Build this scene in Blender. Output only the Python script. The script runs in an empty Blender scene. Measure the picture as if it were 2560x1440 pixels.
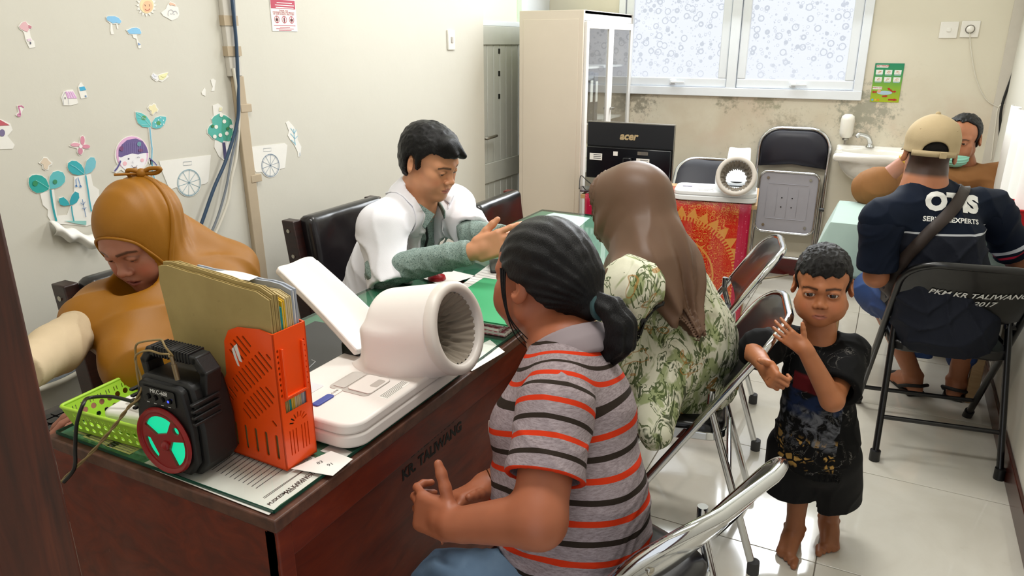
import bpy, bmesh, math, random
import numpy as np
from mathutils import Vector, Matrix, Euler

random.seed(7)
rng = np.random.default_rng(7)
PI = math.pi
SC = bpy.context.scene
COL = SC.collection

# ------------------------------------------------------------------ camera
F_PX, CAM_H = 1832.0, 1.5
PITCH, YAW = math.atan(610 / F_PX), math.radians(27.0)
FW = Vector((-math.sin(YAW) * math.cos(PITCH), math.cos(YAW) * math.cos(PITCH), -math.sin(PITCH)))
RT = Vector((math.cos(YAW), math.sin(YAW), 0))
UP = RT.cross(FW)
CAM = Vector((0, 0, CAM_H))
cam_data = bpy.data.cameras.new('camera')
cam_data.sensor_width = 36.0
cam_data.lens = 36.0 * F_PX / 2560.0
cam_data.clip_start = 0.02
cam = bpy.data.objects.new('camera', cam_data)
COL.objects.link(cam)
cam.matrix_world = Matrix(((RT.x, UP.x, -FW.x, CAM.x), (RT.y, UP.y, -FW.y, CAM.y), (RT.z, UP.z, -FW.z, CAM.z), (0, 0, 0, 1)))
SC.camera = cam

def ray(u, v):
 return FW * F_PX + RT * (u - 1280) + UP * (720 - v)

def AZ(u, v, z):
 d = ray(u, v); return CAM + d * ((z - CAM_H) / d.z)

def AY(u, v, y):
 d = ray(u, v); return CAM + d * (y / d.y)

def AX(u, v, x):
 d = ray(u, v); return CAM + d * (x / d.x)

def AD(u, v, d):
 return CAM + ray(u, v) * (d / F_PX)

# ------------------------------------------------------------------ world, light, exposure
SC.view_settings.view_transform = 'Standard'
SC.view_settings.look = 'None'
SC.view_settings.gamma = 1.0
SC.view_settings.exposure = 0.0
SC.cycles.use_denoising = True
SC.cycles.max_bounces = 8
SC.cycles.caustics_reflective = False
SC.cycles.caustics_refractive = False
world = bpy.data.worlds.new('daylight')
SC.world = world
world.use_nodes = True
bg = world.node_tree.nodes['Background']
bg.inputs[0].default_value = (0.93, 0.96, 1.0, 1)
bg.inputs[1].default_value = 1.1

def area(name, loc, target, sx, sy, power, color=(1, 1, 1)):
 l = bpy.data.lights.new(name, 'AREA')
 l.shape = 'RECTANGLE'; l.size = sx; l.size_y = sy; l.energy = power; l.color = color
 o = bpy.data.objects.new(name, l); COL.objects.link(o)
 o.location = loc
 o.rotation_euler = (Vector(target) - Vector(loc)).to_track_quat('-Z', 'Y').to_euler()
 return o

# daylight through the upper half of the back window (above the picture), and two ceiling fill lights added out of view
area('window_daylight', (-0.85, 4.90, 2.15), (-0.85, 2.0, 0.9), 1.5, 0.85, 55, (0.93, 0.97, 1.0))
area('ceiling_fill_light', (-0.9, 2.9, 2.78), (-0.9, 2.9, 0), 1.2, 0.3, 32, (1.0, 0.98, 0.94))
area('ceiling_fill_light.001', (-0.7, 1.2, 2.78), (-0.7, 1.2, 0), 1.2, 0.3, 27, (1.0, 0.98, 0.94))

# ------------------------------------------------------------------ materials
def lin(c):
 if isinstance(c, str):
  c = c.lstrip('#'); c = [int(c[i:i + 2], 16) / 255 for i in (0, 2, 4)]
  return tuple(x / 12.92 if x <= 0.04045 else ((x + 0.055) / 1.055) ** 2.4 for x in c)
 return tuple(c)

MATS = {}

class NT:
 """small node-tree writer"""
 def __init__(s, name):
  s.m = bpy.data.materials.new(name); s.m.use_nodes = True
  s.t = s.m.node_tree; s.n = s.t.nodes; s.l = s.t.links
  s.b = s.n['Principled BSDF']; s.out = s.n['Material Output']

 def new(s, typ, **kw):
  n = s.n.new(typ)
  for k, v in kw.items():
   if k.startswith('i_'):
    key = k[2:]
    key = int(key) if key.isdigit() else key.replace('_', ' ')
    n.inputs[key].default_value = v
   else:
    setattr(n, k, v)
  return n

 def link(s, a, b):
  s.l.new(a, b)

 def math(s, op, a, b=None, c=None, clamp=False):
  n = s.n.new('ShaderNodeMath'); n.operation = op; n.use_clamp = clamp
  for i, x in enumerate((a, b, c)):
   if x is None: continue
   if hasattr(x, 'is_linked'): s.l.new(x, n.inputs[i])
   else: n.inputs[i].default_value = x
  return n.outputs[0]

 def mix(s, fac, a, b, blend='MIX'):
  n = s.n.new('ShaderNodeMix'); n.data_type = 'RGBA'; n.blend_type = blend
  for i, x in ((0, fac), (6, a), (7, b)):
   if hasattr(x, 'is_linked'): s.l.new(x, n.inputs[i])
   else: n.inputs[i].default_value = (*x, 1) if i else x
  return n.outputs[2]

 def ramp(s, fac, stops, interp='LINEAR'):
  n = s.n.new('ShaderNodeValToRGB'); n.color_ramp.interpolation = interp
  e = n.color_ramp.elements
  while len(e) < len(stops): e.new(0.5)
  for i, (p, c) in enumerate(stops):
   e[i].position = p; e[i].color = (*lin(c), 1) if not isinstance(c, (int, float)) else (c, c, c, 1)
  s.l.new(fac, n.inputs[0])
  return n.outputs[0]

 def coord(s, kind='Object', scale=None):
  o = s.new('ShaderNodeTexCoord').outputs[kind]
  if scale is not None:
   mp = s.new('ShaderNodeMapping'); mp.inputs['Scale'].default_value = scale if hasattr(scale, '__len__') else (scale,) * 3
   s.l.new(o, mp.inputs[0]); o = mp.outputs[0]
  return o

 def noise(s, vec, scale, detail=4, rough=0.55, out=0, dist=0):
  n = s.new('ShaderNodeTexNoise'); n.inputs['Scale'].default_value = scale
  n.inputs['Detail'].default_value = detail; n.inputs['Roughness'].default_value = rough
  n.inputs['Distortion'].default_value = dist
  if vec is not None: s.l.new(vec, n.inputs['Vector'])
  return n.outputs[out]

 def voro(s, vec, scale, feature='F1', out=0, rand=1.0):
  n = s.new('ShaderNodeTexVoronoi'); n.feature = feature; n.inputs['Scale'].default_value = scale
  n.inputs['Randomness'].default_value = rand
  if vec is not None: s.l.new(vec, n.inputs['Vector'])
  return n.outputs[out]

 def bump(s, height, strength=0.2, dist=0.002):
  n = s.new('ShaderNodeBump'); n.inputs['Strength'].default_value = strength; n.inputs['Distance'].default_value = dist
  s.l.new(height, n.inputs['Height']); s.l.new(n.outputs[0], s.b.inputs['Normal'])

 def base(s, c):
  if hasattr(c, 'is_linked'): s.l.new(c, s.b.inputs['Base Color'])
  else: s.b.inputs['Base Color'].default_value = (*lin(c), 1)

 def set(s, **kw):
  for k, v in kw.items():
   key = {'rough': 'Roughness', 'metal': 'Metallic', 'spec': 'Specular IOR Level', 'coat': 'Coat Weight', 'coat_rough': 'Coat Roughness',
                   'sheen': 'Sheen Weight', 'trans': 'Transmission Weight', 'alpha': 'Alpha', 'sss': 'Subsurface Weight', 'ior': 'IOR',
                   'aniso': 'Anisotropic'}[k]
   if hasattr(v, 'is_linked'): s.l.new(v, s.b.inputs[key])
   else: s.b.inputs[key].default_value = v
  return s

def mat(name, color='#808080', rough=0.5, metal=0.0, var=0.06, vscale=18.0, bump=0.0, bscale=200.0, **kw):
 """procedural material: base colour with a little mottling, optional fine relief"""
 if name in MATS: return MATS[name]
 t = NT(name)
 c = lin(color)
 vec = t.coord()
 n = t.noise(vec, vscale)
 col = t.mix(n, tuple(max(0, x * (1 - var)) for x in c), tuple(min(1, x * (1 + var)) for x in c))
 t.base(col); t.set(rough=rough, metal=metal, **kw)
 if bump: t.bump(t.noise(vec, bscale, 3), bump, 0.001)
 MATS[name] = t.m
 return t.m

def emis(name, color, strength, base='#101010'):
 t = NT(name); t.base(base)
 t.b.inputs['Emission Color'].default_value = (*lin(color), 1); t.b.inputs['Emission Strength'].default_value = strength
 MATS[name] = t.m
 return t.m

# ------------------------------------------------------------------ objects
def tag(o, label=None, cat=None, group=None, kind=None):
 for k, v in (('label', label), ('category', cat), ('group', group), ('kind', kind)):
  if v: o[k] = v
 return o

def empty(name, loc=(0, 0, 0), rz=0.0, rot=None):
 o = bpy.data.objects.new(name, None); COL.objects.link(o)
 o.location = loc; o.rotation_euler = rot if rot is not None else (0, 0, rz)
 o.empty_display_size = 0.05
 return o

def link_mesh(name, me, m=None, parent=None, smooth=None, bevel=0.0, seg=2):
 o = bpy.data.objects.new(name, me); COL.objects.link(o)
 if m is not None:
  for x in (m if isinstance(m, (list, tuple)) else [m]): me.materials.append(x)
 if parent is not None: o.parent = parent
 if smooth is not None:
  me.polygons.foreach_set('use_smooth', [True] * len(me.polygons))
  if smooth < 180: me.set_sharp_from_angle(angle=math.radians(smooth))
 if bevel:
  b = o.modifiers.new('bevel', 'BEVEL'); b.width = bevel; b.segments = seg; b.limit_method = 'ANGLE'; b.angle_limit = math.radians(40)
  b.harden_normals = False
  if smooth is None: me.polygons.foreach_set('use_smooth', [True] * len(me.polygons)); me.set_sharp_from_angle(angle=math.radians(35))
 return o

I4 = Matrix.Identity(4)

def TR(x=0, y=0, z=0, rx=0, ry=0, rz=0):
 return Matrix.Translation((x, y, z)) @ Euler((rx, ry, rz)).to_matrix().to_4x4()

class MB:
 """mesh builder: collects shapes, links them as one object"""
 def __init__(s): s.v = []; s.f = []; s.mi = []; s.cur = 0

 def add(s, vs, fs, M=I4):
  b = len(s.v); s.v += [M @ Vector(p) for p in vs]
  for f in fs: s.f.append([b + i for i in f]); s.mi.append(s.cur)
  return s

 def m(s, i): s.cur = i; return s

 def box(s, c, d, M=I4):
  x, y, z = (k / 2 for k in d)
  vs = [(c[0] + a * x, c[1] + b * y, c[2] + e * z) for e in (-1, 1) for b in (-1, 1) for a in (-1, 1)]
  return s.add(vs, [(0, 2, 3, 1), (4, 5, 7, 6), (0, 1, 5, 4), (2, 6, 7, 3), (0, 4, 6, 2), (1, 3, 7, 5)], M)

 def box2(s, a, b, M=I4):
  return s.box([(a[i] + b[i]) / 2 for i in range(3)], [abs(b[i] - a[i]) for i in range(3)], M)

 def prism(s, poly, z0, z1, M=I4):
  n = len(poly)
  ar = sum(poly[i][0] * poly[(i + 1) % n][1] - poly[(i + 1) % n][0] * poly[i][1] for i in range(n))
  if ar < 0: poly = poly[::-1]
  vs = [(p[0], p[1], z0) for p in poly] + [(p[0], p[1], z1) for p in poly]
  fs = [list(range(n))[::-1], list(range(n, 2 * n))] + [(i, (i + 1) % n, n + (i + 1) % n, n + i) for i in range(n)]
  return s.add(vs, fs, M)

 def tube(s, path, r, n=10, closed=False, M=I4, caps=True):
  P = [Vector(p) for p in path]; k = len(P)
  rs = r if hasattr(r, '__len__') else [r] * k
  vs = []; prev = None
  for i in range(k):
   if closed: t = P[(i + 1) % k] - P[i - 1]
   else: t = P[min(i + 1, k - 1)] - P[max(i - 1, 0)]
   t = t.normalized() if t.length > 1e-9 else Vector((0, 0, 1))
   if prev is None:
    a = t.orthogonal().normalized()
   else:
    a = prev - t * prev.dot(t)
    a = a.normalized() if a.length > 1e-6 else t.orthogonal().normalized()
   prev = a; b = t.cross(a)
   for j in range(n):
    w = 2 * PI * j / n
    vs.append(P[i] + (a * math.cos(w) + b * math.sin(w)) * rs[i])
  fs = []
  for i in range(k if closed else k - 1):
   for j in range(n):
    i2 = (i + 1) % k; j2 = (j + 1) % n
    fs.append((i * n + j, i * n + j2, i2 * n + j2, i2 * n + j))
  if caps and not closed:
   fs += [list(range(n))[::-1], [(k - 1) * n + j for j in range(n)]]
  return s.add(vs, fs, M)

 def cyl(s, a, b, r, n=16, r2=None, M=I4):
  return s.tube([a, b], [r, r if r2 is None else r2], n, M=M)

 def lathe(s, prof, n=24, M=I4, caps=True):
  vs = []; k = len(prof)
  for (r, z) in prof:
   for j in range(n):
    w = 2 * PI * j / n; vs.append((r * math.cos(w), r * math.sin(w), z))
  fs = [(i * n + j, i * n + (j + 1) % n, (i + 1) * n + (j + 1) % n, (i + 1) * n + j) for i in range(k - 1) for j in range(n)]
  if caps: fs += [list(range(n))[::-1], [(k - 1) * n + j for j in range(n)]]
  return s.add(vs, fs, M)

 def grid(s, fn, nu, nv, M=I4):
  vs = [fn(i / (nu - 1), j / (nv - 1)) for j in range(nv) for i in range(nu)]
  fs = [(j * nu + i, j * nu + i + 1, (j + 1) * nu + i + 1, (j + 1) * nu + i) for j in range(nv - 1) for i in range(nu - 1)]
  return s.add(vs, fs, M)

 def sphere(s, c, r, n=16, M=I4):
  r = r if hasattr(r, '__len__') else (r, r, r)
  prof = n // 2; vs = [];
  for i in range(prof + 1):
   ph = PI * i / prof
   for j in range(n):
    w = 2 * PI * j / n
    vs.append((c[0] + r[0] * math.sin(ph) * math.cos(w), c[1] + r[1] * math.sin(ph) * math.sin(w), c[2] - r[2] * math.cos(ph)))
  fs = [(i * n + j, i * n + (j + 1) % n, (i + 1) * n + (j + 1) % n, (i + 1) * n + j) for i in range(prof) for j in range(n)]
  return s.add(vs, fs, M)

 def build(s, name, m=None, parent=None, smooth=None, bevel=0.0, seg=2):
  me = bpy.data.meshes.new(name)
  me.from_pydata([tuple(p) for p in s.v], [], s.f)
  if any(s.mi): me.polygons.foreach_set('material_index', s.mi)
  me.update()
  return link_mesh(name, me, m, parent, smooth, bevel, seg)

def rrect(w, h, r, n=6, cx=0, cy=0):
 out = []
 for (sx, sy, a0) in ((1, 1, 0), (-1, 1, 90), (-1, -1, 180), (1, -1, 270)):
  for i in range(n + 1):
   a = math.radians(a0 + 90 * i / n)
   out.append((cx + sx * (w / 2 - r) + r * math.cos(a), cy + sy * (h / 2 - r) + r * math.sin(a)))
 return out

def bez(pts, n=24):
 """Catmull-Rom through points"""
 P = [Vector(p) for p in pts]; out = []
 for i in range(len(P) - 1):
  p0 = P[max(i - 1, 0)]; p1 = P[i]; p2 = P[i + 1]; p3 = P[min(i + 2, len(P) - 1)]
  m = max(2, n // (len(P) - 1))
  for k in range(m):
   t = k / m
   out.append(0.5 * ((2 * p1) + (p2 - p0) * t + (2 * p0 - 5 * p1 + 4 * p2 - p3) * t * t + (3 * p1 - p0 - 3 * p2 + p3) * t ** 3))
 out.append(P[-1]); return out

def text_mesh(txt, size, shear=0.0, bold=0.0, extrude=0.0006, align='CENTER', space=1.0):
 cu = bpy.data.curves.new('t', 'FONT'); cu.body = txt; cu.size = size; cu.shear = shear; cu.offset = bold
 cu.extrude = extrude; cu.align_x = align; cu.align_y = 'CENTER'; cu.resolution_u = 3; cu.space_character = space
 o = bpy.data.objects.new('t', cu); COL.objects.link(o)
 dg = bpy.context.evaluated_depsgraph_get()
 me = bpy.data.meshes.new_from_object(o.evaluated_get(dg))
 bpy.data.objects.remove(o); bpy.data.curves.remove(cu)
 return me

def text(name, txt, size, m, M, parent=None, **kw):
 me = text_mesh(txt, size, **kw); me.materials.clear(); me.transform(M)
 return link_mesh(name, me, m, parent)

def frame(o, x, z):
 """matrix with local x -> x, local y -> y (text up), z = normal"""
 x = Vector(x).normalized(); z = Vector(z).normalized(); y = z.cross(x)
 return Matrix(((x.x, y.x, z.x, o[0]), (x.y, y.y, z.y, o[1]), (x.z, y.z, z.z, o[2]), (0, 0, 0, 1)))

def copy_tree(o, parent=None):
 c = o.copy(); COL.objects.link(c); c.parent = parent
 for ch in [x for x in bpy.data.objects if x.parent == o]:
  copy_tree(ch, c)
 return c

# ------------------------------------------------------------------ implicit surfaces -> one continuous mesh
def _a(p): return np.array(p, dtype=np.float64)

def smin(a, b, k):
 if k <= 0: return np.minimum(a, b)
 h = np.maximum(k - np.abs(a - b), 0) / k
 return np.minimum(a, b) - h * h * k * 0.25

def smax(a, b, k): return -smin(-a, -b, k)

def cap(a, b, r1, r2=None):
 """tapered capsule from a to b"""
 a = _a(a); b = _a(b); r2 = r1 if r2 is None else r2
 ba = b - a; il2 = 1.0 / max(float(ba @ ba), 1e-12); a32 = a.astype(np.float32); ba32 = ba.astype(np.float32)

 def f(P):
  pa = P - a32; t = np.clip((pa @ ba32) * np.float32(il2), 0, 1)
  pa -= t[:, None] * ba32
  return np.sqrt(np.einsum('ij,ij->i', pa, pa)) - (r1 + (r2 - r1) * t)
 f.bs = ((a + b) / 2, float(np.linalg.norm(ba)) / 2 + max(r1, r2))
 return f

def ell(c, r, R=None):
 c = _a(c).astype(np.float32); r = _a(r).astype(np.float32); rm = float(r.min()); R = None if R is None else np.array(R, np.float32)

 def f(P):
  q = P - c
  if R is not None: q = q @ R
  q = q / r
  k0 = np.sqrt(np.einsum('ij,ij->i', q, q)); q /= r; k1 = np.sqrt(np.einsum('ij,ij->i', q, q))
  return np.where(k1 > 1e-6, k0 * (k0 - 1) / np.maximum(k1, 1e-6), -rm)
 f.bs = (c.astype(float), float(r.max()))
 return f

def rbx(c, h, r, R=None):
 c = _a(c); h = _a(h) - r; R = None if R is None else np.array(R)

 def f(P):
  q = P - c
  if R is not None: q = q @ R
  q = np.abs(q) - h
  return np.sqrt((np.maximum(q, 0) ** 2).sum(1)) + np.minimum(q.max(1), 0) - r
 return f

def plane(n, p):
 """negative on the side the normal points away from"""
 n = _a(n) / np.linalg.norm(n); d0 = float(n @ _a(p))
 return lambda P: P @ n - d0

def cyl_inf(a, n, r):
 a = _a(a); n = _a(n) / np.linalg.norm(n)

 def f(P):
  q = P - a; t = q @ n; q = q - t[:, None] * n
  return np.sqrt((q * q).sum(1)) - r
 return f

def culled(P):
 """tells whether a shape lies well clear of all points P (then it cannot touch the surface there)"""
 if len(P) > 60000 or not len(P): return lambda g: False
 lo = P.min(0); hi = P.max(0); c = (lo + hi) / 2; r = float(np.linalg.norm(hi - c)) + 0.06

 def far(g):
  b = getattr(g, 'bs', None)
  return b is not None and float(np.linalg.norm(c - b[0])) - b[1] > r
 return far

def U(*items, k=0.02):
 """smooth union; an item may be (f, k)"""
 it = [(x if isinstance(x, tuple) else (x, k)) for x in items]

 def f(P):
  far = culled(P); d = None
  for g, kk in it:
   if far(g): continue
   d = g(P) if d is None else smin(d, g(P), kk)
  return d if d is not None else np.full(len(P), 0.06, np.float32)
 if all(hasattr(g, 'bs') for g, _ in it):
  c = np.mean([g.bs[0] for g, _ in it], 0); f.bs = (c, max(float(np.linalg.norm(g.bs[0] - c)) + g.bs[1] for g, _ in it))
 return f

def S(f, *subs, k=0.005):
 it = [(x if isinstance(x, tuple) else (x, k)) for x in subs]

 def g(P):
  far = culled(P); d = f(P)
  for h, kk in it:
   if not far(h): d = smax(d, -h(P), kk)
  return d
 if hasattr(f, 'bs'): g.bs = f.bs
 return g

def INT(*fs, k=0.004):
 def g(P):
  d = fs[0](P)
  for h in fs[1:]: d = smax(d, h(P), k)
  return d
 return g

def OFF(f, r): return lambda P: f(P) - r

def XF(f, M, s=1.0):
 """f in local space, M = 4x4 rigid matrix"""
 R = np.array(M.to_3x3(), np.float32); t = _a(M.translation).astype(np.float32)

 def g(P): return f(((P - t) @ R) / np.float32(s)) * np.float32(s)
 if hasattr(f, 'bs'): g.bs = (_a(M @ Vector(f.bs[0] * s)), f.bs[1] * s)
 return g

def DISP(f, g): return lambda P: f(P) + g(P)

_HT = rng.random(65536).astype(np.float32)

def vnoise(P):
 i = np.floor(P); w = (P - i).astype(np.float32); w = w * w * (3 - 2 * w); n = i.astype(np.int64) @ np.array([1, 57, 1013])
 u = 1 - w; o = 0
 for dx in (0, 1):
  for dy in (0, 1):
   cxy = (w if dx else u)[:, 0] * (w if dy else u)[:, 1]
   m = n + dx + 57 * dy
   o = o + cxy * (u[:, 2] * _HT[m & 65535] + w[:, 2] * _HT[(m + 1013) & 65535])
 return o - np.float32(0.5)

def folds(amp, dirs, freq, warp=0.05, wfreq=6.0, seed=0.0):
 """cloth folds: warped ridges across the given directions"""
 D = [(_a(d) / np.linalg.norm(d), fr, ph) for d, fr, ph in dirs] if hasattr(dirs[0][0], '__len__') else [(_a(d) / np.linalg.norm(d), freq, 1.7 * i) for i, d in enumerate(dirs)]

 def g(P):
  w = vnoise(P * wfreq + seed) + 0.5 * vnoise(P * wfreq * 2.1 + seed + 9)
  m = np.clip(vnoise(P * wfreq * 0.7 + seed + 31) + 0.62, 0, 1)
  o = 0
  for d, fr, ph in D:
   s = np.sin((P @ d + w * warp) * fr + ph)
   o = o + (1 - np.abs(s)) ** 2 - 0.4
  return -amp * o * m
 return g

def drapes(p, d, n, amp, l0, l1, seed=0.0):
 """hanging folds: ridges running along direction d from point p, deeper from l0 to l1"""
 p = _a(p); d = _a(d) / np.linalg.norm(d); e1 = np.cross(d, (0.31, 0.93, 0.2)); e1 /= np.linalg.norm(e1); e2 = np.cross(d, e1)

 def g(P):
  q = P - p; th = np.arctan2(q @ e1, q @ e2); l = q @ d
  s = np.sin(n * th + 2.2 * vnoise(P * np.array([5, 5, 2.0]) + seed) + seed) * 0.65 + 0.35 * np.sin(1.7 * n * th + 3 * vnoise(P * 3.1 + seed + 5))
  return -amp * s * np.clip((l - l0) / (l1 - l0), 0, 1)
 return g

def surf(f, lo, hi, res):
 """surface nets over the box; returns verts (n,3), quads (m,4)"""
 lo = _a(lo); hi = _a(hi)
 B = 4
 n = np.maximum(np.ceil((hi - lo) / res / B).astype(int), 1) * B + 1
 cs = (n - 1) // B + 1
 ax = [lo[i] + res * B * np.arange(cs[i]) for i in range(3)]
 G = np.stack(np.meshgrid(*ax, indexing='ij'), -1).reshape(-1, 3)
 G = G.astype(np.float32); cf = np.concatenate([f(G[i:i + 150000]) for i in range(0, len(G), 150000)]).reshape(cs)
 thr = res * B * 1.05
 # block active if any corner is near the surface
 act = np.zeros(cs - 1, bool)
 near = np.abs(cf) < thr * 1.75
 for dx in (0, 1):
  for dy in (0, 1):
   for dz in (0, 1):
    act |= near[dx:cs[0] - 1 + dx, dy:cs[1] - 1 + dy, dz:cs[2] - 1 + dz]
 fine = np.repeat(np.repeat(np.repeat(cf[:-1, :-1, :-1], B, 0), B, 1), B, 2)
 F = np.full(n, 1.0, np.float32)
 F[:-1, :-1, :-1] = np.where(fine > 0, 1.0, -1.0)
 F[-1] = F[-2]; F[:, -1] = F[:, -2]; F[:, :, -1] = F[:, :, -2]
 mask = np.zeros(n, bool)
 bi = np.argwhere(act) * B
 off = np.stack(np.meshgrid(*[np.arange(B + 1)] * 3, indexing='ij'), -1).reshape(-1, 3)
 for o in off:
  q = bi + o; mask[q[:, 0], q[:, 1], q[:, 2]] = True
 idx = np.argwhere(mask)
 # evaluate in compact cubes so that far shapes can be skipped
 key = (idx // 24) @ np.array([1000000, 1000, 1]); od = np.argsort(key, kind='stable'); idx = idx[od]; key = key[od]
 cut = np.concatenate([[0], np.flatnonzero(np.diff(key)) + 1, [len(idx)]])
 val = np.empty(len(idx), np.float32); l32 = lo.astype(np.float32); r32 = np.float32(res)
 for a, b in zip(cut[:-1], cut[1:]): val[a:b] = f(l32 + idx[a:b].astype(np.float32) * r32)
 F[idx[:, 0], idx[:, 1], idx[:, 2]] = val
 neg = F < 0
 c = np.zeros(n - 1, np.int8)
 for dx in (0, 1):
  for dy in (0, 1):
   for dz in (0, 1):
    c += neg[dx:n[0] - 1 + dx, dy:n[1] - 1 + dy, dz:n[2] - 1 + dz]
 cell = np.argwhere((c > 0) & (c < 8))
 vid = np.full(n - 1, -1, np.int64); vid[cell[:, 0], cell[:, 1], cell[:, 2]] = np.arange(len(cell))
 acc = np.zeros((len(cell), 3)); cnt = np.zeros(len(cell))
 corners = [(0, 0, 0), (1, 0, 0), (0, 1, 0), (1, 1, 0), (0, 0, 1), (1, 0, 1), (0, 1, 1), (1, 1, 1)]
 vals = [F[cell[:, 0] + a, cell[:, 1] + b, cell[:, 2] + e] for a, b, e in corners]
 for i in range(8):
  for j in range(i + 1, 8):
   d = np.array(corners[j]) - np.array(corners[i])
   if np.abs(d).sum() != 1: continue
   a, b = vals[i], vals[j]; s = (a < 0) != (b < 0)
   t = np.where(s, a / np.where(np.abs(a - b) < 1e-12, 1, a - b), 0)
   acc += np.where(s[:, None], np.array(corners[i]) + t[:, None] * d, 0); cnt += s
 V = lo + (cell + acc / np.maximum(cnt, 1)[:, None]) * res
 Q = []
 for axis in range(3):
  sl0 = [slice(None)] * 3; sl1 = [slice(None)] * 3
  sl0[axis] = slice(0, -1); sl1[axis] = slice(1, None)
  a = neg[tuple(sl0)]; b = neg[tuple(sl1)]
  e = np.argwhere(a != b)
  o1, o2 = [x for x in range(3) if x != axis]
  e = e[(e[:, o1] > 0) & (e[:, o2] > 0) & (e[:, o1] < n[o1] - 1) & (e[:, o2] < n[o2] - 1)]
  if not len(e): continue
  s = a[e[:, 0], e[:, 1], e[:, 2]]
  def vv(d1, d2):
   q = e.copy(); q[:, o1] -= d1; q[:, o2] -= d2
   return vid[q[:, 0], q[:, 1], q[:, 2]]
  q = np.stack([vv(0, 0), vv(1, 0), vv(1, 1), vv(0, 1)], 1)
  if axis == 1: s = ~s
  q = np.where(s[:, None], q, q[:, ::-1])
  Q.append(q)
 Q = np.concatenate(Q) if Q else np.zeros((0, 4), int)
 Q = Q[(Q >= 0).all(1)]
 return V, Q

def sdf_obj(name, f, boxes, m, parent=None, attrs=None, smooth=180, org=None):
 """boxes: list of (lo, hi, res), joined in one mesh. attrs: {name: fn(V)->(n,) or (n,3)}"""
 Vs = []; Qs = []; b = 0
 for lo, hi, res in boxes:
  V, Q = surf(f, lo, hi, res)
  Vs.append(V); Qs.append(Q + b); b += len(V)
 V = np.concatenate(Vs); Q = np.concatenate(Qs)
 return np_obj(name, V, Q, m, parent, attrs, smooth, org)

def np_obj(name, V, Q, m, parent=None, attrs=None, smooth=180, org=None):
 me = bpy.data.meshes.new(name)
 W_ = V if org is None else V - _a(org)
 me.vertices.add(len(V)); me.vertices.foreach_set('co', W_.astype(np.float32).ravel())
 me.loops.add(Q.size); me.loops.foreach_set('vertex_index', Q.astype(np.int32).ravel())
 me.polygons.add(len(Q)); me.polygons.foreach_set('loop_start', np.arange(0, Q.size, Q.shape[1], dtype=np.int32))
 me.polygons.foreach_set('use_smooth', np.ones(len(Q), bool))
 me.update(calc_edges=True); me.validate()
 for k, fn in (attrs or {}).items():
  a = np.asarray(fn(V), np.float32)
  if a.ndim == 1:
   at = me.attributes.new(k, 'FLOAT', 'POINT'); at.data.foreach_set('value', a)
  else:
   at = me.attributes.new(k, 'FLOAT_COLOR', 'POINT')
   at.data.foreach_set('color', np.concatenate([a, np.ones((len(a), 1), np.float32)], 1).ravel())
 o = bpy.data.objects.new(name, me); COL.objects.link(o)
 for x in (m if isinstance(m, (list, tuple)) else [m]): me.materials.append(x)
 if parent is not None: o.parent = parent
 elif org is not None: o.location = tuple(org)
 if smooth < 180: me.set_sharp_from_angle(angle=math.radians(smooth))
 return o

def onto(f, me, M, normal, depth=0.25, off=0.0015):
 """lay a flat mesh (text, print) on an implicit surface: march each point against the surface along -normal"""
 me.transform(M)
 nv = len(me.vertices); P = np.empty(nv * 3); me.vertices.foreach_get('co', P); P = P.reshape(-1, 3)
 n = _a(normal) / np.linalg.norm(normal)
 Q = P + n * depth * 0.5
 for _ in range(60):
  d = f(Q); Q = Q - n * np.clip(d - off, -0.02, 0.05)[:, None] * 0.9
 me.vertices.foreach_set('co', Q.ravel()); me.update()
 return me

def subdiv_mesh(me, cut=0.01):
 bm = bmesh.new(); bm.from_mesh(me)
 bmesh.ops.triangulate(bm, faces=bm.faces[:])
 for _ in range(4):
  es = [e for e in bm.edges if e.calc_length() > cut]
  if not es: break
  bmesh.ops.subdivide_edges(bm, edges=es, cuts=1, use_grid_fill=False)
  bmesh.ops.triangulate(bm, faces=[f for f in bm.faces if len(f.verts) > 3])
 bm.to_mesh(me); bm.free()
 return me
# ================================================================== ROOM
XL, XR, YB, ZC = -2.25, 0.557, 5.13, 2.85       # left wall, right wall, back wall, ceiling
YF = 0.30                                       # inner face of the wall with the doorway the photo is taken from
YC = 4.04                                       # end of the left wall
XD = -2.31                                      # plane of the grey door in the recess

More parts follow.
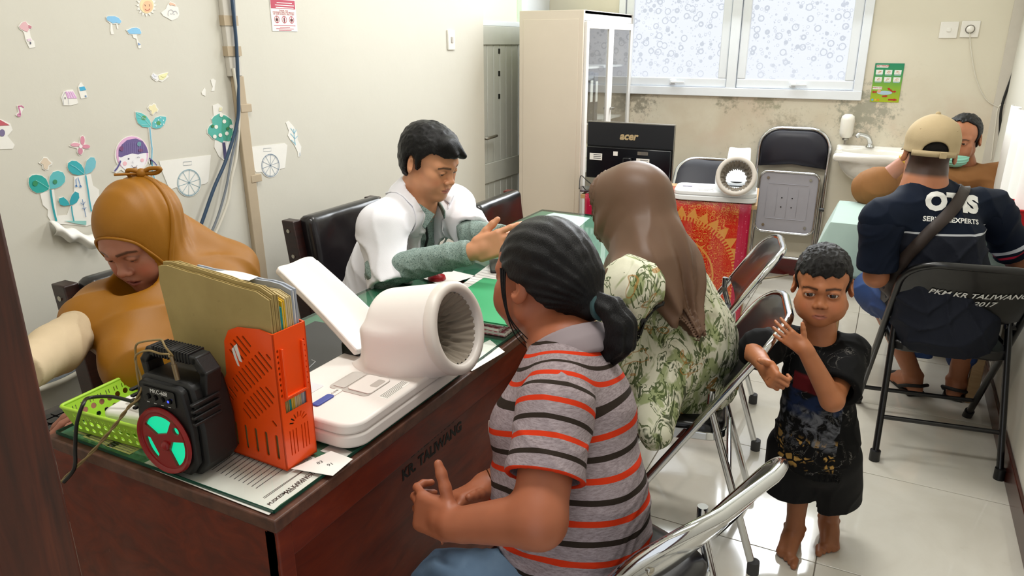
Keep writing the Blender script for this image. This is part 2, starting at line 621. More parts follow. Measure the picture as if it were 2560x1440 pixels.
def wall_mat(name, base, stain=0.0, patch=True, mould=None):
 t = NT(name)
 v = t.coord('Object')
 n1 = t.noise(v, 1.3, 5); n2 = t.noise(v, 9, 6)
 c = t.mix(n1, tuple(x * 0.965 for x in lin(base)), tuple(min(1, x * 1.03) for x in lin(base)))
 c = t.mix(t.math('MULTIPLY', n2, 0.10), c, lin('#b9b19c'))
 if stain:
  z = t.new('ShaderNodeSeparateXYZ'); t.link(v, z.inputs[0])
  # damp patches on the wall under the window: pinkish-brown bloom with grey specks
  low = t.math('MULTIPLY', t.math('LESS_THAN', z.outputs[2], 1.24), 1.0)
  fade = t.math('SUBTRACT', 1.0, t.math('ABSOLUTE', t.math('MULTIPLY', t.math('SUBTRACT', z.outputs[2], 0.98), 2.1)), clamp=True)
  b1 = t.ramp(t.noise(v, 2.6, 6, 0.6), [(0.38, 0.0), (0.62, 1.0)])
  c = t.mix(t.math('MULTIPLY', t.math('MULTIPLY', b1, fade), stain * 0.36, clamp=True), c, lin('#b49c7c'))
  b3 = t.ramp(t.noise(v, 3.3, 3, 0.5, dist=0.5), [(0.5, 0.0), (0.68, 1.0)])
  c = t.mix(t.math('MULTIPLY', t.math('MULTIPLY', b3, fade), 0.4, clamp=True), c, lin('#d2b9a6'))
  sp = t.math('MULTIPLY', t.ramp(t.noise(v, 34, 8, 0.75), [(0.56, 0.0), (0.66, 1.0)]), t.ramp(t.noise(v, 4.2, 3), [(0.5, 0.0), (0.62, 1.0)]))
  c = t.mix(t.math('MULTIPLY', t.math('MULTIPLY', sp, fade), 0.4, clamp=True), c, lin('#6f6a58'))
 if mould:
  for (mx, my, mz, mr, mc, k) in mould:
   vm = t.new('ShaderNodeVectorMath', operation='DISTANCE'); t.link(v, vm.inputs[0]); vm.inputs[1].default_value = (mx, my, mz)
   inr = t.math('SUBTRACT', 1.0, t.math('DIVIDE', vm.outputs['Value'], mr), clamp=True)
   sp = t.ramp(t.math('ADD', t.noise(v, 22, 8, 0.72), t.math('MULTIPLY', inr, 0.28)), [(0.60, 0.0), (0.72, 1.0)])
   c = t.mix(t.math('MULTIPLY', t.math('MULTIPLY', sp, t.math('MULTIPLY', inr, 3.0, clamp=True)), k, clamp=True), c, lin(mc))
 t.base(c); t.set(rough=0.62, spec=0.3)
 t.bump(t.math('ADD', t.noise(v, 7, 3), t.math('MULTIPLY', t.noise(v, 90, 3), 0.15)), 0.12, 0.01)
 MATS[name] = t.m
 return t.m

M_wall = wall_mat('wall_cream', '#d3d0c5')
M_wallb = wall_mat('wall_back_damp', '#e0dac8', stain=1.0, mould=[(-0.16, YB, 1.11, 0.26, '#8b8c7e', 0.7), (-0.60, YB, 0.95, 0.22, '#8a8068', 0.4), (-1.0, YB, 1.17, 0.14, '#77755f', 0.6),
                                                                  (-1.62, YB, 1.15, 0.2, '#55503f', 0.6), (0.12, YB, 0.85, 0.2, '#8a8878', 0.4), (-0.75, YB, 1.17, 0.16, '#7b7d60', .5)])
M_ceil = mat('ceiling_white', '#ecebe4', 0.8, var=0.02)

def structure(o): o['kind'] = 'structure'; return o

def quad_wall(name, a, b, m):
 return structure(MB().box2(a, b).build(name, m))

quad_wall('wall_left', (XL - 0.12, YF - 0.2, 0), (XL, YC, ZC), M_wall)
structure(MB().box2((XD - 0.1, YC, 0), (XL - 0.119, YC + 0.001, ZC)).build('wall_recess', M_wall))
quad_wall('wall_back', (XD - 0.2, YB, 0), (-1.78, YB + 0.15, ZC), M_wallb)
wb = MB()
WX0, WX1, WZ0, WZ1 = -1.78, -0.225, 1.205, 2.62      # window opening
wb.box2((WX0, YB, 0), (WX1, YB + 0.15, WZ0)).box2((WX0, YB, WZ1), (WX1, YB + 0.15, ZC)).box2((WX1, YB, 0), (XR + 0.15, YB + 0.15, ZC))
structure(wb.build('wall_back_window', M_wallb))
quad_wall('wall_right', (XR, YF - 0.2, 0), (XR + 0.12, YB, ZC), M_wall)
wf = MB()
wf.box2((XL, 0.10, 0), (-0.64, YF, ZC)).box2((0.47, 0.10, 0), (XR, YF, ZC)).box2((-0.64, 0.10, 2.1), (0.47, YF, ZC))
structure(wf.build('wall_front', M_wall))
quad_wall('wall_recess_back', (XD - 0.12, YC, 0), (XD - 0.06, YB, ZC), M_wall)
quad_wall('ceiling', (XD - 0.2, 0.0, ZC), (XR + 0.15, YB + 0.15, ZC + 0.1), M_ceil)

# doorway jamb the photographer leans past: dark varnished wood
t = NT('jamb_wood')
v = t.coord('Object', (14, 14, 1.1)); n = t.noise(v, 3, 6, 0.6, dist=1.2)
t.base(t.ramp(n, [(0.3, '#2a130b'), (0.55, '#4a2113'), (0.75, '#5e2c18')])); t.set(rough=0.38); t.bump(n, 0.15, 0.003)
M_jamb = t.m
jm = MB()
jb = AY(100, 950, 0.315).x
jm.prism([(jb, 0.315), (jb, 0.25), (jb - 0.012, 0.24), (jb - 0.012, 0.02), (jb - 0.2, 0.02), (jb - 0.2, 0.315)], 0, 2.1)
o = structure(jm.build('door_1', M_jamb, bevel=0.004))
jm = MB(); jm.box2((0.43, 0.02, 0), (0.47, 0.315, 2.1)); structure(jm.build('door_2', M_jamb, bevel=0.004))

# ---- floor: glossy cream tiles, each tile a piece, dark recessed joints
t = NT('floor_tile')
v = t.coord('Object'); n = t.noise(v, 3.0, 6, 0.6, dist=0.8)
oi = t.new('ShaderNodeObjectInfo')
c = t.ramp(n, [(0.3, '#cfcabd'), (0.55, '#d9d5c9'), (0.8, '#d3cfc3')])
c = t.mix(t.math('MULTIPLY', oi.outputs['Random'], 0.18), c, lin('#c3bdaf'))
c = t.mix(t.ramp(t.noise(v, 12, 7, 0.7), [(0.62, 0.0), (0.75, 0.25)]), c, lin('#b3a993'))
t.base(c); t.set(rough=t.ramp(t.noise(v, 5, 4), [(0.3, 0.06), (0.7, 0.14)]), spec=0.75, coat=0.4, coat_rough=0.04)
M_tile = t.m
M_joint = mat('tile_joint', '#6b6355', 0.8)
fl = structure(MB().box2((XD - 0.2, -1.2, -0.03), (XR + 0.15, YB + 0.15, -0.0025)).build('floor', M_joint))
TS, X0, Y0 = 0.6135, -0.017 * 1.0225, 2.027 * 1.0225
bm = MB(); bm.prism(rrect(TS - 0.003, TS - 0.003, 0.002, 1), -0.008, 0.0)
t0 = bm.build('tile', M_tile, fl, bevel=0.0012)
k = 0
for i in range(-4, 1):
 for j in range(-5, 6):
  xa, xb = X0 + i * TS, X0 + (i + 1) * TS; ya, yb = Y0 + j * TS, Y0 + (j + 1) * TS
  xb = min(xb, XR); yb = min(yb, YB); xa = max(xa, XD - 0.1)
  if xb - xa < 0.03 or yb - ya < 0.03: continue
  full = abs(xb - xa - TS) < 1e-4 and abs(yb - ya - TS) < 1e-4
  if full:
   o = t0 if k == 0 else t0.copy()
   if k: COL.objects.link(o)
   k += 1
  else:
   b2 = MB(); b2.prism(rrect(xb - xa - 0.003, yb - ya - 0.003, 0.002, 1), -0.008, 0.0)
   o = b2.build('tile', M_tile, fl, bevel=0.0012)
  o.location = ((xa + xb) / 2, (ya + yb) / 2, 0)

# ---- baseboards: dark red glazed strips
M_base = mat('baseboard_maroon', '#5a1414', 0.25, var=0.15, vscale=6)
structure(MB().box2((XD, YB - 0.014, 0), (XR, YB, 0.115)).build('baseboard_back', M_base, bevel=0.003))
t = NT('baseboard_brown'); v = t.coord('Object', (20, 2, 20)); n = t.noise(v, 4, 5, dist=0.6)
t.base(t.ramp(n, [(0.3, '#2c0f0a'), (0.7, '#4a1c12')])); t.set(rough=0.25)
structure(MB().box2((XR - 0.014, YF, 0), (XR, YB - 0.014, 0.1)).build('baseboard_right', t.m, bevel=0.003))
structure(MB().box2((XL, YF, 0), (XL + 0.014, YC, 0.1)).build('baseboard_left', M_base, bevel=0.003))

# ---- window: white aluminium frame, two sashes, patterned frosted glass
M_alu = mat('window_white', '#e6ebf0', 0.35, var=0.02)
t = NT('glass_circles')
v = t.coord('Object')
sep = t.new('ShaderNodeSeparateXYZ'); t.link(v, sep.inputs[0])
cmb = t.new('ShaderNodeCombineXYZ'); t.link(sep.outputs[0], cmb.inputs[0]); t.link(sep.outputs[2], cmb.inputs[1])
pv = cmb.outputs[0]

def rings(scale, r0, r1, hole=True):
 d = t.voro(pv, scale, 'F1', 0, 0.75)
 ring = t.math('MULTIPLY', t.math('GREATER_THAN', d, r0), t.math('LESS_THAN', d, r1))
 return ring

big = rings(17.0, 0.27, 0.38)
big2 = t.math('LESS_THAN', t.voro(pv, 15.0, 'F1', 0, 0.75), 0.055)
mp = t.new('ShaderNodeMapping'); mp.inputs['Location'].default_value = (0.37, 0.61, 0); t.link(pv, mp.inputs[0])
d2 = t.voro(mp.outputs[0], 30.0, 'F1', 0, 0.8)
sm = t.math('MULTIPLY', t.math('GREATER_THAN', d2, 0.20), t.math('LESS_THAN', d2, 0.30))
d3 = t.voro(mp.outputs[0], 46.0, 'F1', 0, 1.0)
dot = t.math('LESS_THAN', d3, 0.2)
pat = t.math('MAXIMUM', t.math('MAXIMUM', big, big2), t.math('MAXIMUM', t.math('MULTIPLY', sm, 0.8), t.math('MULTIPLY', dot, 0.6)))
low = t.ramp(t.math('MULTIPLY', t.math('SUBTRACT', sep.outputs[2], 1.2), 2.2), [(0.0, 0.35), (0.6, 1.0)])
gcol = t.mix(t.math('MULTIPLY', t.math('MULTIPLY', pat, 0.9), low), lin('#f1f6ff'), lin('#c9d0db'))
t.base('#202224'); t.set(rough=0.25)
t.link(gcol, t.b.inputs['Emission Color']); t.b.inputs['Emission Strength'].default_value = 1.0
M_pane = t.m
wn = structure(empty('window_1', ((WX0 + WX1) / 2, YB, WZ0)))
wn_off = -Vector(wn.location)

def wpart(name, mb, m, bevel=0.003, parent=wn):
 o = mb.build(name, m, None, bevel=bevel)
 o.parent = parent
 o.matrix_parent_inverse = Matrix.Translation(-Vector(parent.location)) if parent is wn else I4
 return o

fw_ = 0.045
mb = MB()
mb.box2((WX0 - 0.02, YB - 0.03, WZ0 - 0.035), (WX1 + 0.03, YB + 0.06, WZ0 + 0.02))
wpart('window_sill', mb, M_alu)
WM = AY(1838, 100, YB).x      # centre mullion
for (nm, a, b) in (('frame_jamb', WX0, WX0 + fw_), ('frame_jamb', WX1 - 0.02, WX1 + 0.03), ('mullion', WM - 0.03, WM + 0.03)):
 wpart(nm, MB().box2((a, YB - 0.025, WZ0 + 0.02), (b, YB + 0.06, WZ1)), M_alu)
wpart('frame_head', MB().box2((WX0, YB - 0.025, WZ1 - 0.04), (WX1 + 0.03, YB + 0.06, WZ1)), M_alu)
for (a, b) in ((WX0 + fw_, WM - 0.03), (WM + 0.03, WX1 - 0.02)):
 sx0, sx1, sz0, sz1 = a + 0.004, b - 0.004, WZ0 + 0.024, WZ1 - 0.044
 w = 0.055
 for (q0, q1) in (((sx0, sz0), (sx1, sz0 + w)), ((sx0, sz1 - w), (sx1, sz1)), ((sx0, sz0 + w), (sx0 + w, sz1 - w)), ((sx1 - w, sz0 + w), (sx1, sz1 - w))):
  wpart('sash_rail', MB().box2((q0[0], YB - 0.012, q0[1]), (q1[0], YB + 0.035, q1[1])), M_alu, 0.006)
 wpart('pane', MB().box2((sx0 + w - 0.004, YB + 0.012, sz0 + w - 0.004), (sx1 - w + 0.004, YB + 0.018, sz1 - w + 0.004)), M_pane, 0)
 hx = (sx0 + sx1) / 2
 h = MB().box2((hx - 0.02, YB - 0.03, sz0 + 0.012), (hx + 0.02, YB - 0.01, sz0 + 0.042)).box2((hx - 0.008, YB - 0.045, sz0 + 0.02), (hx + 0.085, YB - 0.03, sz0 + 0.032))
 wpart('window_handle', h, M_alu, 0.003)

# ---- grey panel door in the recess (vertical slats, lever handle)
M_dgrey = mat('door_grey', '#c6c8c0', 0.45, var=0.05)
dz = lambda v_, u_=1255: AX(u_, v_, XD).z
dn = structure(empty('door_3', (XD, YC + 0.05, 0)))
D0, D1 = YC - 0.02, 5.02

def dpart(name, a, b, m=M_dgrey, bevel=0.003):
 o = MB().box2(a, b).build(name, m, None, bevel=bevel)
 o.parent = dn; o.matrix_parent_inverse = Matrix.Translation(-Vector(dn.location)); return o

zt1, zt0 = dz(66), dz(112)
zm1, zm0 = dz(398), dz(445)
dpart('top_rail', (XD - 0.02, D0, zt0), (XD + 0.012, D1, zt1))
dpart('middle_rail', (XD - 0.02, D0, zm0), (XD + 0.012, D1, zm1))
dpart('bottom_rail', (XD - 0.02, D0, 0.02), (XD + 0.012, D1, 0.14))
sw = 0.085; y = D0
while y < D1 - 0.02:
 y1 = min(y + sw - 0.006, D1)
 dpart('slat', (XD - 0.018, y, zm1), (XD + 0.002, y1, zt0)); dpart('slat', (XD - 0.018, y, 0.14), (XD + 0.002, y1, zm0))
 y += sw
dpart('door_backing', (XD - 0.024, D0, 0.02), (XD - 0.016, D1, zt1), mat('door_gap', '#4d4f4a', 0.7))
M_black = mat('black_plastic', '#0c0c0d', 0.4, var=0.2)
for v_ in (128, 184, 241):
 q = AX(1248, v_, XD + 0.003)
 dpart('keyhole_plate', (XD, q.y - 0.012, q.z - 0.016), (XD + 0.005, q.y + 0.012, q.z + 0.016), M_black)
M_steel = mat('brushed_steel', '#9a978f', 0.3, 0.9, var=0.05)
q = AX(1216, 347, XD + 0.05)
hd = MB().tube([(XD, q.y + 0.01, q.z), (XD + 0.05, q.y + 0.01, q.z), (XD + 0.055, q.y + 0.03, q.z + 0.002), (XD + 0.055, q.y + 0.13, q.z + 0.006)], 0.009, 10).build('door_handle', M_steel, None, smooth=60)
hd.parent = dn; hd.matrix_parent_inverse = Matrix.Translation(-Vector(dn.location))
# transom glass above the door, pale green, and the white frame beside it
t = NT('green_glass'); t.base('#bcd0a4'); t.set(rough=0.3); t.b.inputs['Emission Color'].default_value = (*lin('#cfe3b4'), 1); t.b.inputs['Emission Strength'].default_value = 0.75
wt = structure(MB().box2((XD - 0.012, D0, zt1 + 0.03), (XD - 0.006, D1, 2.6)).build('window_2', t.m))
structure(MB().box2((XD - 0.03, D0, zt1), (XD + 0.012, D1, zt1 + 0.03)).build('trim_1', M_alu, bevel=0.003))
q0 = AX(1302, 30, XD + 0.02).y
structure(MB().box2((XD - 0.03, q0, 0), (XD + 0.03, q0 + 0.07, 2.6)).build('trim_2', M_alu, bevel=0.004))
structure(MB().box2((XD - 0.03, q0 + 0.07, 0), (XD, YB, 2.6)).build('trim_3', M_alu, bevel=0.004))

# unseen ceiling tube lamps, added as fill for the room
for i, (lx, ly) in enumerate(((-0.9, 2.9), (-0.7, 1.2))):
 r = empty('added_ceiling_lamp', (lx, ly, ZC))
 MB().box((0, 0, -0.02), (1.24, 0.14, 0.04)).build('fill_lamp_body', M_alu, r, bevel=0.006)
 MB().cyl((-0.58, 0, -0.055), (0.58, 0, -0.055), 0.013, 12).build('fill_lamp_tube', emis('fill_tube_glow%d' % i, '#ffffff', 3.0), r, smooth=60)
 tag(r, ('added unseen fill lamp on the ceiling nearest the back window', 'added unseen fill lamp on the ceiling above the wooden desk')[i], 'lamp', 'added ceiling fill lamps')
# ================================================================== FURNITURE
M_chrome = mat('chrome', '#d6d8da', 0.09, 1.0, var=0.03, vscale=5)
M_vinyl = mat('black_vinyl', '#141114', 0.28, var=0.25, vscale=30, bump=0.12, bscale=160, coat=0.2)
M_navy = mat('navy_vinyl', '#171724', 0.42, var=0.2, vscale=20, bump=0.1, bscale=160)
M_rubber = mat('grey_rubber', '#3a3a3a', 0.7)
M_blackmetal = mat('black_enamel', '#08080a', 0.32, var=0.2, coat=0.25)
M_greymetal = mat('seat_grey', '#a3a1a9', 0.5, 0.2, var=0.08, vscale=9)
M_screw = mat('screw_metal', '#b9b4a8', 0.25, 1.0)

def folding_chair(name, kind, loc, rz, label, group, top=0.79, back_plate=True, vinyl=None, sticker=False):
 """local +Y = the way the sitter faces"""
 r = empty(name, loc, rz)
 chrome = kind == 'chrome'
 mt = M_chrome if chrome else M_blackmetal
 W = 0.212 if chrome else 0.215; tr = 0.0125 if chrome else 0.013
 yf, yt = 0.25, -0.255
 nrm = Vector((0, yt - yf, top)).normalized()
 axis = lambda s: Vector((0, yf + (yt - yf) * s, top * s))           # point along the leaning side tube plane
 back = Vector((0, -top, yt - yf)).normalized() * -1                  # towards the sitter
 if back.y < 0: back = -back
 R = 0.13
 path = []
 for s in (0.0, 0.35, 0.7): path.append(axis(s) + Vector((W, 0, 0)))
 zR = 1.0 - R / math.hypot(top, yt - yf)
 bow = 0.028
 for i in range(9):
  a = PI / 2 * i / 8
  x = W - R + R * math.cos(a); s = zR + (1 - zR) * math.sin(a)
  path.append(axis(s) + Vector((x, 0, 0)) - back * bow * (1 - (x / W) ** 2))
 path += [Vector((-p.x, p.y, p.z)) for p in path[::-1]]
 MB().tube(path, tr, 12).build('frame_tube', mt, r, smooth=60)
 for sx in (-1, 1):
  a = axis(0.66) + Vector((sx * (W - 0.03), 0, 0)) + back * 0.0; b = Vector((sx * (W - 0.008), -0.25, 0.012))
  MB().tube([a + Vector((0, 0.0, 0.05)), a, b], tr * 0.92, 12).build('rear_leg', mt, r, smooth=60)
  MB().cyl(b + Vector((0, 0.001, 0.03)), b - Vector((0, 0, 0.012)), tr * 1.45, 12).build('foot_cap', M_rubber if chrome else M_black, r, smooth=50)
  c = axis(0.0) + Vector((sx * W, 0, 0)); d = axis(0.045) + Vector((sx * W, 0, 0))
  MB().cyl(d, Vector((c.x, c.y, 0.0)), tr * 1.45, 12).build('foot_cap', M_rubber if chrome else M_black, r, smooth=50)
  MB().cyl(a + Vector((sx * 0.035, 0, 0.0)), a + Vector((-sx * 0.012, 0, 0.0)), 0.011, 10).build('pivot_bolt', M_screw if chrome else mt, r, smooth=50)
  # hinge plate
  h0 = axis(0.545) + Vector((sx * (W - 0.018), 0, 0)); h1 = Vector((sx * (W - 0.018), 0.10, 0.43))
  d_ = (h1 - h0); n_ = Vector((0, -d_.z, d_.y)).normalized() * 0.016
  pl = MB(); vs = [h0 + n_, h1 + n_, h1 - n_, h0 - n_]; t_ = Vector((sx * 0.004, 0, 0))
  pl.add([p for p in vs] + [p + t_ for p in vs], [(0, 1, 2, 3), (7, 6, 5, 4), (0, 4, 5, 1), (1, 5, 6, 2), (2, 6, 7, 3), (3, 7, 4, 0)])
  pl.build('hinge_plate', mt, r)
 for (s0, s1) in ((axis(0.13), None), (None, None)):
  if s0 is not None:
   MB().cyl(s0 + Vector((-W, 0, 0)), s0 + Vector((W, 0, 0)), tr * 0.7, 10).build('front_crossbar', mt, r, smooth=60)
 zb = 0.16 if not chrome else 0.30
 yb = -0.25 + (0.25 + axis(0.66).y) * zb / axis(0.66).z
 MB().cyl((-W + 0.02, yb, zb), (W - 0.02, yb, zb), tr * 0.7, 10).build('rear_crossbar', mt, r, smooth=60)
 # seat
 SZ = 0.435
 sw, sd = 0.385, 0.375; cy = 0.05
 if chrome:
  MB().prism(rrect(sw, sd, 0.06, 6, 0, cy), SZ - 0.022, SZ + 0.004).build('seat_pan', M_chrome if chrome else mt, r, bevel=0.004)

  def dome(u, v):
   x = (u - 0.5) * 2; y = (v - 0.5) * 2
   k = max(abs(x), abs(y)); ang = math.atan2(y, x)
   return None
  pad = MB(); n = 28; rings = [(1.0, 0.004), (1.0, 0.018), (0.96, 0.027), (0.8, 0.034), (0.5, 0.037), (0.2, 0.038)]
  loop = rrect(sw - 0.012, sd - 0.012, 0.06, 6, 0, 0)
  vs = []
  for (s, h) in rings: vs += [(p[0] * s, p[1] * s + cy, SZ + h) for p in loop]
  L = len(loop); fs = [(i * L + j, i * L + (j + 1) % L, (i + 1) * L + (j + 1) % L, (i + 1) * L + j) for i in range(len(rings) - 1) for j in range(L)]
  fs.append([(len(rings) - 1) * L + j for j in range(L)])
  pad.add(vs, fs).build('seat_pad', vinyl or M_vinyl, r, smooth=60)
 else:
  MB().prism(rrect(sw, sd, 0.05, 6, 0, cy), SZ - 0.028, SZ + 0.012).build('seat', mt, r, bevel=0.008)
 # backrest: pad towards the sitter, metal plate behind
 s_lo = 0.705; h0 = 0.004

 def bk(off, inset):
  vs = []; nu, nv = 25, 9
  for j in range(nv):
   for i in range(nu):
    u = (i / (nu - 1) - 0.5) * 2; v = j / (nv - 1)
    xx = u * (W - inset)
    smax_ = zR + (1 - zR) * math.sqrt(max(0, 1 - (max(0, abs(xx) - (W - R)) / R) ** 2)) - inset * 0.6
    s = s_lo + (smax_ - s_lo) * v
    s -= (0.03 * (1 - u * u)) * (1 - v) if not chrome else 0
    b_ = -bow * (1 - (xx / W) ** 2)
    edge = 1 - max(abs(u) ** 6, (2 * abs(v - 0.5)) ** 6)
    vs.append(axis(s) + Vector((xx, 0, 0)) + back * (b_ + off * (0.35 + 0.65 * edge)))
  return vs, nu, nv
 f_, nu, nv = bk(0.020 if chrome else 0.008, 0.006); g_, _, _ = bk(-0.010 if chrome else -0.008, 0.006)
 L = nu * nv
 q = [(j * nu + i, j * nu + i + 1, (j + 1) * nu + i + 1, (j + 1) * nu + i) for j in range(nv - 1) for i in range(nu - 1)]
 rim = [i for i in range(nu)] + [j * nu + nu - 1 for j in range(1, nv)] + [(nv - 1) * nu + i for i in range(nu - 2, -1, -1)] + [j * nu for j in range(nv - 2, 0, -1)]
 pad = MB(); mid = [(f_[i] + g_[i]) / 2 for i in range(L)]
 pad.add(f_ + mid, [c[::-1] for c in q] + [(rim[k], rim[(k + 1) % len(rim)], L + rim[(k + 1) % len(rim)], L + rim[k]) for k in range(len(rim))])
 pad.build('back_pad' if chrome else 'back_panel', (vinyl or M_vinyl) if chrome else mt, r, smooth=50)
 pl = MB(); pl.add(g_ + mid, q + [(L + rim[k], L + rim[(k + 1) % len(rim)], rim[(k + 1) % len(rim)], rim[k]) for k in range(len(rim))])
 pl.build('back_plate', mt, r, smooth=50)
 if chrome:
  for (sx, s) in ((-0.6, 0.78), (0.6, 0.78), (-0.75, 0.86)):
   p = axis(s) + Vector((sx * W, 0, 0)) + back * (-bow * (1 - sx * sx) - 0.010)
   MB().sphere(p, (0.009, 0.005, 0.009), 10).build('rivet', M_screw, r, smooth=60)
 r['_axis'] = 0
 del r['_axis']
 tag(r, label, 'chair', group)
 r.rotation_euler[2] = rz
 return r, axis, back, W, bow

GRP_CH = 'chrome folding chairs with black padded backs'
chA = folding_chair('folding_chair', 'chrome', (-0.58, 2.821, 0), math.radians(101), 'empty chrome folding chair in front of the red batik cloth', GRP_CH)[0]
chB = folding_chair('folding_chair', 'chrome', (-0.4653, 2.0913, 0), math.radians(101), 'chrome folding chair under the woman in the brown headscarf, beside the boy', GRP_CH)[0]
cC = Vector((-0.385, 1.225, 0)); rC = math.radians(69)
chC, axC, bkC, WC, bowC = folding_chair('folding_chair', 'chrome', cC, rC, 'chrome folding chair with a paper sticker, behind the striped shirt', GRP_CH)
# paper sticker on the back plate of that chair
t = NT('sticker_paper'); v = t.coord('Object', (1, 1, 1)); t.base(t.ramp(t.noise(v, 60, 5), [(0.4, '#cdbfa4'), (0.6, '#dcd2bb')])); t.set(rough=0.6); M_stick = t.m
M_ink = mat('ink_dark', '#2a2622', 0.7); M_inkgrey = mat('ink_grey', '#6d665c', 0.7)

def on_back(x, s, off=-0.0125): return axC(s) + Vector((x, 0, 0)) + bkC * (-bowC * (1 - (x / WC) ** 2) + off)

def back_patch(name, x0, x1, s0, s1, m, off, parent):
 mb = MB(); mb.grid(lambda u, v: on_back(x0 + (x1 - x0) * u, s0 + (s1 - s0) * v, off), 7, 3)
 return mb.build(name, m, parent)

st = back_patch('paper_sticker', 0.03, 0.15, 0.815, 0.875, M_stick, -0.0135, chC)
st['label'] = 'faded inventory sticker on the chair back'
back_patch('sticker_emblem', 0.036, 0.058, 0.822, 0.862, M_inkgrey, -0.0140, st)
for k in range(4): back_patch('sticker_line', 0.066, 0.14 - 0.012 * (k % 2), 0.826 + 0.0115 * k, 0.8285 + 0.0115 * k, M_inkgrey, -0.0140, st)

# chairs at the back wall
folding_chair('folding_chair', 'chrome', (-1.03, 4.66, 0), PI, 'chrome folding chair half hidden behind the far white blood pressure machine', 'chrome folding chairs at the back wall', vinyl=M_navy)

def folded_chair(loc):
 r = empty('folded_chair', loc)
 r.rotation_euler = (-0.075, 0, math.radians(2))
 W, H = 0.215, 0.985; R = 0.13; path = [Vector((W - 0.01, 0, 0)), Vector((W, 0, 0.4)), Vector((W, 0, 0.7))]
 for i in range(9):
  a = PI / 2 * i / 8; path.append(Vector((W - R + R * math.cos(a), 0, H - R + R * math.sin(a))))
 path += [Vector((-p.x, p.y, p.z)) for p in path[::-1]]
 MB().tube(path, 0.0125, 12).build('frame_tube', M_chrome, r, smooth=60)
 for sx in (-1, 1):
  MB().tube([(sx * (W - 0.025), -0.03, 0.56), (sx * (W - 0.025), -0.02, 0.0)], 0.0115, 10).build('rear_leg', M_chrome, r, smooth=60)
  MB().cyl((sx * (W - 0.025), -0.02, 0.03), (sx * (W - 0.025), -0.02, -0.003), 0.017, 10).build('foot_cap', M_rubber, r, smooth=60)
  MB().cyl((sx * (W + 0.016), -0.01, 0.48), (sx * (W - 0.04), -0.01, 0.48), 0.012, 10).build('pivot_bolt', M_blackmetal, r, smooth=60)
 MB().cyl((-W, 0, 0.14), (W, 0, 0.14), 0.009, 10).build('crossbar', M_chrome, r, smooth=60)
 # back pad: outline following the tube
 loop = [(-W + 0.012, 0.735)] + [(-(W - 0.012 - R * .9) - R * .9 * math.cos(a), H - 0.013 - R * .9 + R * .9 * math.sin(a)) for a in [PI / 2 * i / 8 for i in range(9)]]
 loop += [(-x, z) for x, z in loop[::-1]] + [(0, 0.757)]
 vs = []
 cx, cz = 0, 0.86
 rings = [(1.0, 0.008), (0.99, -0.010), (0.93, -0.020), (0.6, -0.026), (0.2, -0.027)]
 for (s, y) in rings: vs += [(cx + (x - cx) * s, y, cz + (z - cz) * s) for x, z in loop]
 L = len(loop); fs = [(i * L + j, i * L + (j + 1) % L, (i + 1) * L + (j + 1) % L, (i + 1) * L + j) for i in range(len(rings) - 1) for j in range(L)]
 fs += [[(len(rings) - 1) * L + j for j in range(L)], list(range(L))[::-1]]
 MB().add(vs, fs).build('back_pad', M_navy, r, smooth=60)
 # seat pan seen from below: pressed grey metal with ribs
 Ms = TR(0, -0.035, 0.51, PI / 2, 0, 0)
 pan = MB().prism(rrect(0.375, 0.405, 0.055, 6), -0.022, 0.012, Ms).build('seat_pan', M_greymetal, r, bevel=0.004)
 rim = MB().tube([Ms @ Vector((p[0], p[1], 0.014)) for p in rrect(0.365, 0.395, 0.05, 6)], 0.008, 8, closed=True).build('seat_rim', M_chrome, r, smooth=60)
 for (x0, y0, x1, y1) in ((-0.12, -0.11, 0.12, -0.108), (-0.12, 0.118, 0.12, 0.12), (-0.13, -0.1, -0.128, 0.1), (0.128, -0.1, 0.13, 0.1), (-0.065, -0.09, -0.063, 0.09), (0.063, -0.09, 0.065, 0.09), (-0.001, -0.1, 0.001, 0.1)):
  MB().box2((x0, y0, 0.011), (x1 + 0.001, y1 + 0.001, 0.0145), Ms).build('pressed_rib', M_greymetal, pan, bevel=0.001)
 for (x, y) in ((-0.13, 0.155), (0.13, 0.155), (-0.13, -0.155), (0.13, -0.155)):
  MB().cyl(Ms @ Vector((x, y, 0.012)), Ms @ Vector((x, y, 0.018)), 0.009, 12).build('rivet', M_screw, pan, smooth=60)
 for (x, y) in ((-0.032, 0.03), (0.032, 0.03), (-0.032, -0.03), (0.032, -0.03)):
  MB().cyl(Ms @ Vector((x, y, 0.010)), Ms @ Vector((x, y, 0.0135)), 0.0045, 10).build('vent_hole', M_black, pan, smooth=60)
 tag(r, 'folded chrome chair leaning on the back wall, grey seat underside showing', 'chair', 'chrome folding chairs at the back wall')

folded_chair((-0.545, 5.03, 0.003))

# black steel folding chair of the man in the cap
cP = Vector((0.285, 3.075, 0)); rP = math.radians(9)
chP, axP, bkP, WP, bowP = folding_chair('folding_chair', 'black', cP, rP, 'black steel folding chair with white lettering, under the man in the beige cap', 'folding chairs around the green table', top=0.80)
M_white_paint = mat('white_paint', '#e8e8e6', 0.55, var=0.08, vscale=60)
Ml = TR(cP.x, cP.y, 0, rz=rP)

def back_text(txt, s, size, shear, x):
 me = subdiv_mesh(text_mesh(txt, size, shear=shear, bold=0.0006, extrude=0), 0.02)
 nv = len(me.vertices)
 up = (axP(1) - axP(0)).normalized(); L = (axP(1) - axP(0)).length
 for vv in me.vertices:
  xx = x + vv.co.x; ss = s + (vv.co.y - 0.10 * vv.co.x * 0) / L
  p = axP(ss) + Vector((xx, 0, 0)) + bkP * (-bowP * (1 - (xx / WP) ** 2) - 0.0115)
  vv.co = p
 me.update()
 return link_mesh('lettering', me, M_white_paint, chP)

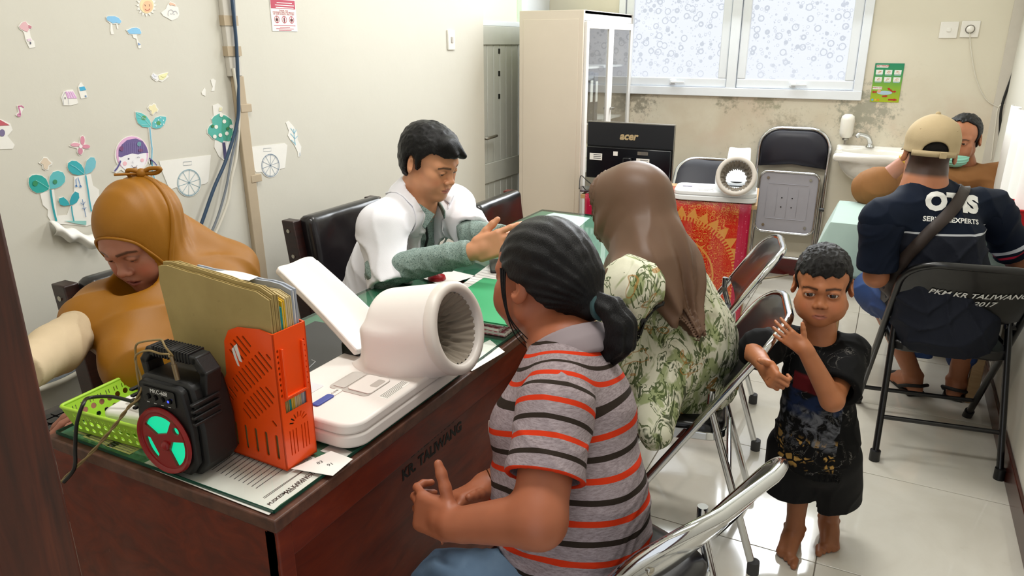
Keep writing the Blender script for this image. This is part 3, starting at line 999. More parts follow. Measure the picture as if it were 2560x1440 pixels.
back_text('PKM KR TALIWANG', 0.865, 0.034, 0.25, 0.03)
back_text('JKN 2017', 0.822, 0.034, 0.25, 0.025)

# dark wooden chairs with padded vinyl backs along the left wall
def wood_mat(name, a, b, sc=(3, 3, 30), rough=0.35):
 t = NT(name); v = t.coord('Object', sc); n = t.noise(v, 2.2, 6, 0.6, dist=1.0)
 t.base(t.ramp(n, [(0.3, a), (0.7, b)])); t.set(rough=rough, coat=0.15); t.bump(n, 0.08, 0.002)
 MATS[name] = t.m; return t.m

M_wenge = wood_mat('dark_chair_wood', '#190c0a', '#341713')
M_redwood = wood_mat('red_chair_wood', '#4a1513', '#6d211b')

def wood_chair(loc, rz, label, wood, H=0.87, W=0.56):
 r = empty('padded_wooden_chair', loc, rz)
 tilt = 0.12
 for sx in (-1, 1):
  # rear post leans back a little
  pts = []
  x0, x1 = sx * (W / 2 - 0.045), sx * W / 2
  p = MB(); prof = [(-0.24, 0), (-0.185, 0), (-0.20, 0.42), (-0.26, H - 0.02), (-0.32, H - 0.02), (-0.265, 0.40)]
  M = Matrix(((0, 0, 1, 0), (1, 0, 0, 0), (0, 1, 0, 0), (0, 0, 0, 1)))
  p.prism(prof, x0, x1, M).build('rear_post', wood, r, bevel=0.004)
  MB().box2((x0, 0.19, 0), (x1, 0.245, 0.40)).build('front_leg', wood, r, bevel=0.004)
  MB().box2((x0 + 0.005 * sx, -0.2, 0.335), (x1 - 0.005 * sx, 0.2, 0.40)).build('side_rail', wood, r, bevel=0.004)
  for z in (H - 0.06, H - 0.16):
   yy = -0.228 - (z - 0.42) / (H - 0.44) * 0.06 - 0.005
   MB().cyl((sx * W / 2, yy, z), (sx * (W / 2 + 0.003), yy, z), 0.008, 12).build('screw', M_screw, r, smooth=60)
 MB().box2((-W / 2 + 0.045, 0.2, 0.335), (W / 2 - 0.045, 0.235, 0.40)).build('front_rail', wood, r, bevel=0.004)

 def pillow(name, w, h, th, M):
  f = DISP(rbx((0, 0, 0), (w / 2, th / 2, h / 2), 0.028), lambda P: 0.0035 * np.sin(P[:, 0] * 23 + 2 * vnoise(P * 14)) * np.sin(P[:, 2] * 17))
  V, Q = surf(f, (-w / 2 - 0.02, -th / 2 - 0.02, -h / 2 - 0.02), (w / 2 + 0.02, th / 2 + 0.02, h / 2 + 0.02), 0.009)
  R = np.array(M.to_3x3()); V = V @ R.T + _a(M.translation)
  return np_obj(name, V, Q, M_vinyl, r)
 pillow('back_cushion', W - 0.085, 0.36, 0.075, TR(0, -0.225, H - 0.185, rx=0.13))
 pillow('seat_cushion', W - 0.02, 0.44, 0.07, TR(0, 0.02, 0.43, rx=PI / 2))
 tag(r, label, 'chair', 'padded chairs along the sticker wall')
 return r

wood_chair((-1.76, 1.455, 0), -PI / 2, 'dark wooden chair with black padded back behind the woman in mustard', M_wenge)
wood_chair((-1.745, 2.355, 0), -PI / 2, 'dark wooden chair with black padded back behind the man in the white coat', M_wenge)
wood_chair((-1.38, 3.02, 0), -PI / 2, 'reddish wooden chair with black padded back beside the tall cabinet', M_redwood, H=0.82, W=0.52)

# ---------------------------------------------------------------- the two reddish-brown desks with glass tops
t = NT('desk_wood'); v = t.coord('Object', (4, 1.2, 6)); n = t.noise(v, 3, 6, 0.6, dist=1.5)
v2 = t.coord('Object')
c = t.ramp(n, [(0.25, '#481406'), (0.5, '#67210c'), (0.75, '#7a2c10')])
c = t.mix(t.ramp(t.noise(v2, 55, 6, 0.7), [(0.66, 0.0), (0.74, 0.55)]), c, lin('#8a6a52'))
t.base(c); t.set(rough=t.ramp(t.noise(v2, 9, 4), [(0.3, 0.35), (0.7, 0.5)]), spec=0.35); t.bump(n, 0.12, 0.003); M_desk = t.m
t = NT('desk_edge'); v = t.coord('Object', (6, 6, 6)); n = t.noise(v, 5, 6, 0.65)
t.base(t.ramp(n, [(0.3, '#3d241b'), (0.7, '#6b4433')])); t.set(rough=0.5); M_dedge = t.m

def glass(name, tint='#fdfffe', refl=1.0):
 t = NT(name); t.n.remove(t.b)
 tr = t.new('ShaderNodeBsdfTransparent'); tr.inputs[0].default_value = (*lin(tint), 1)
 gl = t.new('ShaderNodeBsdfGlossy'); gl.inputs['Roughness'].default_value = 0.03
 fr = t.new('ShaderNodeFresnel'); fr.inputs[0].default_value = 1.5; ge = t.new('ShaderNodeNewGeometry')
 mx = t.new('ShaderNodeMixShader'); t.link(t.math('MULTIPLY', t.math('MULTIPLY', fr.outputs[0], refl, clamp=True), t.math('SUBTRACT', 1.0, ge.outputs['Backfacing'])), mx.inputs[0]); t.link(tr.outputs[0], mx.inputs[1]); t.link(gl.outputs[0], mx.inputs[2])
 t.link(mx.outputs[0], t.out.inputs[0]); MATS[name] = t.m; return t.m

M_glass = glass('clear_glass')
M_gedge = mat('glass_green_edge', '#12493a', 0.15, var=0.1)
M_felt = mat('green_liner', '#2c6a4e', 0.6, var=0.12, vscale=8)
ZT = 0.767                                         # desk wood top
DX1 = AZ(686, 1303, ZT).x; DY0 = AZ(686, 1303, ZT).y; DX0 = DX1 - 0.60
ZG = ZT + 0.008

def desk(name, y0, y1, label, tray=False):
 cx, cy = (DX0 + DX1) / 2, (y0 + y1) / 2
 r = empty(name, (cx, cy, 0))
 w, d = DX1 - DX0, y1 - y0
 MB().box((0, 0, ZT - 0.0135), (w, d, 0.025)).build('top_board', M_dedge, r, bevel=0.003)
 MB().box((w / 2 - 0.016, 0, ZT - 0.061), (0.022, d - 0.008, 0.070)).build('front_apron', M_desk, r, bevel=0.003)
 MB().box((w / 2 - 0.045, 0, 0.36), (0.018, d - 0.06, 0.66)).build('modesty_panel', M_desk, r, bevel=0.002)
 for s in (-1, 1):
  MB().box((0, s * (d / 2 - 0.016), (ZT - 0.026) / 2), (w - 0.012, 0.024, ZT - 0.026)).build('end_panel', M_desk, r, bevel=0.003)
  MB().box((w / 2 - 0.018, s * (d / 2 - 0.022), (ZT - 0.026) / 2), (0.03, 0.036, ZT - 0.028)).build('corner_post', M_desk, r, bevel=0.004)
 g = 0.014
 MB().box((0, 0, ZT + 0.0006), (w - 2 * g - 0.002, d - 2 * g - 0.002, 0.0012)).build('green_liner', M_felt, r)
 gp = MB().box((0, 0, ZT + 0.0050), (w - 2 * g, d - 2 * g, 0.0055)).build('glass_top', M_glass, r)
 ed = MB()
 for (a, b) in (((w / 2 - g, -d / 2 + g), (w / 2 - g + 0.0015, d / 2 - g)), ((-w / 2 + g - 0.0015, -d / 2 + g), (-w / 2 + g, d / 2 - g)),
                   ((-w / 2 + g, -d / 2 + g - 0.0015), (w / 2 - g, -d / 2 + g)), ((-w / 2 + g, d / 2 - g), (w / 2 - g, d / 2 - g + 0.0015))):
  MB().box2((a[0], a[1], ZT + 0.0015), (b[0], b[1], ZT + 0.0078)).build('glass_edge', M_gedge, gp)
 tag(r, label, 'desk', 'wooden desks with glass tops')
 return r

DY1 = DY0 + 1.20
desk1 = desk('office_desk', DY0, DY1, 'reddish-brown wooden desk under glass, nearest the camera')
desk2 = desk('office_desk', DY1 + 0.012, DY1 + 1.12, 'reddish-brown wooden desk under glass in front of the man in the white coat')
# stencilled letters on the modesty panel of the near desk
M_stencil = mat('black_stencil', '#17120e', 0.7, var=0.3, vscale=80)
xs = (DX1 - DX0) / 2 - 0.045 + 0.0095
for (txt, u, v_, sz) in (('PUSKESMAS PKM', 1083, 1088, 0.030), ('KR. TALIWANG', 1084, 1124, 0.036)):
 p = AX(u, v_, DX1 - 0.036)
 M = frame((xs, p.y - desk1.location.y, p.z), (0, 1, 0), (1, 0, 0))
 text('stencil_lettering', txt if 'KR' in txt else 'INVENT. PKM', sz, M_stencil, M, desk1, bold=0.0012, extrude=0.0004)

# keyboard tray on the sitter's side of the near desk
kt = empty('keyboard_tray', (DX0 - 0.11, DY0 + 0.30, 0.70))
MB().box((0, 0, 0), (0.24, 0.56, 0.016)).build('tray_board', M_wenge, kt, bevel=0.003)
for sy in (-1, 1): MB().box((0.0, sy * 0.27, 0.012), (0.22, 0.015, 0.03)).build('tray_rail', M_wenge, kt, bevel=0.002)
tag(kt, 'dark pull-out keyboard tray at the side of the near desk', 'tray')
kb = empty('keyboard', (DX0 - 0.10, DY0 + 0.21, 0.708), 0.0)
MB().box((0, 0, 0.008), (0.15, 0.40, 0.016)).build('keyboard_body', M_black, kb, bevel=0.004)
M_key = mat('key_black', '#1d1d20', 0.45)
k0 = None
for i in range(5):
 for j in range(14):
  if k0 is None:
   k0 = MB().prism(rrect(0.021, 0.0235, 0.003, 2), 0.016, 0.021).build('key', M_key, kb); o = k0
  else:
   o = k0.copy(); COL.objects.link(o)
  o.location = (-0.052 + i * 0.026, -0.178 + j * 0.0273, 0)
tag(kb, 'black computer keyboard under the hand of the woman in mustard', 'keyboard')

# ---------------------------------------------------------------- red batik desk
M_ply = wood_mat('light_plywood', '#a9865c', '#c4a276', (2, 2, 14), 0.5)
t = NT('batik_cloth')
v = t.coord('Object')
sp = t.new('ShaderNodeSeparateXYZ'); t.link(v, sp.inputs[0])
cm = t.new('ShaderNodeCombineXYZ'); t.link(sp.outputs[0], cm.inputs[0]); t.link(sp.outputs[2], cm.inputs[1]); pv = cm.outputs[0]
red = t.mix(t.noise(v, 6, 3), lin('#b3160f'), lin('#c8240f'))

def lines(val, f, w):
 return t.math('LESS_THAN', t.math('ABSOLUTE', t.math('SUBTRACT', t.math('FRACT', t.math('MULTIPLY', val, f)), 0.5)), w)

vm = t.new('ShaderNodeVectorMath', operation='DISTANCE'); t.link(pv, vm.inputs[0]); vm.inputs[1].default_value = (0.08, 0.30, 0)
rad = vm.outputs['Value']
ring = t.math('LESS_THAN', t.math('ABSOLUTE', t.math('SUBTRACT', rad, 0.315)), 0.012)
ring2 = t.math('LESS_THAN', t.math('ABSOLUTE', t.math('SUBTRACT', rad, 0.20)), 0.005)
an = t.math('ARCTAN2', t.math('SUBTRACT', sp.outputs[2], 0.30), t.math('SUBTRACT', sp.outputs[0], 0.08))
tri = t.math('PINGPONG', t.math('MULTIPLY', an, 11.0), 1.0)
teeth = t.math('MULTIPLY', t.math('GREATER_THAN', rad, 0.325), t.math('LESS_THAN', t.math('SUBTRACT', rad, 0.325), t.math('MULTIPLY', tri, 0.055)))
no = t.noise(pv, 24, 2, 0.4, dist=1.6)
vines = t.math('MULTIPLY', lines(no, 8.0, 0.11), t.math('GREATER_THAN', rad, 0.02))
fl = t.voro(pv, 20.0, 'F1', 0, 0.8)
flow = t.math('MULTIPLY', t.math('LESS_THAN', fl, 0.36), lines(fl, 8.0, 0.16))
reg = t.ramp(t.noise(pv, 6.5, 2), [(0.36, 0.25), (0.5, 1.0)])
gold = t.math('MAXIMUM', t.math('MULTIPLY', t.math('MAXIMUM', vines, flow), reg), t.math('MAXIMUM', t.math('MAXIMUM', ring2, teeth), t.math('MULTIPLY', ring, lines(an, 18.0, 0.25))))
c = t.mix(t.math('MULTIPLY', gold, 0.85), red, lin('#d49a4a'))
edge = t.math('GREATER_THAN', t.math('ABSOLUTE', sp.outputs[0]), 0.385)
dots = t.math('LESS_THAN', t.voro(pv, 70, 'F1', 0, 0.5), 0.2)
c = t.mix(edge, c, t.mix(t.math('MULTIPLY', dots, 0.7), lin('#b00f3a'), lin('#d8788a')))
t.base(c); t.set(rough=0.32, coat=0.5, coat_rough=0.08)
M_batik = t.m
ZR = 0.705
fr = AZ(1893, 514, ZR); ang = math.radians(8)
rd = empty('side_desk', (fr.x - 0.47 * math.cos(ang), fr.y - 0.47 * math.sin(ang), 0), ang)
RW, RD = 0.94, 0.52
MB().box((0, RD / 2, ZR - 0.0125), (RW, RD, 0.022)).build('table_top', M_ply, rd, bevel=0.002)
for s in (-1, 1): MB().box((s * (RW / 2 - 0.03), RD / 2 + 0.01, (ZR - 0.024) / 2), (0.018, RD - 0.05, ZR - 0.024)).build('side_panel', M_ply, rd, bevel=0.002)
MB().box((0, RD - 0.06, 0.42), (RW - 0.08, 0.016, 0.5)).build('back_panel', M_ply, rd)
tag(rd, 'light plywood desk under the red cloth, carrying the black monitor', 'desk')
cl = MB()

def drape(u, v):
 x = (u - 0.5) * 0.885
 s = v * 1.10
 if s < 0.40: return (x, 0.40 - s, ZR + 0.0035 + 0.0006 * math.sin(x * 40))
 h = s - 0.40
 if h < 0.012: return (x, -0.006 * (h / 0.012), ZR + 0.0035 - h * 0.4)
 wv = 0.006 * math.sin(x * 15) * (h / 0.7) + 0.003 * math.sin(x * 41 + 1)
 return (x, -0.010 + wv - 0.01 * h, ZR - 0.002 - h)

cl.grid(drape, 61, 45)
o = cl.build('batik_cloth', M_batik, None, smooth=40)
o.matrix_world = rd.matrix_basis
so = o.modifiers.new('thick', 'SOLIDIFY'); so.thickness = 0.0015; so.offset = 1
tag(o, 'glossy red and gold batik cloth with magenta border hanging from the side desk', 'tablecloth')

# ---------------------------------------------------------------- tall white cabinet with glass doors
M_cream = mat('cabinet_cream', '#d8ccbc', 0.45, var=0.03, vscale=4)
M_cwhite = mat('cabinet_white', '#e4e2de', 0.4, var=0.03)
CY0 = 4.22; CY1 = 5.115
CX1 = AY(1455, 200, CY0).x; CX0 = AY(1298, 200, CY0).x; CH = AY(1455, 24, CY0).z
cb = empty('glass_cabinet', ((CX0 + CX1) / 2, (CY0 + CY1) / 2, 0))
cw, cd = CX1 - CX0, CY1 - CY0
MB().box((0, -cd / 2 + 0.009, CH / 2), (cw, 0.018, CH)).build('side_panel', M_cream, cb, bevel=0.003)
MB().box((0, -cd / 2 - 0.001, CH / 2 - 0.012), (cw - 0.055, 0.004, CH - 0.075)).build('side_inset', M_cream, cb, bevel=0.002)
MB().box((0, cd / 2 - 0.009, CH / 2), (cw, 0.018, CH)).build('side_panel', M_cream, cb, bevel=0.003)
MB().box((-cw / 2 + 0.006, 0, CH / 2), (0.012, cd - 0.036, CH)).build('rear_panel', M_cream, cb)
MB().box((0, 0, CH - 0.01), (cw, cd - 0.036, 0.02)).build('top_panel', M_cream, cb)
MB().box((0, 0, 0.05), (cw - 0.01, cd - 0.036, 0.1)).build('plinth', M_cream, cb)
for z in (0.42, 0.72, 1.02, 1.36): MB().box((-0.01, 0, z), (cw - 0.06, cd - 0.04, 0.012)).build('shelf', M_cwhite, cb)
MB().box((cw / 2 - 0.01, 0, CH - 0.03), (0.02, cd - 0.036, 0.055)).build('door_header', M_cwhite, cb, bevel=0.002)
for s in (-1, 1):
 y0, y1 = (-cd / 2 + 0.02, -0.002) if s < 0 else (0.002, cd / 2 - 0.02)
 dr = MB(); z0, z1 = 0.11, CH - 0.06; w = 0.042; x0, x1 = cw / 2 - 0.004, cw / 2 + 0.016
 dr.box2((x0, y0, z0), (x1, y0 + w, z1)).box2((x0, y1 - w, z0), (x1, y1, z1)).box2((x0, y0 + w, z0), (x1, y1 - w, z0 + w)).box2((x0, y0 + w, z1 - w), (x1, y1 - w, z1))
 d = dr.build('door', M_cwhite, cb, bevel=0.003)
 MB().box2((x0 + 0.008, y0 + w - 0.005, z0 + w - 0.005), (x0 + 0.012, y1 - w + 0.005, z1 - w + 0.005)).build('glass_pane', glass('cabinet_glass%d' % (s + 1), '#fbfdfc', 2.6), d)
 if s > 0:
  MB().cyl((x1, y0 + 0.02, 1.10), (x1 + 0.02, y0 + 0.02, 1.10), 0.008, 12).build('door_knob', M_steel, d, smooth=60)
  MB().box((x1 + 0.024, y0 + 0.02, 1.10), (0.008, 0.035, 0.014)).build('cabinet_key', M_steel, d, bevel=0.002)
tag(cb, 'tall cream metal cabinet with two narrow glass doors beside the window', 'cabinet')
M_paperw = mat('paper_white', '#eceae4', 0.7, var=0.03)
M_bind = mat('binder_grey', '#4b4a50', 0.5)
M_bindk = mat('binder_black', '#202027', 0.5)
bx0 = cb.location.x; by0 = cb.location.y
for i, (yy, z, h, th, m, rot) in enumerate([(-0.37, 1.026, 0.29, 0.05, M_bindk, 0.1), (-0.30, 1.026, 0.31, 0.07, M_bind, 0.0), (-0.20, 1.026, 0.31, 0.07, M_bindk, 0.0), (-0.11, 1.026, 0.30, 0.06, M_bind, 0.0)]):
 r = empty('lever_binder', (bx0 + 0.05, by0 + yy, z), 0.0, rot=(rot, 0, 0))
 MB().box((0, 0, h / 2), (0.25, th, h)).build('binder_cover', m, r, bevel=0.003)
 MB().box((0.1262, 0, h * 0.62), (0.002, th * 0.62, h * 0.42)).build('spine_label', M_paperw, r)
 MB().lathe([(0.008, 0), (0.012, 0), (0.012, 0.003), (0.008, 0.003), (0.008, 0)], 14, TR(0.1255, 0, h * 0.22, ry=PI / 2), caps=False).build('finger_ring', M_screw, r, smooth=60)
 tag(r, ['black lever binder leaning at the near end of the cabinet shelf', 'grey lever binder second from the near end of the cabinet shelf', 'black lever binder third from the near end of the cabinet shelf', 'grey lever binder farthest along the cabinet shelf'][i], 'binder', 'binders on the cabinet shelf')
for i in range(3):
 st_ = empty('paper_stack', (bx0 + 0.04, by0 - 0.22, (0.426, 0.726, 0.80)[i]))
 MB().box((0, 0, 0.035), (0.22, 0.30, 0.07)).build('sheets', M_paperw, st_, bevel=0.002)
 MB().box((0, 0, 0.0725), (0.225, 0.31, 0.005)).build('cover_folder', mat('manila%d' % i, ('#d8c89a', '#c9b98c', '#e0d5b0')[i], 0.7), st_)
 tag(st_, ('stack of papers on the lowest visible cabinet shelf', 'lower stack of papers on the middle cabinet shelf', 'upper stack of papers on the middle cabinet shelf')[i], 'papers', 'paper stacks in the cabinet')

# ---------------------------------------------------------------- green-cloth table by the back corner
ZK = 0.75
ca = AZ(2089, 502, ZK); cbn = AZ(2076, 557, ZK)
tb = empty('small_table', (0.17, (ca.y + cbn.y) / 2, 0))
tx0, tx1, ty0, ty1 = cbn.x, 0.53, cbn.y, ca.y
off = tb.location
MB().box2((tx0 - off.x + 0.01, ty0 - off.y + 0.01, ZK - 0.03), (tx1 - off.x, ty1 - off.y - 0.01, ZK - 0.008)).build('table_top', M_ply, tb, bevel=0.003)
for (x, y) in ((tx0 + 0.06, ty0 + 0.06), (tx0 + 0.06, ty1 - 0.06), (tx1 - 0.05, ty0 + 0.06), (tx1 - 0.05, ty1 - 0.06)):
 MB().box((x - off.x, y - off.y, (ZK - 0.03) / 2), (0.045, 0.045, ZK - 0.03)).build('leg', M_ply, tb, bevel=0.003)
MB().box2((tx0 - off.x + 0.05, ty0 - off.y + 0.05, ZK - 0.11), (tx1 - off.x - 0.04, ty0 - off.y + 0.07, ZK - 0.03)).build('apron', M_ply, tb)
tag(tb, 'wooden table under the pale green cloth by the sink', 'table')
M_gcloth = mat('green_cloth', '#9db4ac', 0.75, var=0.06, vscale=12, bump=0.1, bscale=300, sheen=0.2)
W_, D_ = tx1 - tx0, ty1 - ty0

def gcloth(u, v):
 # u along x (with overhang on the left), v along y (with overhang to the front)
 X = -0.14 + u * (W_ + 0.14); Yv = -0.24 + v * (D_ + 0.24)
 dx = max(0.0, -X); dy = max(0.0, -Yv)
 x = max(X, 0.0); y = max(Yv, 0.0)
 drop = max(dx, dy) + 0.3 * min(dx, dy)
 fold = 0.018 * math.sin(X * 26) * (dy / 0.24) + 0.012 * math.sin(Yv * 30) * (dx / 0.14)
 return (tx0 + x - min(dx, 0.14) * 0.35 - dy * 0.10 * (1 if X < 0.05 else 0), ty0 + y - dy * 0.30 - fold * 0.6, ZK + 0.002 - drop * 0.93)

g = MB().grid(gcloth, 61, 49).build('green_tablecloth', M_gcloth, None, smooth=50)
so = g.modifiers.new('thick', 'SOLIDIFY'); so.thickness = 0.0015; so.offset = 1
tag(g, 'pale green cloth hanging over the table by the sink', 'tablecloth')
# ================================================================== THINGS ON THE DESKS AND WALLS
from mathutils.geometry import delaunay_2d_cdt

def holed(outer, holes, th, M=I4, mb=None):
 """flat panel with holes: outer + hole loops (2d), thickness th along local z"""
 pts = []; edges = []
 for lp in [outer] + holes:
  b = len(pts); pts += [Vector(p) for p in lp]; edges += [(b + i, b + (i + 1) % len(lp)) for i in range(len(lp))]
 vs, es, fs, *_ = delaunay_2d_cdt(pts, edges, [], 0, 1e-6)
 mb = mb or MB(); n = len(vs)

 def inp(x, y, lp):
  c = False; j = len(lp) - 1
  for i in range(len(lp)):
   if (lp[i][1] > y) != (lp[j][1] > y) and x < (lp[j][0] - lp[i][0]) * (y - lp[i][1]) / (lp[j][1] - lp[i][1]) + lp[i][0]: c = not c
   j = i
  return c
 keep = []
 for f in fs:
  x = sum(vs[i].x for i in f) / len(f); y = sum(vs[i].y for i in f) / len(f)
  if inp(x, y, outer) and not any(inp(x, y, h) for h in holes): keep.append(list(f))
 fs = keep

 def area2(f): return sum(vs[f[i]].x * vs[f[(i + 1) % len(f)]].y - vs[f[(i + 1) % len(f)]].x * vs[f[i]].y for i in range(len(f)))
 fs = [f if area2(f) > 0 else f[::-1] for f in fs]
 V3 = [(v.x, v.y, 0) for v in vs] + [(v.x, v.y, th) for v in vs]
 cnt = {}
 for f in fs:
  for i in range(len(f)): cnt[(f[i], f[(i + 1) % len(f)])] = 1
 F3 = [f[::-1] for f in fs] + [[i + n for i in f] for f in fs]
 for (a, b) in cnt:
  if (b, a) not in cnt: F3.append([a, b, b + n, a + n])
 mb.add(V3, F3, M); return mb

def slot(cx, cy, l, w, ang, n=4):
 out = []; ca, sa = math.cos(ang), math.sin(ang)
 for s in (1, -1):
  for i in range(n + 1):
   a = -PI / 2 + PI * i / n if s > 0 else PI / 2 + PI * i / n
   x = s * (l / 2 - w / 2) + w / 2 * math.cos(a); y = w / 2 * math.sin(a)
   out.append((cx + x * ca - y * sa, cy + x * sa + y * ca))
 return out

def circ(cx, cy, rx, ry=None, n=20, a0=0, a1=2 * PI):
 ry = rx if ry is None else ry
 return [(cx + rx * math.cos(a0 + (a1 - a0) * i / n), cy + ry * math.sin(a0 + (a1 - a0) * i / n)) for i in range(n)]

# ---------------------------------------------------------------- automatic blood pressure machines
t = NT('machine_white'); v = t.coord(); t.base(t.mix(t.noise(v, 3, 2), lin('#e3dcd6'), lin('#eae5df'))); t.set(rough=0.42, spec=0.4); t.bump(t.noise(v, 900, 2), 0.05, 0.0005); M_mach = t.m
M_mach2 = mat('machine_white_cool', '#eceef0', 0.35, var=0.02)
M_ring = mat('ring_warm', '#d5cdc4', 0.4, var=0.03)
M_seam = mat('seam_grey', '#8d857c', 0.6)
M_panelgrey = mat('recess_grey', '#b9b2ab', 0.5)
M_cuff = mat('cuff_taupe', '#8f8474', 0.8, var=0.1, vscale=25, bump=0.1, bscale=400, sheen=0.3)
M_blue = mat('button_blue', '#3b4a9a', 0.4)

def bp_machine(loc, rz, label, body, cool=False):
 r = empty('blood_pressure_machine', loc, rz)
 c0 = _a((0.100, -0.158, 0.150)); n = _a((0, -math.cos(0.26), math.sin(0.26)))
 ax = -n
 # base slab
 base = S(DISP(rbx((0, 0, 0.026), (0.212, 0.123, 0.026), 0.0235), lambda P: 0 * P[:, 0]), k=0.001)
 f2 = lambda P: np.maximum(np.sqrt(np.maximum(np.abs(P[:, 0]) - (0.213 - 0.045), 0) ** 2 + np.maximum(np.abs(P[:, 1]) - (0.123 - 0.045), 0) ** 2) - 0.045, np.abs(P[:, 2] - 0.026) - 0.026)
 fb = lambda P: smax(f2(P), -1 + 0 * P[:, 0], 0.001)
 MB().prism(rrect(0.426, 0.246, 0.045, 8), 0.003, 0.030).build('base_shell', body, r, bevel=0.005, seg=3)
 MB().prism(rrect(0.424, 0.244, 0.044, 8), 0.0305, 0.054).build('top_shell', body, r, bevel=0.006, seg=3)
 MB().prism(rrect(0.40, 0.22, 0.035, 6), 0.0, 0.004).build('base_foot', M_black, r)

 # tunnel housing on its pedestal
 def axial(P): q = P - c0; return q @ ax

 def radial(P):
  q = P - c0; tt = q @ ax; q = q - tt[:, None] * ax; return np.sqrt((q * q).sum(1))
 tube_f = lambda P: smax(radial(P) - 0.099 - 0.004 * np.clip(axial(P) / 0.15, 0, 1), np.abs(axial(P) - 0.088) - 0.088, 0.02)
 ped = lambda P: smax(np.sqrt(((P[:, 0] - 0.100) / 1.0) ** 2 + ((P[:, 1] + 0.020) / 1.05) ** 2) - 0.101 + 0.006 * np.clip((P[:, 2] - 0.05) / 0.1, 0, 1), np.abs(P[:, 2] - 0.095) - 0.048, 0.012)
 flare = lambda P: smax(np.sqrt(((P[:, 0] - 0.098) / 1.0) ** 2 + ((P[:, 1] + 0.008) / 1.0) ** 2) - 0.112 + 0.02 * np.clip((P[:, 2] - 0.052) / 0.015, 0, 1.5), np.abs(P[:, 2] - 0.060) - 0.008, 0.004)
 bore = lambda P: radial(P) - 0.078
 hous = S(U(tube_f, (ped, 0.03), (flare, 0.01)), bore, k=0.006)
 sdf_obj('cuff_housing', hous, [((-0.03, -0.19, 0.045), (0.23, 0.16, 0.275), 0.0042)], body, r)
 Mx = frame(c0, (1, 0, 0), n)
 MB().lathe([(0.078, -0.012), (0.078, 0.004), (0.083, 0.010), (0.094, 0.010), (0.1005, 0.004), (0.1015, -0.012)], 48, Mx, caps=False).build('front_ring', M_ring, r, smooth=60)

 def cf(u, v):
  a = u * 2 * PI; d = v
  rr = 0.079 - (0.022 if cool else 0.036) * math.sin(min(1, d * 1.6) * PI / 2) + 0.0055 * math.sin(a * 17 + 3 * math.sin(d * 7)) * min(1, d * 3) + 0.003 * math.sin(a * 31 + 5 * d)
  p = _a((math.cos(a) * rr, math.sin(a) * rr * 0.97 - 0.006 * d, -0.004 - 0.135 * d))
  return Mx @ Vector(p)
 MB().grid(cf, 141, 16).build('cuff_cloth', M_cuff, r, smooth=180)
 # forearm rest: trough plate rising behind the tunnel
 up = _a((0, math.cos(0.62), math.sin(0.62))); st = _a((0.100, 0.075, 0.058)); L = 0.285

 def plate(th):
  def g(u, v):
   w = 0.058 + 0.010 * (1 - v)
   x = (u - 0.5) * 2
   ss = v * L - 0.014 * (abs(x) ** 5) * (1 if v > 0.9 else 0)
   h = 0.016 * x * x + 0.004 * math.sin(v * PI)
   p = st + up * ss + _a((0, -math.sin(0.62), math.cos(0.62))) * (h + th)
   return Vector((p[0] + x * w, p[1], p[2]))
  return g
 pm = MB(); pm.grid(plate(0.012), 15, 20); a = pm.v[:]; q = [f[:] for f in pm.f]
 pm2 = MB(); pm2.grid(plate(-0.006), 15, 20); b = pm2.v[:]
 L_ = len(a); rim = [i for i in range(15)] + [j * 15 + 14 for j in range(1, 20)] + [19 * 15 + i for i in range(13, -1, -1)] + [j * 15 for j in range(18, 0, -1)]
 mm = MB(); mm.add(a + b, q + [[i + L_ for i in f[::-1]] for f in q] + [(rim[(k + 1) % len(rim)], rim[k], L_ + rim[k], L_ + rim[(k + 1) % len(rim)]) for k in range(len(rim))])
 mm.build('arm_rest', body, r, smooth=60, bevel=0.004)
 MB().box((0.100, 0.10, 0.05), (0.09, 0.05, 0.06)).build('arm_rest_bracket', M_black, r, bevel=0.004)
 # printer door, display, buttons, label
 MB().prism(rrect(0.088, 0.10, 0.012, 4, -0.055, -0.015), 0.054, 0.0552).build('printer_frame', M_panelgrey, r)
 pd = MB().prism(rrect(0.074, 0.058, 0.008, 4, -0.052, -0.036), 0.0552, 0.058).build('printer_door', body, r, bevel=0.001)
 MB().prism(rrect(0.034, 0.018, 0.004, 3, -0.044, -0.052), 0.058, 0.0586).build('door_grip', M_panelgrey, pd)
 MB().prism(rrect(0.074, 0.030, 0.003, 3, -0.052, 0.014), 0.0552, 0.0565).build('paper_window', mat('window_haze', '#c6c0ba', 0.2), r)
 MB().prism(rrect(0.052, 0.018, 0.006, 3, -0.150, 0.002), 0.054, 0.0575).build('start_button', M_blue if not cool else mat('button_grey', '#8f8a9c', 0.4), r, bevel=0.002)
 MB().prism(rrect(0.03, 0.018, 0.005, 3, -0.112, 0.004), 0.054, 0.0565).build('clear_button', body, r, bevel=0.001)
 text('button_lettering', 'CLEAR', 0.007, M_inkgrey, TR(-0.112, 0.004, 0.0568), r, extrude=0.0001)
 lb = MB().prism(rrect(0.085, 0.022, 0.001, 1, -0.045, -0.095), 0.054, 0.0545).build('warning_label', M_paperw, r)
 for k in range(5): MB().box((-0.045 + (0.012 if k == 4 else 0) * -1, -0.087 - k * 0.004, 0.0546), (0.078 - (0.024 if k == 4 else 0), 0.0013, 0.0003)).build('label_line', M_inkgrey, lb)
 dp = MB().prism(rrect(0.075, 0.055, 0.004, 3, -0.135, 0.072), 0.054, 0.0552).build('display_window', mat('display_pale', '#d9dde0', 0.12), r)
 if cool:
  for k in range(3): MB().prism(rrect(0.024, 0.012, 0.004, 2, -0.085 + 0.03 * k, -0.088), 0.054, 0.0562).build('feed_button', body, r, bevel=0.001)
 # seam line of the housing hatch
 pts = []
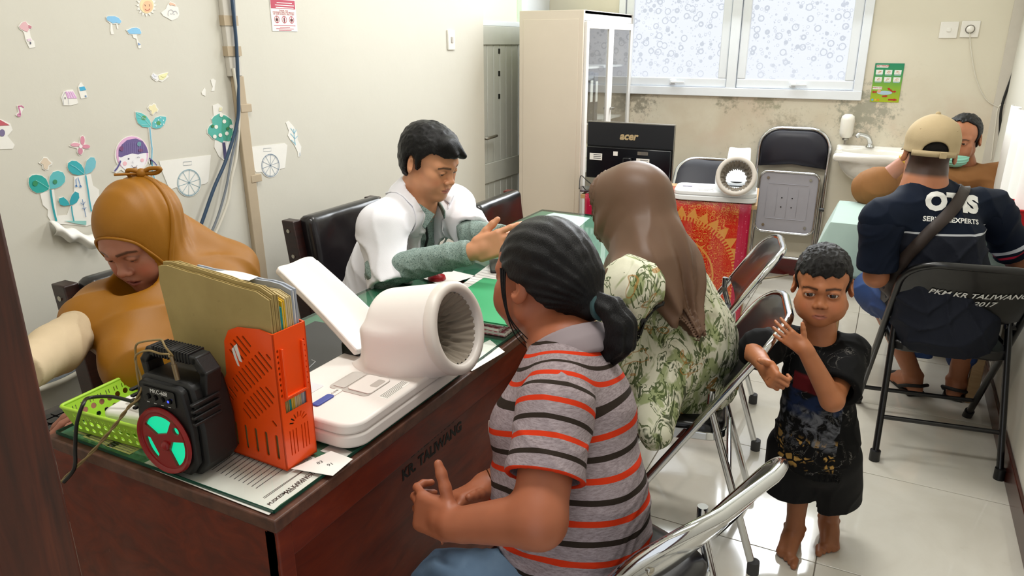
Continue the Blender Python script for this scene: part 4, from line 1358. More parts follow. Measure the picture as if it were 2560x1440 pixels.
 for (tt, an) in ((0.135, 2.60), (0.135, 2.95), (0.13, 3.25), (0.105, 3.42), (0.06, 3.45), (0.03, 3.62), (0.012, 3.9)):
  e1 = _a((0, 0, 1)) - n * n[2]; e1 /= np.linalg.norm(e1); e2 = np.cross(n, e1)
  p = c0 + ax * tt + (e2 * math.cos(an) + e1 * math.sin(an)) * 0.1032; pts.append(p)
 tag(r, label, 'medical device', 'automatic blood pressure machines')
 return r

bp1 = bp_machine((-0.925, 1.145, ZG), PI / 2, 'large white blood pressure machine beside the orange file box', M_mach)
q = AZ(1789, 492, ZR + 0.01)
bp2 = bp_machine((q.x, q.y - 0.01, ZR + 0.006), math.radians(9), 'white blood pressure machine on the red cloth beside the monitor', M_mach2, True)

# black instruction card lying behind the machine
M_card = mat('card_black', '#202124', 0.35, var=0.1)
M_lwhite = mat('line_white', '#cfd0d2', 0.6)
ic = empty('instruction_card', (-1.20, 1.27, ZG), math.radians(3))
MB().box((0, 0, 0.001), (0.26, 0.34, 0.0015)).build('card_sheet', M_card, ic)
text('card_lettering', 'Please relax', 0.016, M_lwhite, TR(0.085, -0.10, 0.0018, rz=PI / 2), ic, extrude=0.0001)
text('card_lettering', 'Try not to move and talk', 0.013, M_lwhite, TR(0.105, -0.06, 0.0018, rz=PI / 2), ic, extrude=0.0001)
text('card_lettering', 'Correct posture', 0.014, M_lwhite, TR(-0.03, -0.10, 0.0018, rz=PI / 2), ic, extrude=0.0001)
for k, path in enumerate(([(0.0, -0.13), (0.03, -0.125), (0.045, -0.10), (0.04, -0.07), (0.01, -0.065), (-0.005, -0.09)], [(0.05, -0.14), (0.055, -0.09), (0.045, -0.05), (0.03, -0.045)], [(0.015, -0.12), (0.022, -0.09), (0.035, -0.085)])):
 MB().tube([(x, y, 0.0018) for x, y in path], 0.0011, 5).build('card_drawing', M_lwhite, ic)
tag(ic, 'black instruction card with white drawing behind the blood pressure machine', 'card')

# ---------------------------------------------------------------- portable speaker
M_spk = mat('speaker_black', '#0d0d0e', 0.55, var=0.25, vscale=60, bump=0.25, bscale=350)
M_spkr = mat('speaker_red', '#8e0f12', 0.25, var=0.1)
sp0 = empty('portable_speaker', (-1.055, 0.786, ZG), math.radians(2))
W, H, Dp = 0.150, 0.178, 0.100
outl = [(-0.052, 0), (0.052, 0), (0.075, 0.028), (0.0765, 0.095), (0.070, 0.135), (0.062, 0.172), (0.050, H), (-0.050, H), (-0.062, 0.172), (-0.070, 0.135), (-0.0765, 0.095), (-0.075, 0.028)]
Mf = Matrix(((1, 0, 0, 0), (0, 0, -1, 0), (0, 1, 0, 0), (0, 0, 0, 1)))      # poly (x,z), prism along -y
MB().prism(outl, -Dp / 2 + 0.012, Dp / 2 - 0.014, Mf).build('speaker_body', M_spk, sp0, bevel=0.006, seg=2)
MB().prism([(x * 0.86, 0.006 + z * 0.94) for x, z in outl], Dp / 2 - 0.016, Dp / 2, Mf).build('front_bezel', M_spk, sp0, bevel=0.004)
for s in (-1, 1):
 for k in range(4):
  MB().box((s * 0.073, -0.02 + 0.0 * k, 0.112 + 0.012 * k), (0.008, 0.06, 0.005), ).build('side_rib', M_spk, sp0, bevel=0.0015)
# handle
hp = [(-0.066, 0, 0.155), (-0.072, 0, 0.192), (-0.055, 0, 0.213), (0, 0, 0.217), (0.055, 0, 0.213), (0.072, 0, 0.192), (0.066, 0, 0.155)]
hm = MB()
for i in range(len(hp) - 1):
 a, b = Vector(hp[i]), Vector(hp[i + 1]); d = (b - a); ang_ = math.atan2(d.z, d.x)
 hm.box((0, 0, 0), (d.length + 0.012, 0.034, 0.016), Matrix.Translation((a + b) / 2) @ Euler((0, -ang_, 0)).to_matrix().to_4x4())
hd = hm.build('handle', M_spk, sp0, bevel=0.003)
for k in range(13): MB().box((-0.042 + 0.007 * k, 0, 0.2155), (0.004, 0.0365, 0.020)).build('grip_rib', M_spk, hd, bevel=0.001)
fy = -Dp / 2 - 0.0005
Mo = Matrix(((1, 0, 0, 0), (0, 0, -1, fy), (0, 1, 0, 0), (0, 0, 0, 1)))
ov = circ(0, 0.068, 0.060, 0.062, 40)

def sector(a0, a1, r0, r1):
 n = 10
 return [(r1 * math.cos(a0 + (a1 - a0) * i / n), 0.066 + r1 * math.sin(a0 + (a1 - a0) * i / n)) for i in range(n + 1)] + [(r0 * math.cos(a1), 0.066 + r0 * math.sin(a1)), (r0 * math.cos(a0), 0.066 + r0 * math.sin(a0))]

cuts = [sector(math.radians(62), math.radians(150), 0.021, 0.049), sector(math.radians(-62), math.radians(12), 0.019, 0.049), sector(math.radians(178), math.radians(238), 0.034, 0.046), circ(0.033, 0.094, 0.0075, n=14)]
pan = holed(ov, cuts, 0.006, Mo)
rp = pan.build('speaker_grille', M_spkr, sp0, bevel=0.0008)
MB().lathe([(0.0590, -0.001), (0.0635, 0.004), (0.061, 0.010), (0.055, 0.009), (0.053, 0.004)], 40, Mo @ Matrix.Translation((0, 0.068, 0)), caps=False).build('grille_rim', M_spkr, sp0, smooth=60)
MB().prism(circ(0, 0.068, 0.056, n=32), -0.001, 0.001, Mo).build('glow_disc', emis('green_glow', '#00d69a', 1.0, '#044030'), sp0)
MB().sphere((0.004, fy - 0.005, 0.060), 0.010, 14).build('grille_boss', M_spkr, sp0, smooth=60)
pn = MB().prism(rrect(0.078, 0.030, 0.004, 3, 0, 0.1515), 0, 0.002, Mo).build('control_panel', mat('panel_gloss', '#050506', 0.15), sp0)
text('panel_lettering', 'MKC-688', 0.0105, M_white_paint, Mo @ TR(0.002, 0.160, 0.0024), pn, extrude=0.0002)
for k in range(4):
 MB().cyl(Mo @ Vector((-0.027 + 0.017 * k, 0.147, 0.002)), Mo @ Vector((-0.027 + 0.017 * k, 0.147, 0.005)), 0.005, 14).build('panel_button', M_spk, pn, smooth=50)
 MB().box((0, 0, 0), (0.006, 0.0012, 0.0004), Mo @ TR(-0.027 + 0.017 * k, 0.137, 0.0024)).build('button_mark', M_white_paint, pn)
MB().cyl(Mo @ Vector((0.026, 0.149, 0.005)), Mo @ Vector((0.026, 0.149, 0.0055)), 0.0022, 10).build('blue_led', emis('blue_led', '#3040ff', 3.0), pn)
tag(sp0, 'black portable speaker with handle and green-lit red front', 'speaker')
# jack plug and twisted cable lying over the speaker and down past the desk edge
M_cablet = mat('cable_tan', '#8a7448', 0.45, var=0.2, vscale=90)
M_plug = mat('plug_brass', '#8b7a60', 0.3, 0.8)
jk = empty('audio_cable', (0, 0, 0))
pj = sp0.matrix_basis @ Vector((0.032, -0.035, 0.183))
jk.location = pj
MB().cyl((0, 0, 0), (-0.004, 0, 0.028), 0.0045, 12).build('jack_plug', M_plug, jk, smooth=60)
MB().cyl((-0.004, 0, 0.026), (-0.007, 0, 0.042), 0.0032, 12).build('plug_sleeve', M_plug, jk, smooth=60)
ends = [Vector((-0.007, 0, 0.041)), Vector((-0.028, 0.0, 0.055)), Vector((-0.085, -0.01, 0.035))]
for k in range(2):
 pth = [ends[0], ends[1] + Vector((0, 0, 0.012 * (1 - 2 * k))), ends[2] + Vector((0.004 * k, 0, 0.01 * (1 - k)))]
 for (u, v_, y_) in ((352, 978, 0.735), (318, 1022, 0.728), (280, 1072, 0.720), (225, 1135, 0.71), (165, 1192, 0.70), (120, 1235, 0.69)):
  pth.append(AY(u, v_, y_) - pj)
 P_ = bez(pth, 90)
 out_ = [p + Vector((0.0022 * math.sin(i * 0.55 + k * PI), 0.0022 * math.cos(i * 0.55 + k * PI), 0)) for i, p in enumerate(P_)]
 MB().tube(out_, 0.0019, 7).build('cable_strand', M_cablet, jk, smooth=90)
tag(jk, 'twisted tan audio cable with brass plug running from the speaker over the desk edge', 'cable')

# ---------------------------------------------------------------- orange file box with worn folders
M_orange = mat('orange_plastic', '#f9520f', 0.3, var=0.04, vscale=5, coat=0.15, sss=0.0)
fb0 = AZ(712, 1182, ZG); fbx = empty('file_box', (fb0.x, fb0.y + 0.006, ZG), math.radians(-2))
th = 0.0025; HB = 0.262; WB = 0.076; LB = 0.245
prof = [(0.0, 0), (0, HB), (-0.03, HB + 0.004), (-0.085, HB - 0.002), (-0.108, HB - 0.012), (-0.122, HB - 0.035), (-0.128, HB - 0.10), (-0.150, HB - 0.135), (-LB, 0.085), (-LB, 0)]
hl = []
ba_, bp_ = Vector((math.cos(0.72), math.sin(0.72))), Vector((-math.sin(0.72), math.cos(0.72)))
for b_ in range(5):
 for i_ in range(26):
  q = Vector((-0.19, 0.02)) + ba_ * i_ * 0.0125 + bp_ * (b_ * 0.047 - 0.06)
  for L_ in (0.040, 0.026, 0.014):
   lp = slot(q.x, q.y, L_, 0.0052, 0.72 + PI / 2 + 0.12)
   if all(-0.116 < x < -0.007 and 0.082 < z < HB - 0.012 - max(0, -x - 0.09) * 0.9 or (-0.14 - 0.0 < x < -0.007 and 0.082 < z < 0.14) for x, z in lp): hl.append(lp); break
for r_ in range(0):
 for c_ in range(4):
  cx = -0.025 - c_ * 0.030 + (r_ % 2) * 0.006; cz = 0.085 + r_ * 0.0255
  if cx - 0.012 < -0.122 and cz > 0.155: continue
  if cz > HB - 0.02: continue
  hl.append(slot(cx, cz, 0.026, 0.006, math.radians(-52)))
for c_ in range(7): hl.append(slot(-0.018 - c_ * 0.026, 0.043, 0.05, 0.0075, PI / 2))

def outside(lp):
 return any((x < -0.118 and z > 0.15) or (x < -0.148 and z > 0.118 + (x + 0.15) * 0.45) or x > -0.005 for x, z in lp)

hl = [h for h in hl if not outside(h)]
Ms1 = Matrix(((1, 0, 0, 0), (0, 0, 1, 0), (0, 1, 0, 0), (0, 0, 0, 1)))
holed(prof, hl, th, Ms1).build('side_panel', M_orange, fbx)
holed(prof, hl, th, Matrix.Translation((0, WB - th, 0)) @ Ms1).build('side_panel', M_orange, fbx)
Me = Matrix(((0, 0, 1, -th), (1, 0, 0, 0), (0, 1, 0, 0), (0, 0, 0, 1)))
he = [[(0.012, 0.108), (WB - 0.012, 0.108), (WB - 0.012, 0.132), (0.012, 0.132)]]
for k in range(6):
 he.append(slot(0.016 + (0.0075 * k if k < 3 else 0.0075 * k + 0.006), 0.048, 0.05, 0.0022, PI / 2, 2))
for k in range(7):
 a = math.radians(20 + 140 * k / 6); he.append(slot(WB / 2 + 0.017 * math.cos(a), 0.079 + 0.017 * math.sin(a), 0.012, 0.0028, a, 2))
for k in range(9):
 for s in (0.0075, WB - 0.0075): he.append(slot(s, 0.145 + 0.0105 * k, 0.007, 0.004, PI / 2 if s < 0.03 else 0, 2))
holed([(0, 0), (WB, 0), (WB, HB), (0, HB)], he, th, Me).build('spine_panel', M_orange, fbx)
MB().box2((-LB, 0, 0), (0, WB, 0.003)).build('bottom_panel', M_orange, fbx)
for yy in (0.014, WB - 0.014): MB().box2((0, yy - 0.0018, 0.138), (0.006, yy + 0.0018, HB - 0.03)).build('label_rail', M_orange, fbx, bevel=0.001)
MB().box2((0, 0.014, 0.138), (0.006, WB - 0.014, 0.1415)).build('label_ledge', M_orange, fbx, bevel=0.001)
for k, pl_ in enumerate(([(-0.098, 0.222), (-0.090, 0.228), (-0.082, 0.195), (-0.088, 0.196)], [(-0.104, 0.216), (-0.099, 0.220), (-0.090, 0.185), (-0.094, 0.186), (-0.100, 0.20)])):
 MB().prism(pl_, -0.0008, 0.0, Ms1).build('torn_paper', M_paperw, fbx)
tag(fbx, 'bright orange slotted plastic file box on the near desk corner', 'file box')
t = NT('manila_worn'); v = t.coord(); n = t.noise(v, 9, 5)
c = t.ramp(n, [(0.3, '#9c8650'), (0.7, '#b09a62')]); c = t.mix(t.ramp(t.noise(v, 60, 6, .7), [(.62, 0.), (.72, .5)]), c, lin('#857040')); t.base(c); t.set(rough=0.6); t.bump(n, 0.1, 0.004); M_man = t.m
M_man2 = mat('manila_pale', '#c6b384', 0.7, var=0.1)
FOLD = [(0.006, 0.0070, M_man, 'manila', 0.325, 0.280), (0.0138, 0.0065, M_man, 'brown', 0.332, 0.276), (0.021, 0.0060, M_man, 'dog-eared brown', 0.330, 0.270), (0.0277, 0.004, mat('folder_turq', '#2f9a9a', 0.5), 'turquoise', 0.305, 0.25),
  (0.0325, 0.007, mat('folder_yellow', '#d9b11c', 0.5), 'yellow', 0.315, 0.25), (0.0402, 0.008, M_man2, 'cream', 0.318, 0.245), (0.0490, 0.007, M_man2, 'pale buff', 0.318, 0.25), (0.0567, 0.012, mat('folder_grey', '#9aa0ab', 0.35), 'grey plastic-sleeved', 0.328, 0.25)]
M_teardark = mat('folder_edge', '#6e5c3a', 0.8)
for i, (yy, tk, m, nm, hh, ll) in enumerate(FOLD):
 r = empty('document_folder', fbx.matrix_basis @ Vector((-0.006, yy, 0.0035)), fbx.rotation_euler.z)
 rr_ = random.Random(i)
 top = [(-ll * k / 10, hh + (rr_.random() - 0.5) * 0.003 + (0.018 * (k / 10) if i < 3 else 0)) for k in range(11)]
 top[0] = (0, hh - 0.008); top[-1] = (-ll + 0.004, hh + (0.012 if i < 3 else 0))
 poly = [(0, 0)] + top + [(-ll, hh - 0.02), (-ll * 0.9, hh * 0.35), (-0.22, 0.09), (-0.22, 0)]
 MB().prism(poly, 0, tk * 0.32, Ms1).build('front_cover', m, r)
 MB().prism([(x * 0.97 - 0.002, z * 0.985 + 0.001) for x, z in poly], tk * 0.34, tk * 0.68, Ms1).build('paper_sheaf', M_paperw if i > 3 else M_man2, r)
 MB().prism(poly, tk * 0.70, tk, Ms1).build('rear_cover', m, r)
 tag(r, '%s folder, %s in the orange file box counting from the speaker side' % (nm, ('first', 'second', 'third', 'fourth', 'fifth', 'sixth', 'seventh', 'last')[i]), 'folder', 'worn folders in the orange file box')
# loose white sheets sticking out of the folders
ls = MB().grid(lambda u, v: (0.10 * u, 0.022 * v + 0.01 * u, 0.006 * math.sin(u * 3) * v), 9, 4).build('loose_sheet', M_paperw, None)
ls.matrix_world = fbx.matrix_basis @ TR(-0.19, 0.028, 0.332, rz=0.05)
so = ls.modifiers.new('t', 'SOLIDIFY'); so.thickness = 0.0006
tag(ls, 'crumpled white sheet lying across the tops of the folders', 'paper')

# ---------------------------------------------------------------- papers under and on the glass
def sheet(name, corners, z, m, label, cat='paper', lines=None, grp=None):
 P = [AZ(u, v_, z) for u, v_ in corners]; c = sum(P, Vector()) / len(P)
 r = empty(name, c)
 MB().prism([(p.x - c.x, p.y - c.y) for p in P], 0, 0.0006).build('sheet', m, r)
 tag(r, label, cat, grp)
 return r, c

M_ink2 = mat('ink_line', '#55555a', 0.8)
zu = ZT + 0.0012
lt, c = sheet('printed_letter', [(352, 1162), (672, 1288), (700, 1262), (842, 1165), (560, 1060)], zu, M_paperw, 'printed letter with a heavy rule, under the glass at the near desk corner')

def ltext(r, c, txt, u, v_, size, ang_, m=M_ink, bold=0.0, z=None):
 p = AZ(u, v_, zu) - c
 text('letter_lettering', txt, size, m, TR(p.x, p.y, 0.0007, rz=ang_), r, extrude=0.0001, bold=bold)

ltext(lt, c, 'KESEHATAN KOTA MATARAM', 775, 1192, 0.0085, PI / 2 + 0.02, bold=0.0002)
ltext(lt, c, 'PUSKESMAS KARANG TALIWANG', 752, 1203, 0.0105, PI / 2 + 0.02, bold=0.0003)
for k in range(2):
 a = AZ(658 + 3 * k, 1245 + 2 * k, zu) - c; b = AZ(820, 1135, zu) - c
 MB().box((0, 0, 0), ((b - a).length, 0.0012, 0.0002), Matrix.Translation(((a.x + b.x) / 2, (a.y + b.y) / 2, 0.0008)) @ Euler((0, 0, math.atan2(b.y - a.y, b.x - a.x))).to_matrix().to_4x4()).build('rule_line', M_ink, lt)
for k in range(15):
 ua, va = 640 - k * 11, 1222 - k * 4.6; ub, vb = ua + 118 - (k % 4) * 9, va - 84 + (k % 4) * 6
 a = AZ(ua, va, zu) - c; b = AZ(ub, vb, zu) - c
 MB().box((0, 0, 0), ((b - a).length, 0.0016, 0.0002), Matrix.Translation(((a.x + b.x) / 2, (a.y + b.y) / 2, 0.0008)) @ Euler((0, 0, math.atan2(b.y - a.y, b.x - a.x))).to_matrix().to_4x4()).build('text_line', M_ink2, lt)
zz = ZG + 0.0003
rc, c2 = sheet('printout_slip', [(728, 1172), (832, 1190), (882, 1148), (828, 1128)], zz, M_paperw, 'white printout slip with three numbers beside the orange file box')
for (tx, u, v_) in (('120', 768, 1150), ('83', 800, 1157), ('91', 826, 1162)):
 p = AZ(u, v_, zz) - c2; text('slip_lettering', tx, 0.012, M_ink, TR(p.x, p.y, 0.0008, rz=PI / 2 - 0.35), rc, extrude=0.0001)
cd_, c3 = sheet('id_card', [(800, 1128), (862, 1146), (886, 1133), (830, 1110)], zu + 0.0008, mat('card_white', '#d7d5d0', 0.4), 'small printed card under the glass by the white machine', 'card')
M_gprint = mat('leaflet_green', '#5f9478', 0.6, var=0.12, vscale=30); M_gyel = mat('leaflet_yellow', '#c6bf7c', 0.6)
gl_, c4 = sheet('green_leaflet', [(150, 1083), (212, 1048), (420, 1100), (395, 1150)], zu + 0.0003, M_gprint, 'green printed leaflet under the glass beneath the lime basket')
for (u, v_, w, h) in ((262, 1098, 0.09, 0.03), (310, 1118, 0.07, 0.028), (215, 1080, 0.05, 0.022)):
 p = AZ(u, v_, zu) - c4
 b = MB().box((p.x, p.y, 0.0009), (w, h, 0.0003)).build('leaflet_block', M_gyel, gl_)
 for k in range(4): MB().box((p.x, p.y - h / 2 + 0.005 + k * 0.006, 0.0012), (w * 0.85, 0.0012, 0.0002)).build('leaflet_line', M_ink2, b)
# green folder, checked books at the far end of the near desk
M_gfold = mat('folder_green', '#2f9b63', 0.55, var=0.06, bump=0.05)
t = NT('checked_cover'); v = t.coord(); sp = t.new('ShaderNodeSeparateXYZ'); t.link(v, sp.inputs[0])
gx = t.math('LESS_THAN', t.math('FRACT', t.math('MULTIPLY', sp.outputs[0], 60)), 0.4); gy = t.math('LESS_THAN', t.math('FRACT', t.math('MULTIPLY', sp.outputs[1], 60)), 0.4)
c = t.mix(gx, lin('#c9727e'), lin('#e3cfd0')); c = t.mix(t.math('MULTIPLY', gy, 0.6), c, lin('#7d3040')); t.base(c); t.set(rough=0.5); M_check = t.m
pb = AZ(1232, 822, ZG + 0.02)
for i in range(3):
 bk_ = empty('checked_ledger', (-0.93, 1.715, ZG + 0.0005 + i * 0.0125), math.radians((2, -3, 1)[i]))
 MB().box((0, 0, 0.0012), (0.21, 0.30, 0.0020)).build('lower_cover', M_check, bk_); MB().box((0, 0, 0.006), (0.205, 0.295, 0.0072)).build('pages', M_paperw, bk_)
 MB().box((0, 0, 0.0108), (0.21, 0.30, 0.0020)).build('upper_cover', M_check, bk_, bevel=0.0008)
 tag(bk_, 'red checked ledger, %s of the pile under the green folder' % ('bottom', 'middle', 'top')[i], 'book', 'checked ledgers on the near desk')
gf = empty('green_folder', (-0.925, 1.715, ZG + 0.0385), math.radians(3))
MB().prism(rrect(0.24, 0.335, 0.004, 2), 0, 0.0016).build('lower_flap', M_gfold, gf); MB().prism(rrect(0.24, 0.335, 0.004, 2), 0.003, 0.0046).build('upper_flap', M_gfold, gf, bevel=0.0006)
MB().prism(rrect(0.22, 0.31, 0.004, 2), 0.0016, 0.003).build('inner_sheet', M_paperw, gf)
tag(gf, 'plain green cardboard folder on the checked ledgers behind the woman\'s face', 'folder')
nt, c5 = sheet('note_sheet', [(1180, 928), (1262, 880), (1225, 850), (1120, 900)], zu, M_paperw, 'white note sheet under the glass beside the blood pressure machine')
p = AZ(1215, 890, zu) - c5; text('note_lettering', 'Tidak merokok', 0.010, M_ink2, TR(p.x, p.y, 0.0007, rz=PI / 2), nt, extrude=0.0001)
# papers and phone on the doctor's desk
hs, c6 = sheet('handwritten_form', [(1150, 715), (1225, 660), (1300, 672), (1235, 735)], ZG + 0.0004, M_paperw, 'white form with handwriting under the doctor\'s hands')
for k in range(9):
 a = AZ(1160 + k * 8, 708 - k * 5.4, ZG) - c6; b = AZ(1238 + k * 6, 722 - k * 5.4, ZG) - c6
 MB().box((0, 0, 0), ((b - a).length, 0.0013, 0.0002), Matrix.Translation(((a.x + b.x) / 2, (a.y + b.y) / 2, 0.0008)) @ Euler((0, 0, math.atan2(b.y - a.y, b.x - a.x))).to_matrix().to_4x4()).build('text_line', M_ink2, hs)
sheet('loose_form', [(1040, 690), (1110, 672), (1190, 690), (1110, 715)], ZG + 0.0004, M_paperw, 'white form lying by the doctor\'s elbow')
sheet('desk_print', [(1290, 560), (1385, 532), (1475, 545), (1420, 590)], zu, mat('print_pale', '#cfe0e2', 0.5), 'pale print under the glass at the far desk corner')
r_ = empty('red_stamp', AZ(1092, 690, ZG + 0.012) - Vector((0, 0, 0.012)))
MB().lathe([(0.028, 0), (0.030, 0.004), (0.026, 0.014), (0.012, 0.020), (0.010, 0.024)], 24).build('stamp_body', mat('red_plastic', '#a31420', 0.3), r_, smooth=60)
MB().lathe([(0.010, 0.024), (0.014, 0.034), (0.010, 0.042), (0.001, 0.044)], 20).build('stamp_knob', mat('red_plastic', '#a31420', 0.3), r_, smooth=60)
tag(r_, 'small red stamp on the desk just above the white machine', 'stamp')
ph = empty('phone', AZ(1252, 668, ZG) + Vector((0, 0, 0.0005)), math.radians(30))
MB().prism(rrect(0.075, 0.15, 0.008, 4), 0, 0.009).build('phone_body', M_black, ph, bevel=0.002)
MB().prism(rrect(0.068, 0.138, 0.006, 3), 0.009, 0.0094).build('screen', mat('screen_dark', '#0a0b10', 0.05), ph)
tag(ph, 'black phone lying on the desk beside the ponytailed woman\'s forehead', 'phone')

# ---------------------------------------------------------------- lime basket with a white router-like box
M_lime = mat('lime_plastic', '#a5cf3c', 0.4, var=0.05)
bk0 = AZ(205, 1072, ZG)
BW, BD, BH = 0.235, 0.155, 0.058
bs = empty('lime_basket', (bk0.x + BW / 2 - 0.005, bk0.y + BD / 2 + 0.002, ZG), math.radians(4))
fl_ = 0.016

def bwall(w, M, nh):
 out = [(-w / 2, 0), (w / 2, 0), (w / 2 + fl_, BH), (-w / 2 - fl_, BH)]
 hs_ = []
 for k in range(nh):
  x = -w / 2 + 0.012 + (w - 0.024) * k / (nh - 1)
  hs_.append(circ(x, 0.013, 0.0055, n=10)); hs_.append(circ(x + 0.004, 0.032, 0.0062, n=10))
  for dx in (-0.0032, 0.0032): hs_.append(slot(x + 0.004 + dx, 0.0455, 0.010, 0.0022, PI / 2, 2))
 hs_ = [h for h in hs_ if all(abs(p[0]) < w / 2 - 0.001 + fl_ * p[1] / BH for p in h)]
 return holed(out, hs_, 0.0018, M)

lean = math.atan2(fl_, BH)
bwall(BW, TR(0, -BD / 2, 0.0, rx=PI / 2 + lean), 12).build('front_wall', M_lime, bs)
bwall(BW, TR(0, BD / 2, 0.0, rz=PI) @ TR(0, 0, 0, rx=PI / 2 + lean), 12).build('rear_wall', M_lime, bs)
bwall(BD, TR(-BW / 2, 0, 0, rz=-PI / 2) @ TR(0, 0, 0, rx=PI / 2 + lean), 8).build('side_wall', M_lime, bs)
bwall(BD, TR(BW / 2, 0, 0, rz=PI / 2) @ TR(0, 0, 0, rx=PI / 2 + lean), 8).build('side_wall', M_lime, bs)
MB().prism(rrect(BW, BD, 0.004, 2), 0, 0.002).build('basket_floor', M_lime, bs)
rim = [(p[0], p[1], BH - 0.001) for p in rrect(BW + 2 * fl_ + 0.004, BD + 2 * fl_ + 0.004, 0.01, 3)]
MB().tube(rim, 0.0035, 8, closed=True).build('basket_rim', M_lime, bs, smooth=60)
tag(bs, 'lime green plastic basket with punched holes at the desk edge', 'basket')
bxM = bs.matrix_basis
md = empty('pulse_oximeter_box', bxM @ Vector((-0.01, -0.015, 0.003)), math.radians(12))
MB().prism(rrect(0.12, 0.085, 0.018, 5), 0, 0.045).build('device_body', mat('device_white', '#e6e4dd', 0.4), md, bevel=0.008, seg=3)
MB().prism(rrect(0.032, 0.05, 0.004, 3, 0.035, 0), 0.045, 0.0462).build('device_screen', mat('screen_grey', '#8f949a', 0.2), md)
for k in range(3): MB().prism(rrect(0.008, 0.012, 0.002, 2, -0.03 + 0.014 * k, 0.0), 0.045, 0.0458).build('device_mark', M_panelgrey, md)
tag(md, 'white electronic device with grey screen lying in the lime basket', 'device')
gb = empty('grey_battery_box', bxM @ Vector((0.03, 0.048, 0.003)), math.radians(-6))
MB().box((0, 0, 0.024), (0.11, 0.045, 0.048)).build('box_body', mat('dark_grey_plastic', '#4a4a4e', 0.5), gb, bevel=0.004)
MB().box((0, 0, 0.0485), (0.09, 0.03, 0.001)).build('box_label', M_inkgrey, gb)
tag(gb, 'dark grey box standing behind the white device in the lime basket', 'box')
pw = empty('black_power_cord', bxM @ Vector((-0.06, -0.05, 0.06)))
w0 = Vector(pw.location)
pth = [Vector((0.05, 0.02, 0.004)), Vector((0.01, 0.005, 0.012)), Vector((-0.02, -0.02, 0.014))] + [AY(u, v_, y_) - w0 for (u, v_, y_) in ((208, 1010, 0.735), (192, 1060, 0.718), (188, 1120, 0.71), (186, 1170, 0.70), (160, 1205, 0.69))]
MB().tube(bez(pth, 60), 0.0036, 8).build('cord', M_black, pw, smooth=90)
MB().box((0.06, 0.022, 0.004), (0.03, 0.012, 0.010)).build('cord_plug', M_black, pw, bevel=0.002)
tag(pw, 'black power cord hanging over the rim of the lime basket and the desk edge', 'cord')

# ---------------------------------------------------------------- monitor on the red desk
YM = 3.99
tl, tr_, br, bl = AY(1470, 303, YM), AY(1688, 312, YM), AY(1680, 466, YM), AY(1470, 447, YM)
mn = empty('monitor', ((tl.x + tr_.x) / 2, YM, ZR + 0.004))
mw = tr_.x - tl.x; z1, z0 = (tl.z + tr_.z) / 2 - ZR - 0.004, 0.055
zs_ = AY(1575, 370, YM).z - ZR - 0.004
M_mon = mat('monitor_black', '#101219', 0.4, var=0.1)
M_mong = mat('monitor_glossy', '#0b0c12', 0.18, var=0.1)
MB().box2((-mw / 2, 0, z0), (mw / 2, 0.012, z1)).build('screen_panel', M_black, mn, bevel=0.002)
MB().box2((-mw / 2 + 0.002, -0.006, zs_ + 0.003), (mw / 2 - 0.002, 0, z1 - 0.003)).build('upper_cover', M_mon, mn, bevel=0.002)
MB().box2((-mw / 2 + 0.006, -0.022, z0 + 0.004), (mw / 2 - 0.006, 0, zs_)).build('lower_cover', M_mong, mn, bevel=0.005)
MB().box2((-mw / 2, -0.004, z1 - 0.004), (mw / 2, 0.014, z1 + 0.001)).build('silver_bezel', M_screw, mn)
MB().box2((mw / 2 - 0.001, -0.004, z0), (mw / 2 + 0.002, 0.014, z1)).build('silver_bezel', M_screw, mn)
M_gold = mat('logo_gold', '#c9b28a', 0.35, 0.4)
lx = AY(1572, 341, YM).x - mn.location.x; lz = AY(1572, 341, YM).z - mn.location.z
text('logo', 'acer', 0.058, M_gold, frame((lx, -0.0066, lz), (1, 0, 0), (0, -1, 0)), mn, bold=0.0022, shear=0.22, extrude=0.0008)
MB().box2((-0.02, -0.05, 0.01), (0.03, -0.018, 0.19)).build('stand_neck', M_mong, mn, bevel=0.006)
MB().prism(rrect(0.22, 0.15, 0.02, 4, 0, -0.02), 0, 0.010).build('stand_base', M_mong, mn, bevel=0.003)
for (u, v_, w, h) in ((1490, 391, 0.075, 0.038), (1539, 384, 0.026, 0.024), (1607, 405, 0.075, 0.036), (1607, 384, 0.06, 0.018)):
 p = AY(u, v_, YM - 0.02) - mn.location
 b = MB().box((p.x, -0.0225, p.z), (w, 0.001, h)).build('spec_label', M_paperw if h != 0.018 else M_inkgrey, mn)
 if w > 0.05:
  for k in range(3): MB().box((p.x + 0.008, -0.0232, p.z + h * (0.28 - 0.26 * k)), (w * 0.6, 0.0004, h * 0.09)).build('label_line', M_ink2, b)
tag(mn, 'black computer monitor seen from behind on the red cloth', 'monitor')
pm_ = empty('dark_phone', AZ(1466, 474, ZR + 0.012), math.radians(20))
MB().prism(rrect(0.07, 0.14, 0.008, 3), 0, 0.008).build('phone_body', mat('phone_plum', '#2a1426', 0.3), pm_, bevel=0.002)
MB().prism(rrect(0.064, 0.13, 0.006, 3), 0.008, 0.0084).build('screen', mat('screen_dark', '#0a0b10', 0.05), pm_)
tag(pm_, 'dark plum phone on the left end of the red cloth', 'phone')
cb_ = empty('monitor_cable', AZ(1450, 468, ZR + 0.01))
w0 = Vector(cb_.location)
MB().tube(bez([AZ(1448, 472, ZR + 0.008) - w0, AZ(1452, 440, ZR + 0.04) - w0, AY(1468, 452, YM - 0.06) - w0, AY(1490, 470, YM - 0.06) - w0], 30), 0.003, 7).build('cord', M_black, cb_, smooth=90)
tag(cb_, 'thin black cable curling beside the monitor', 'cable')

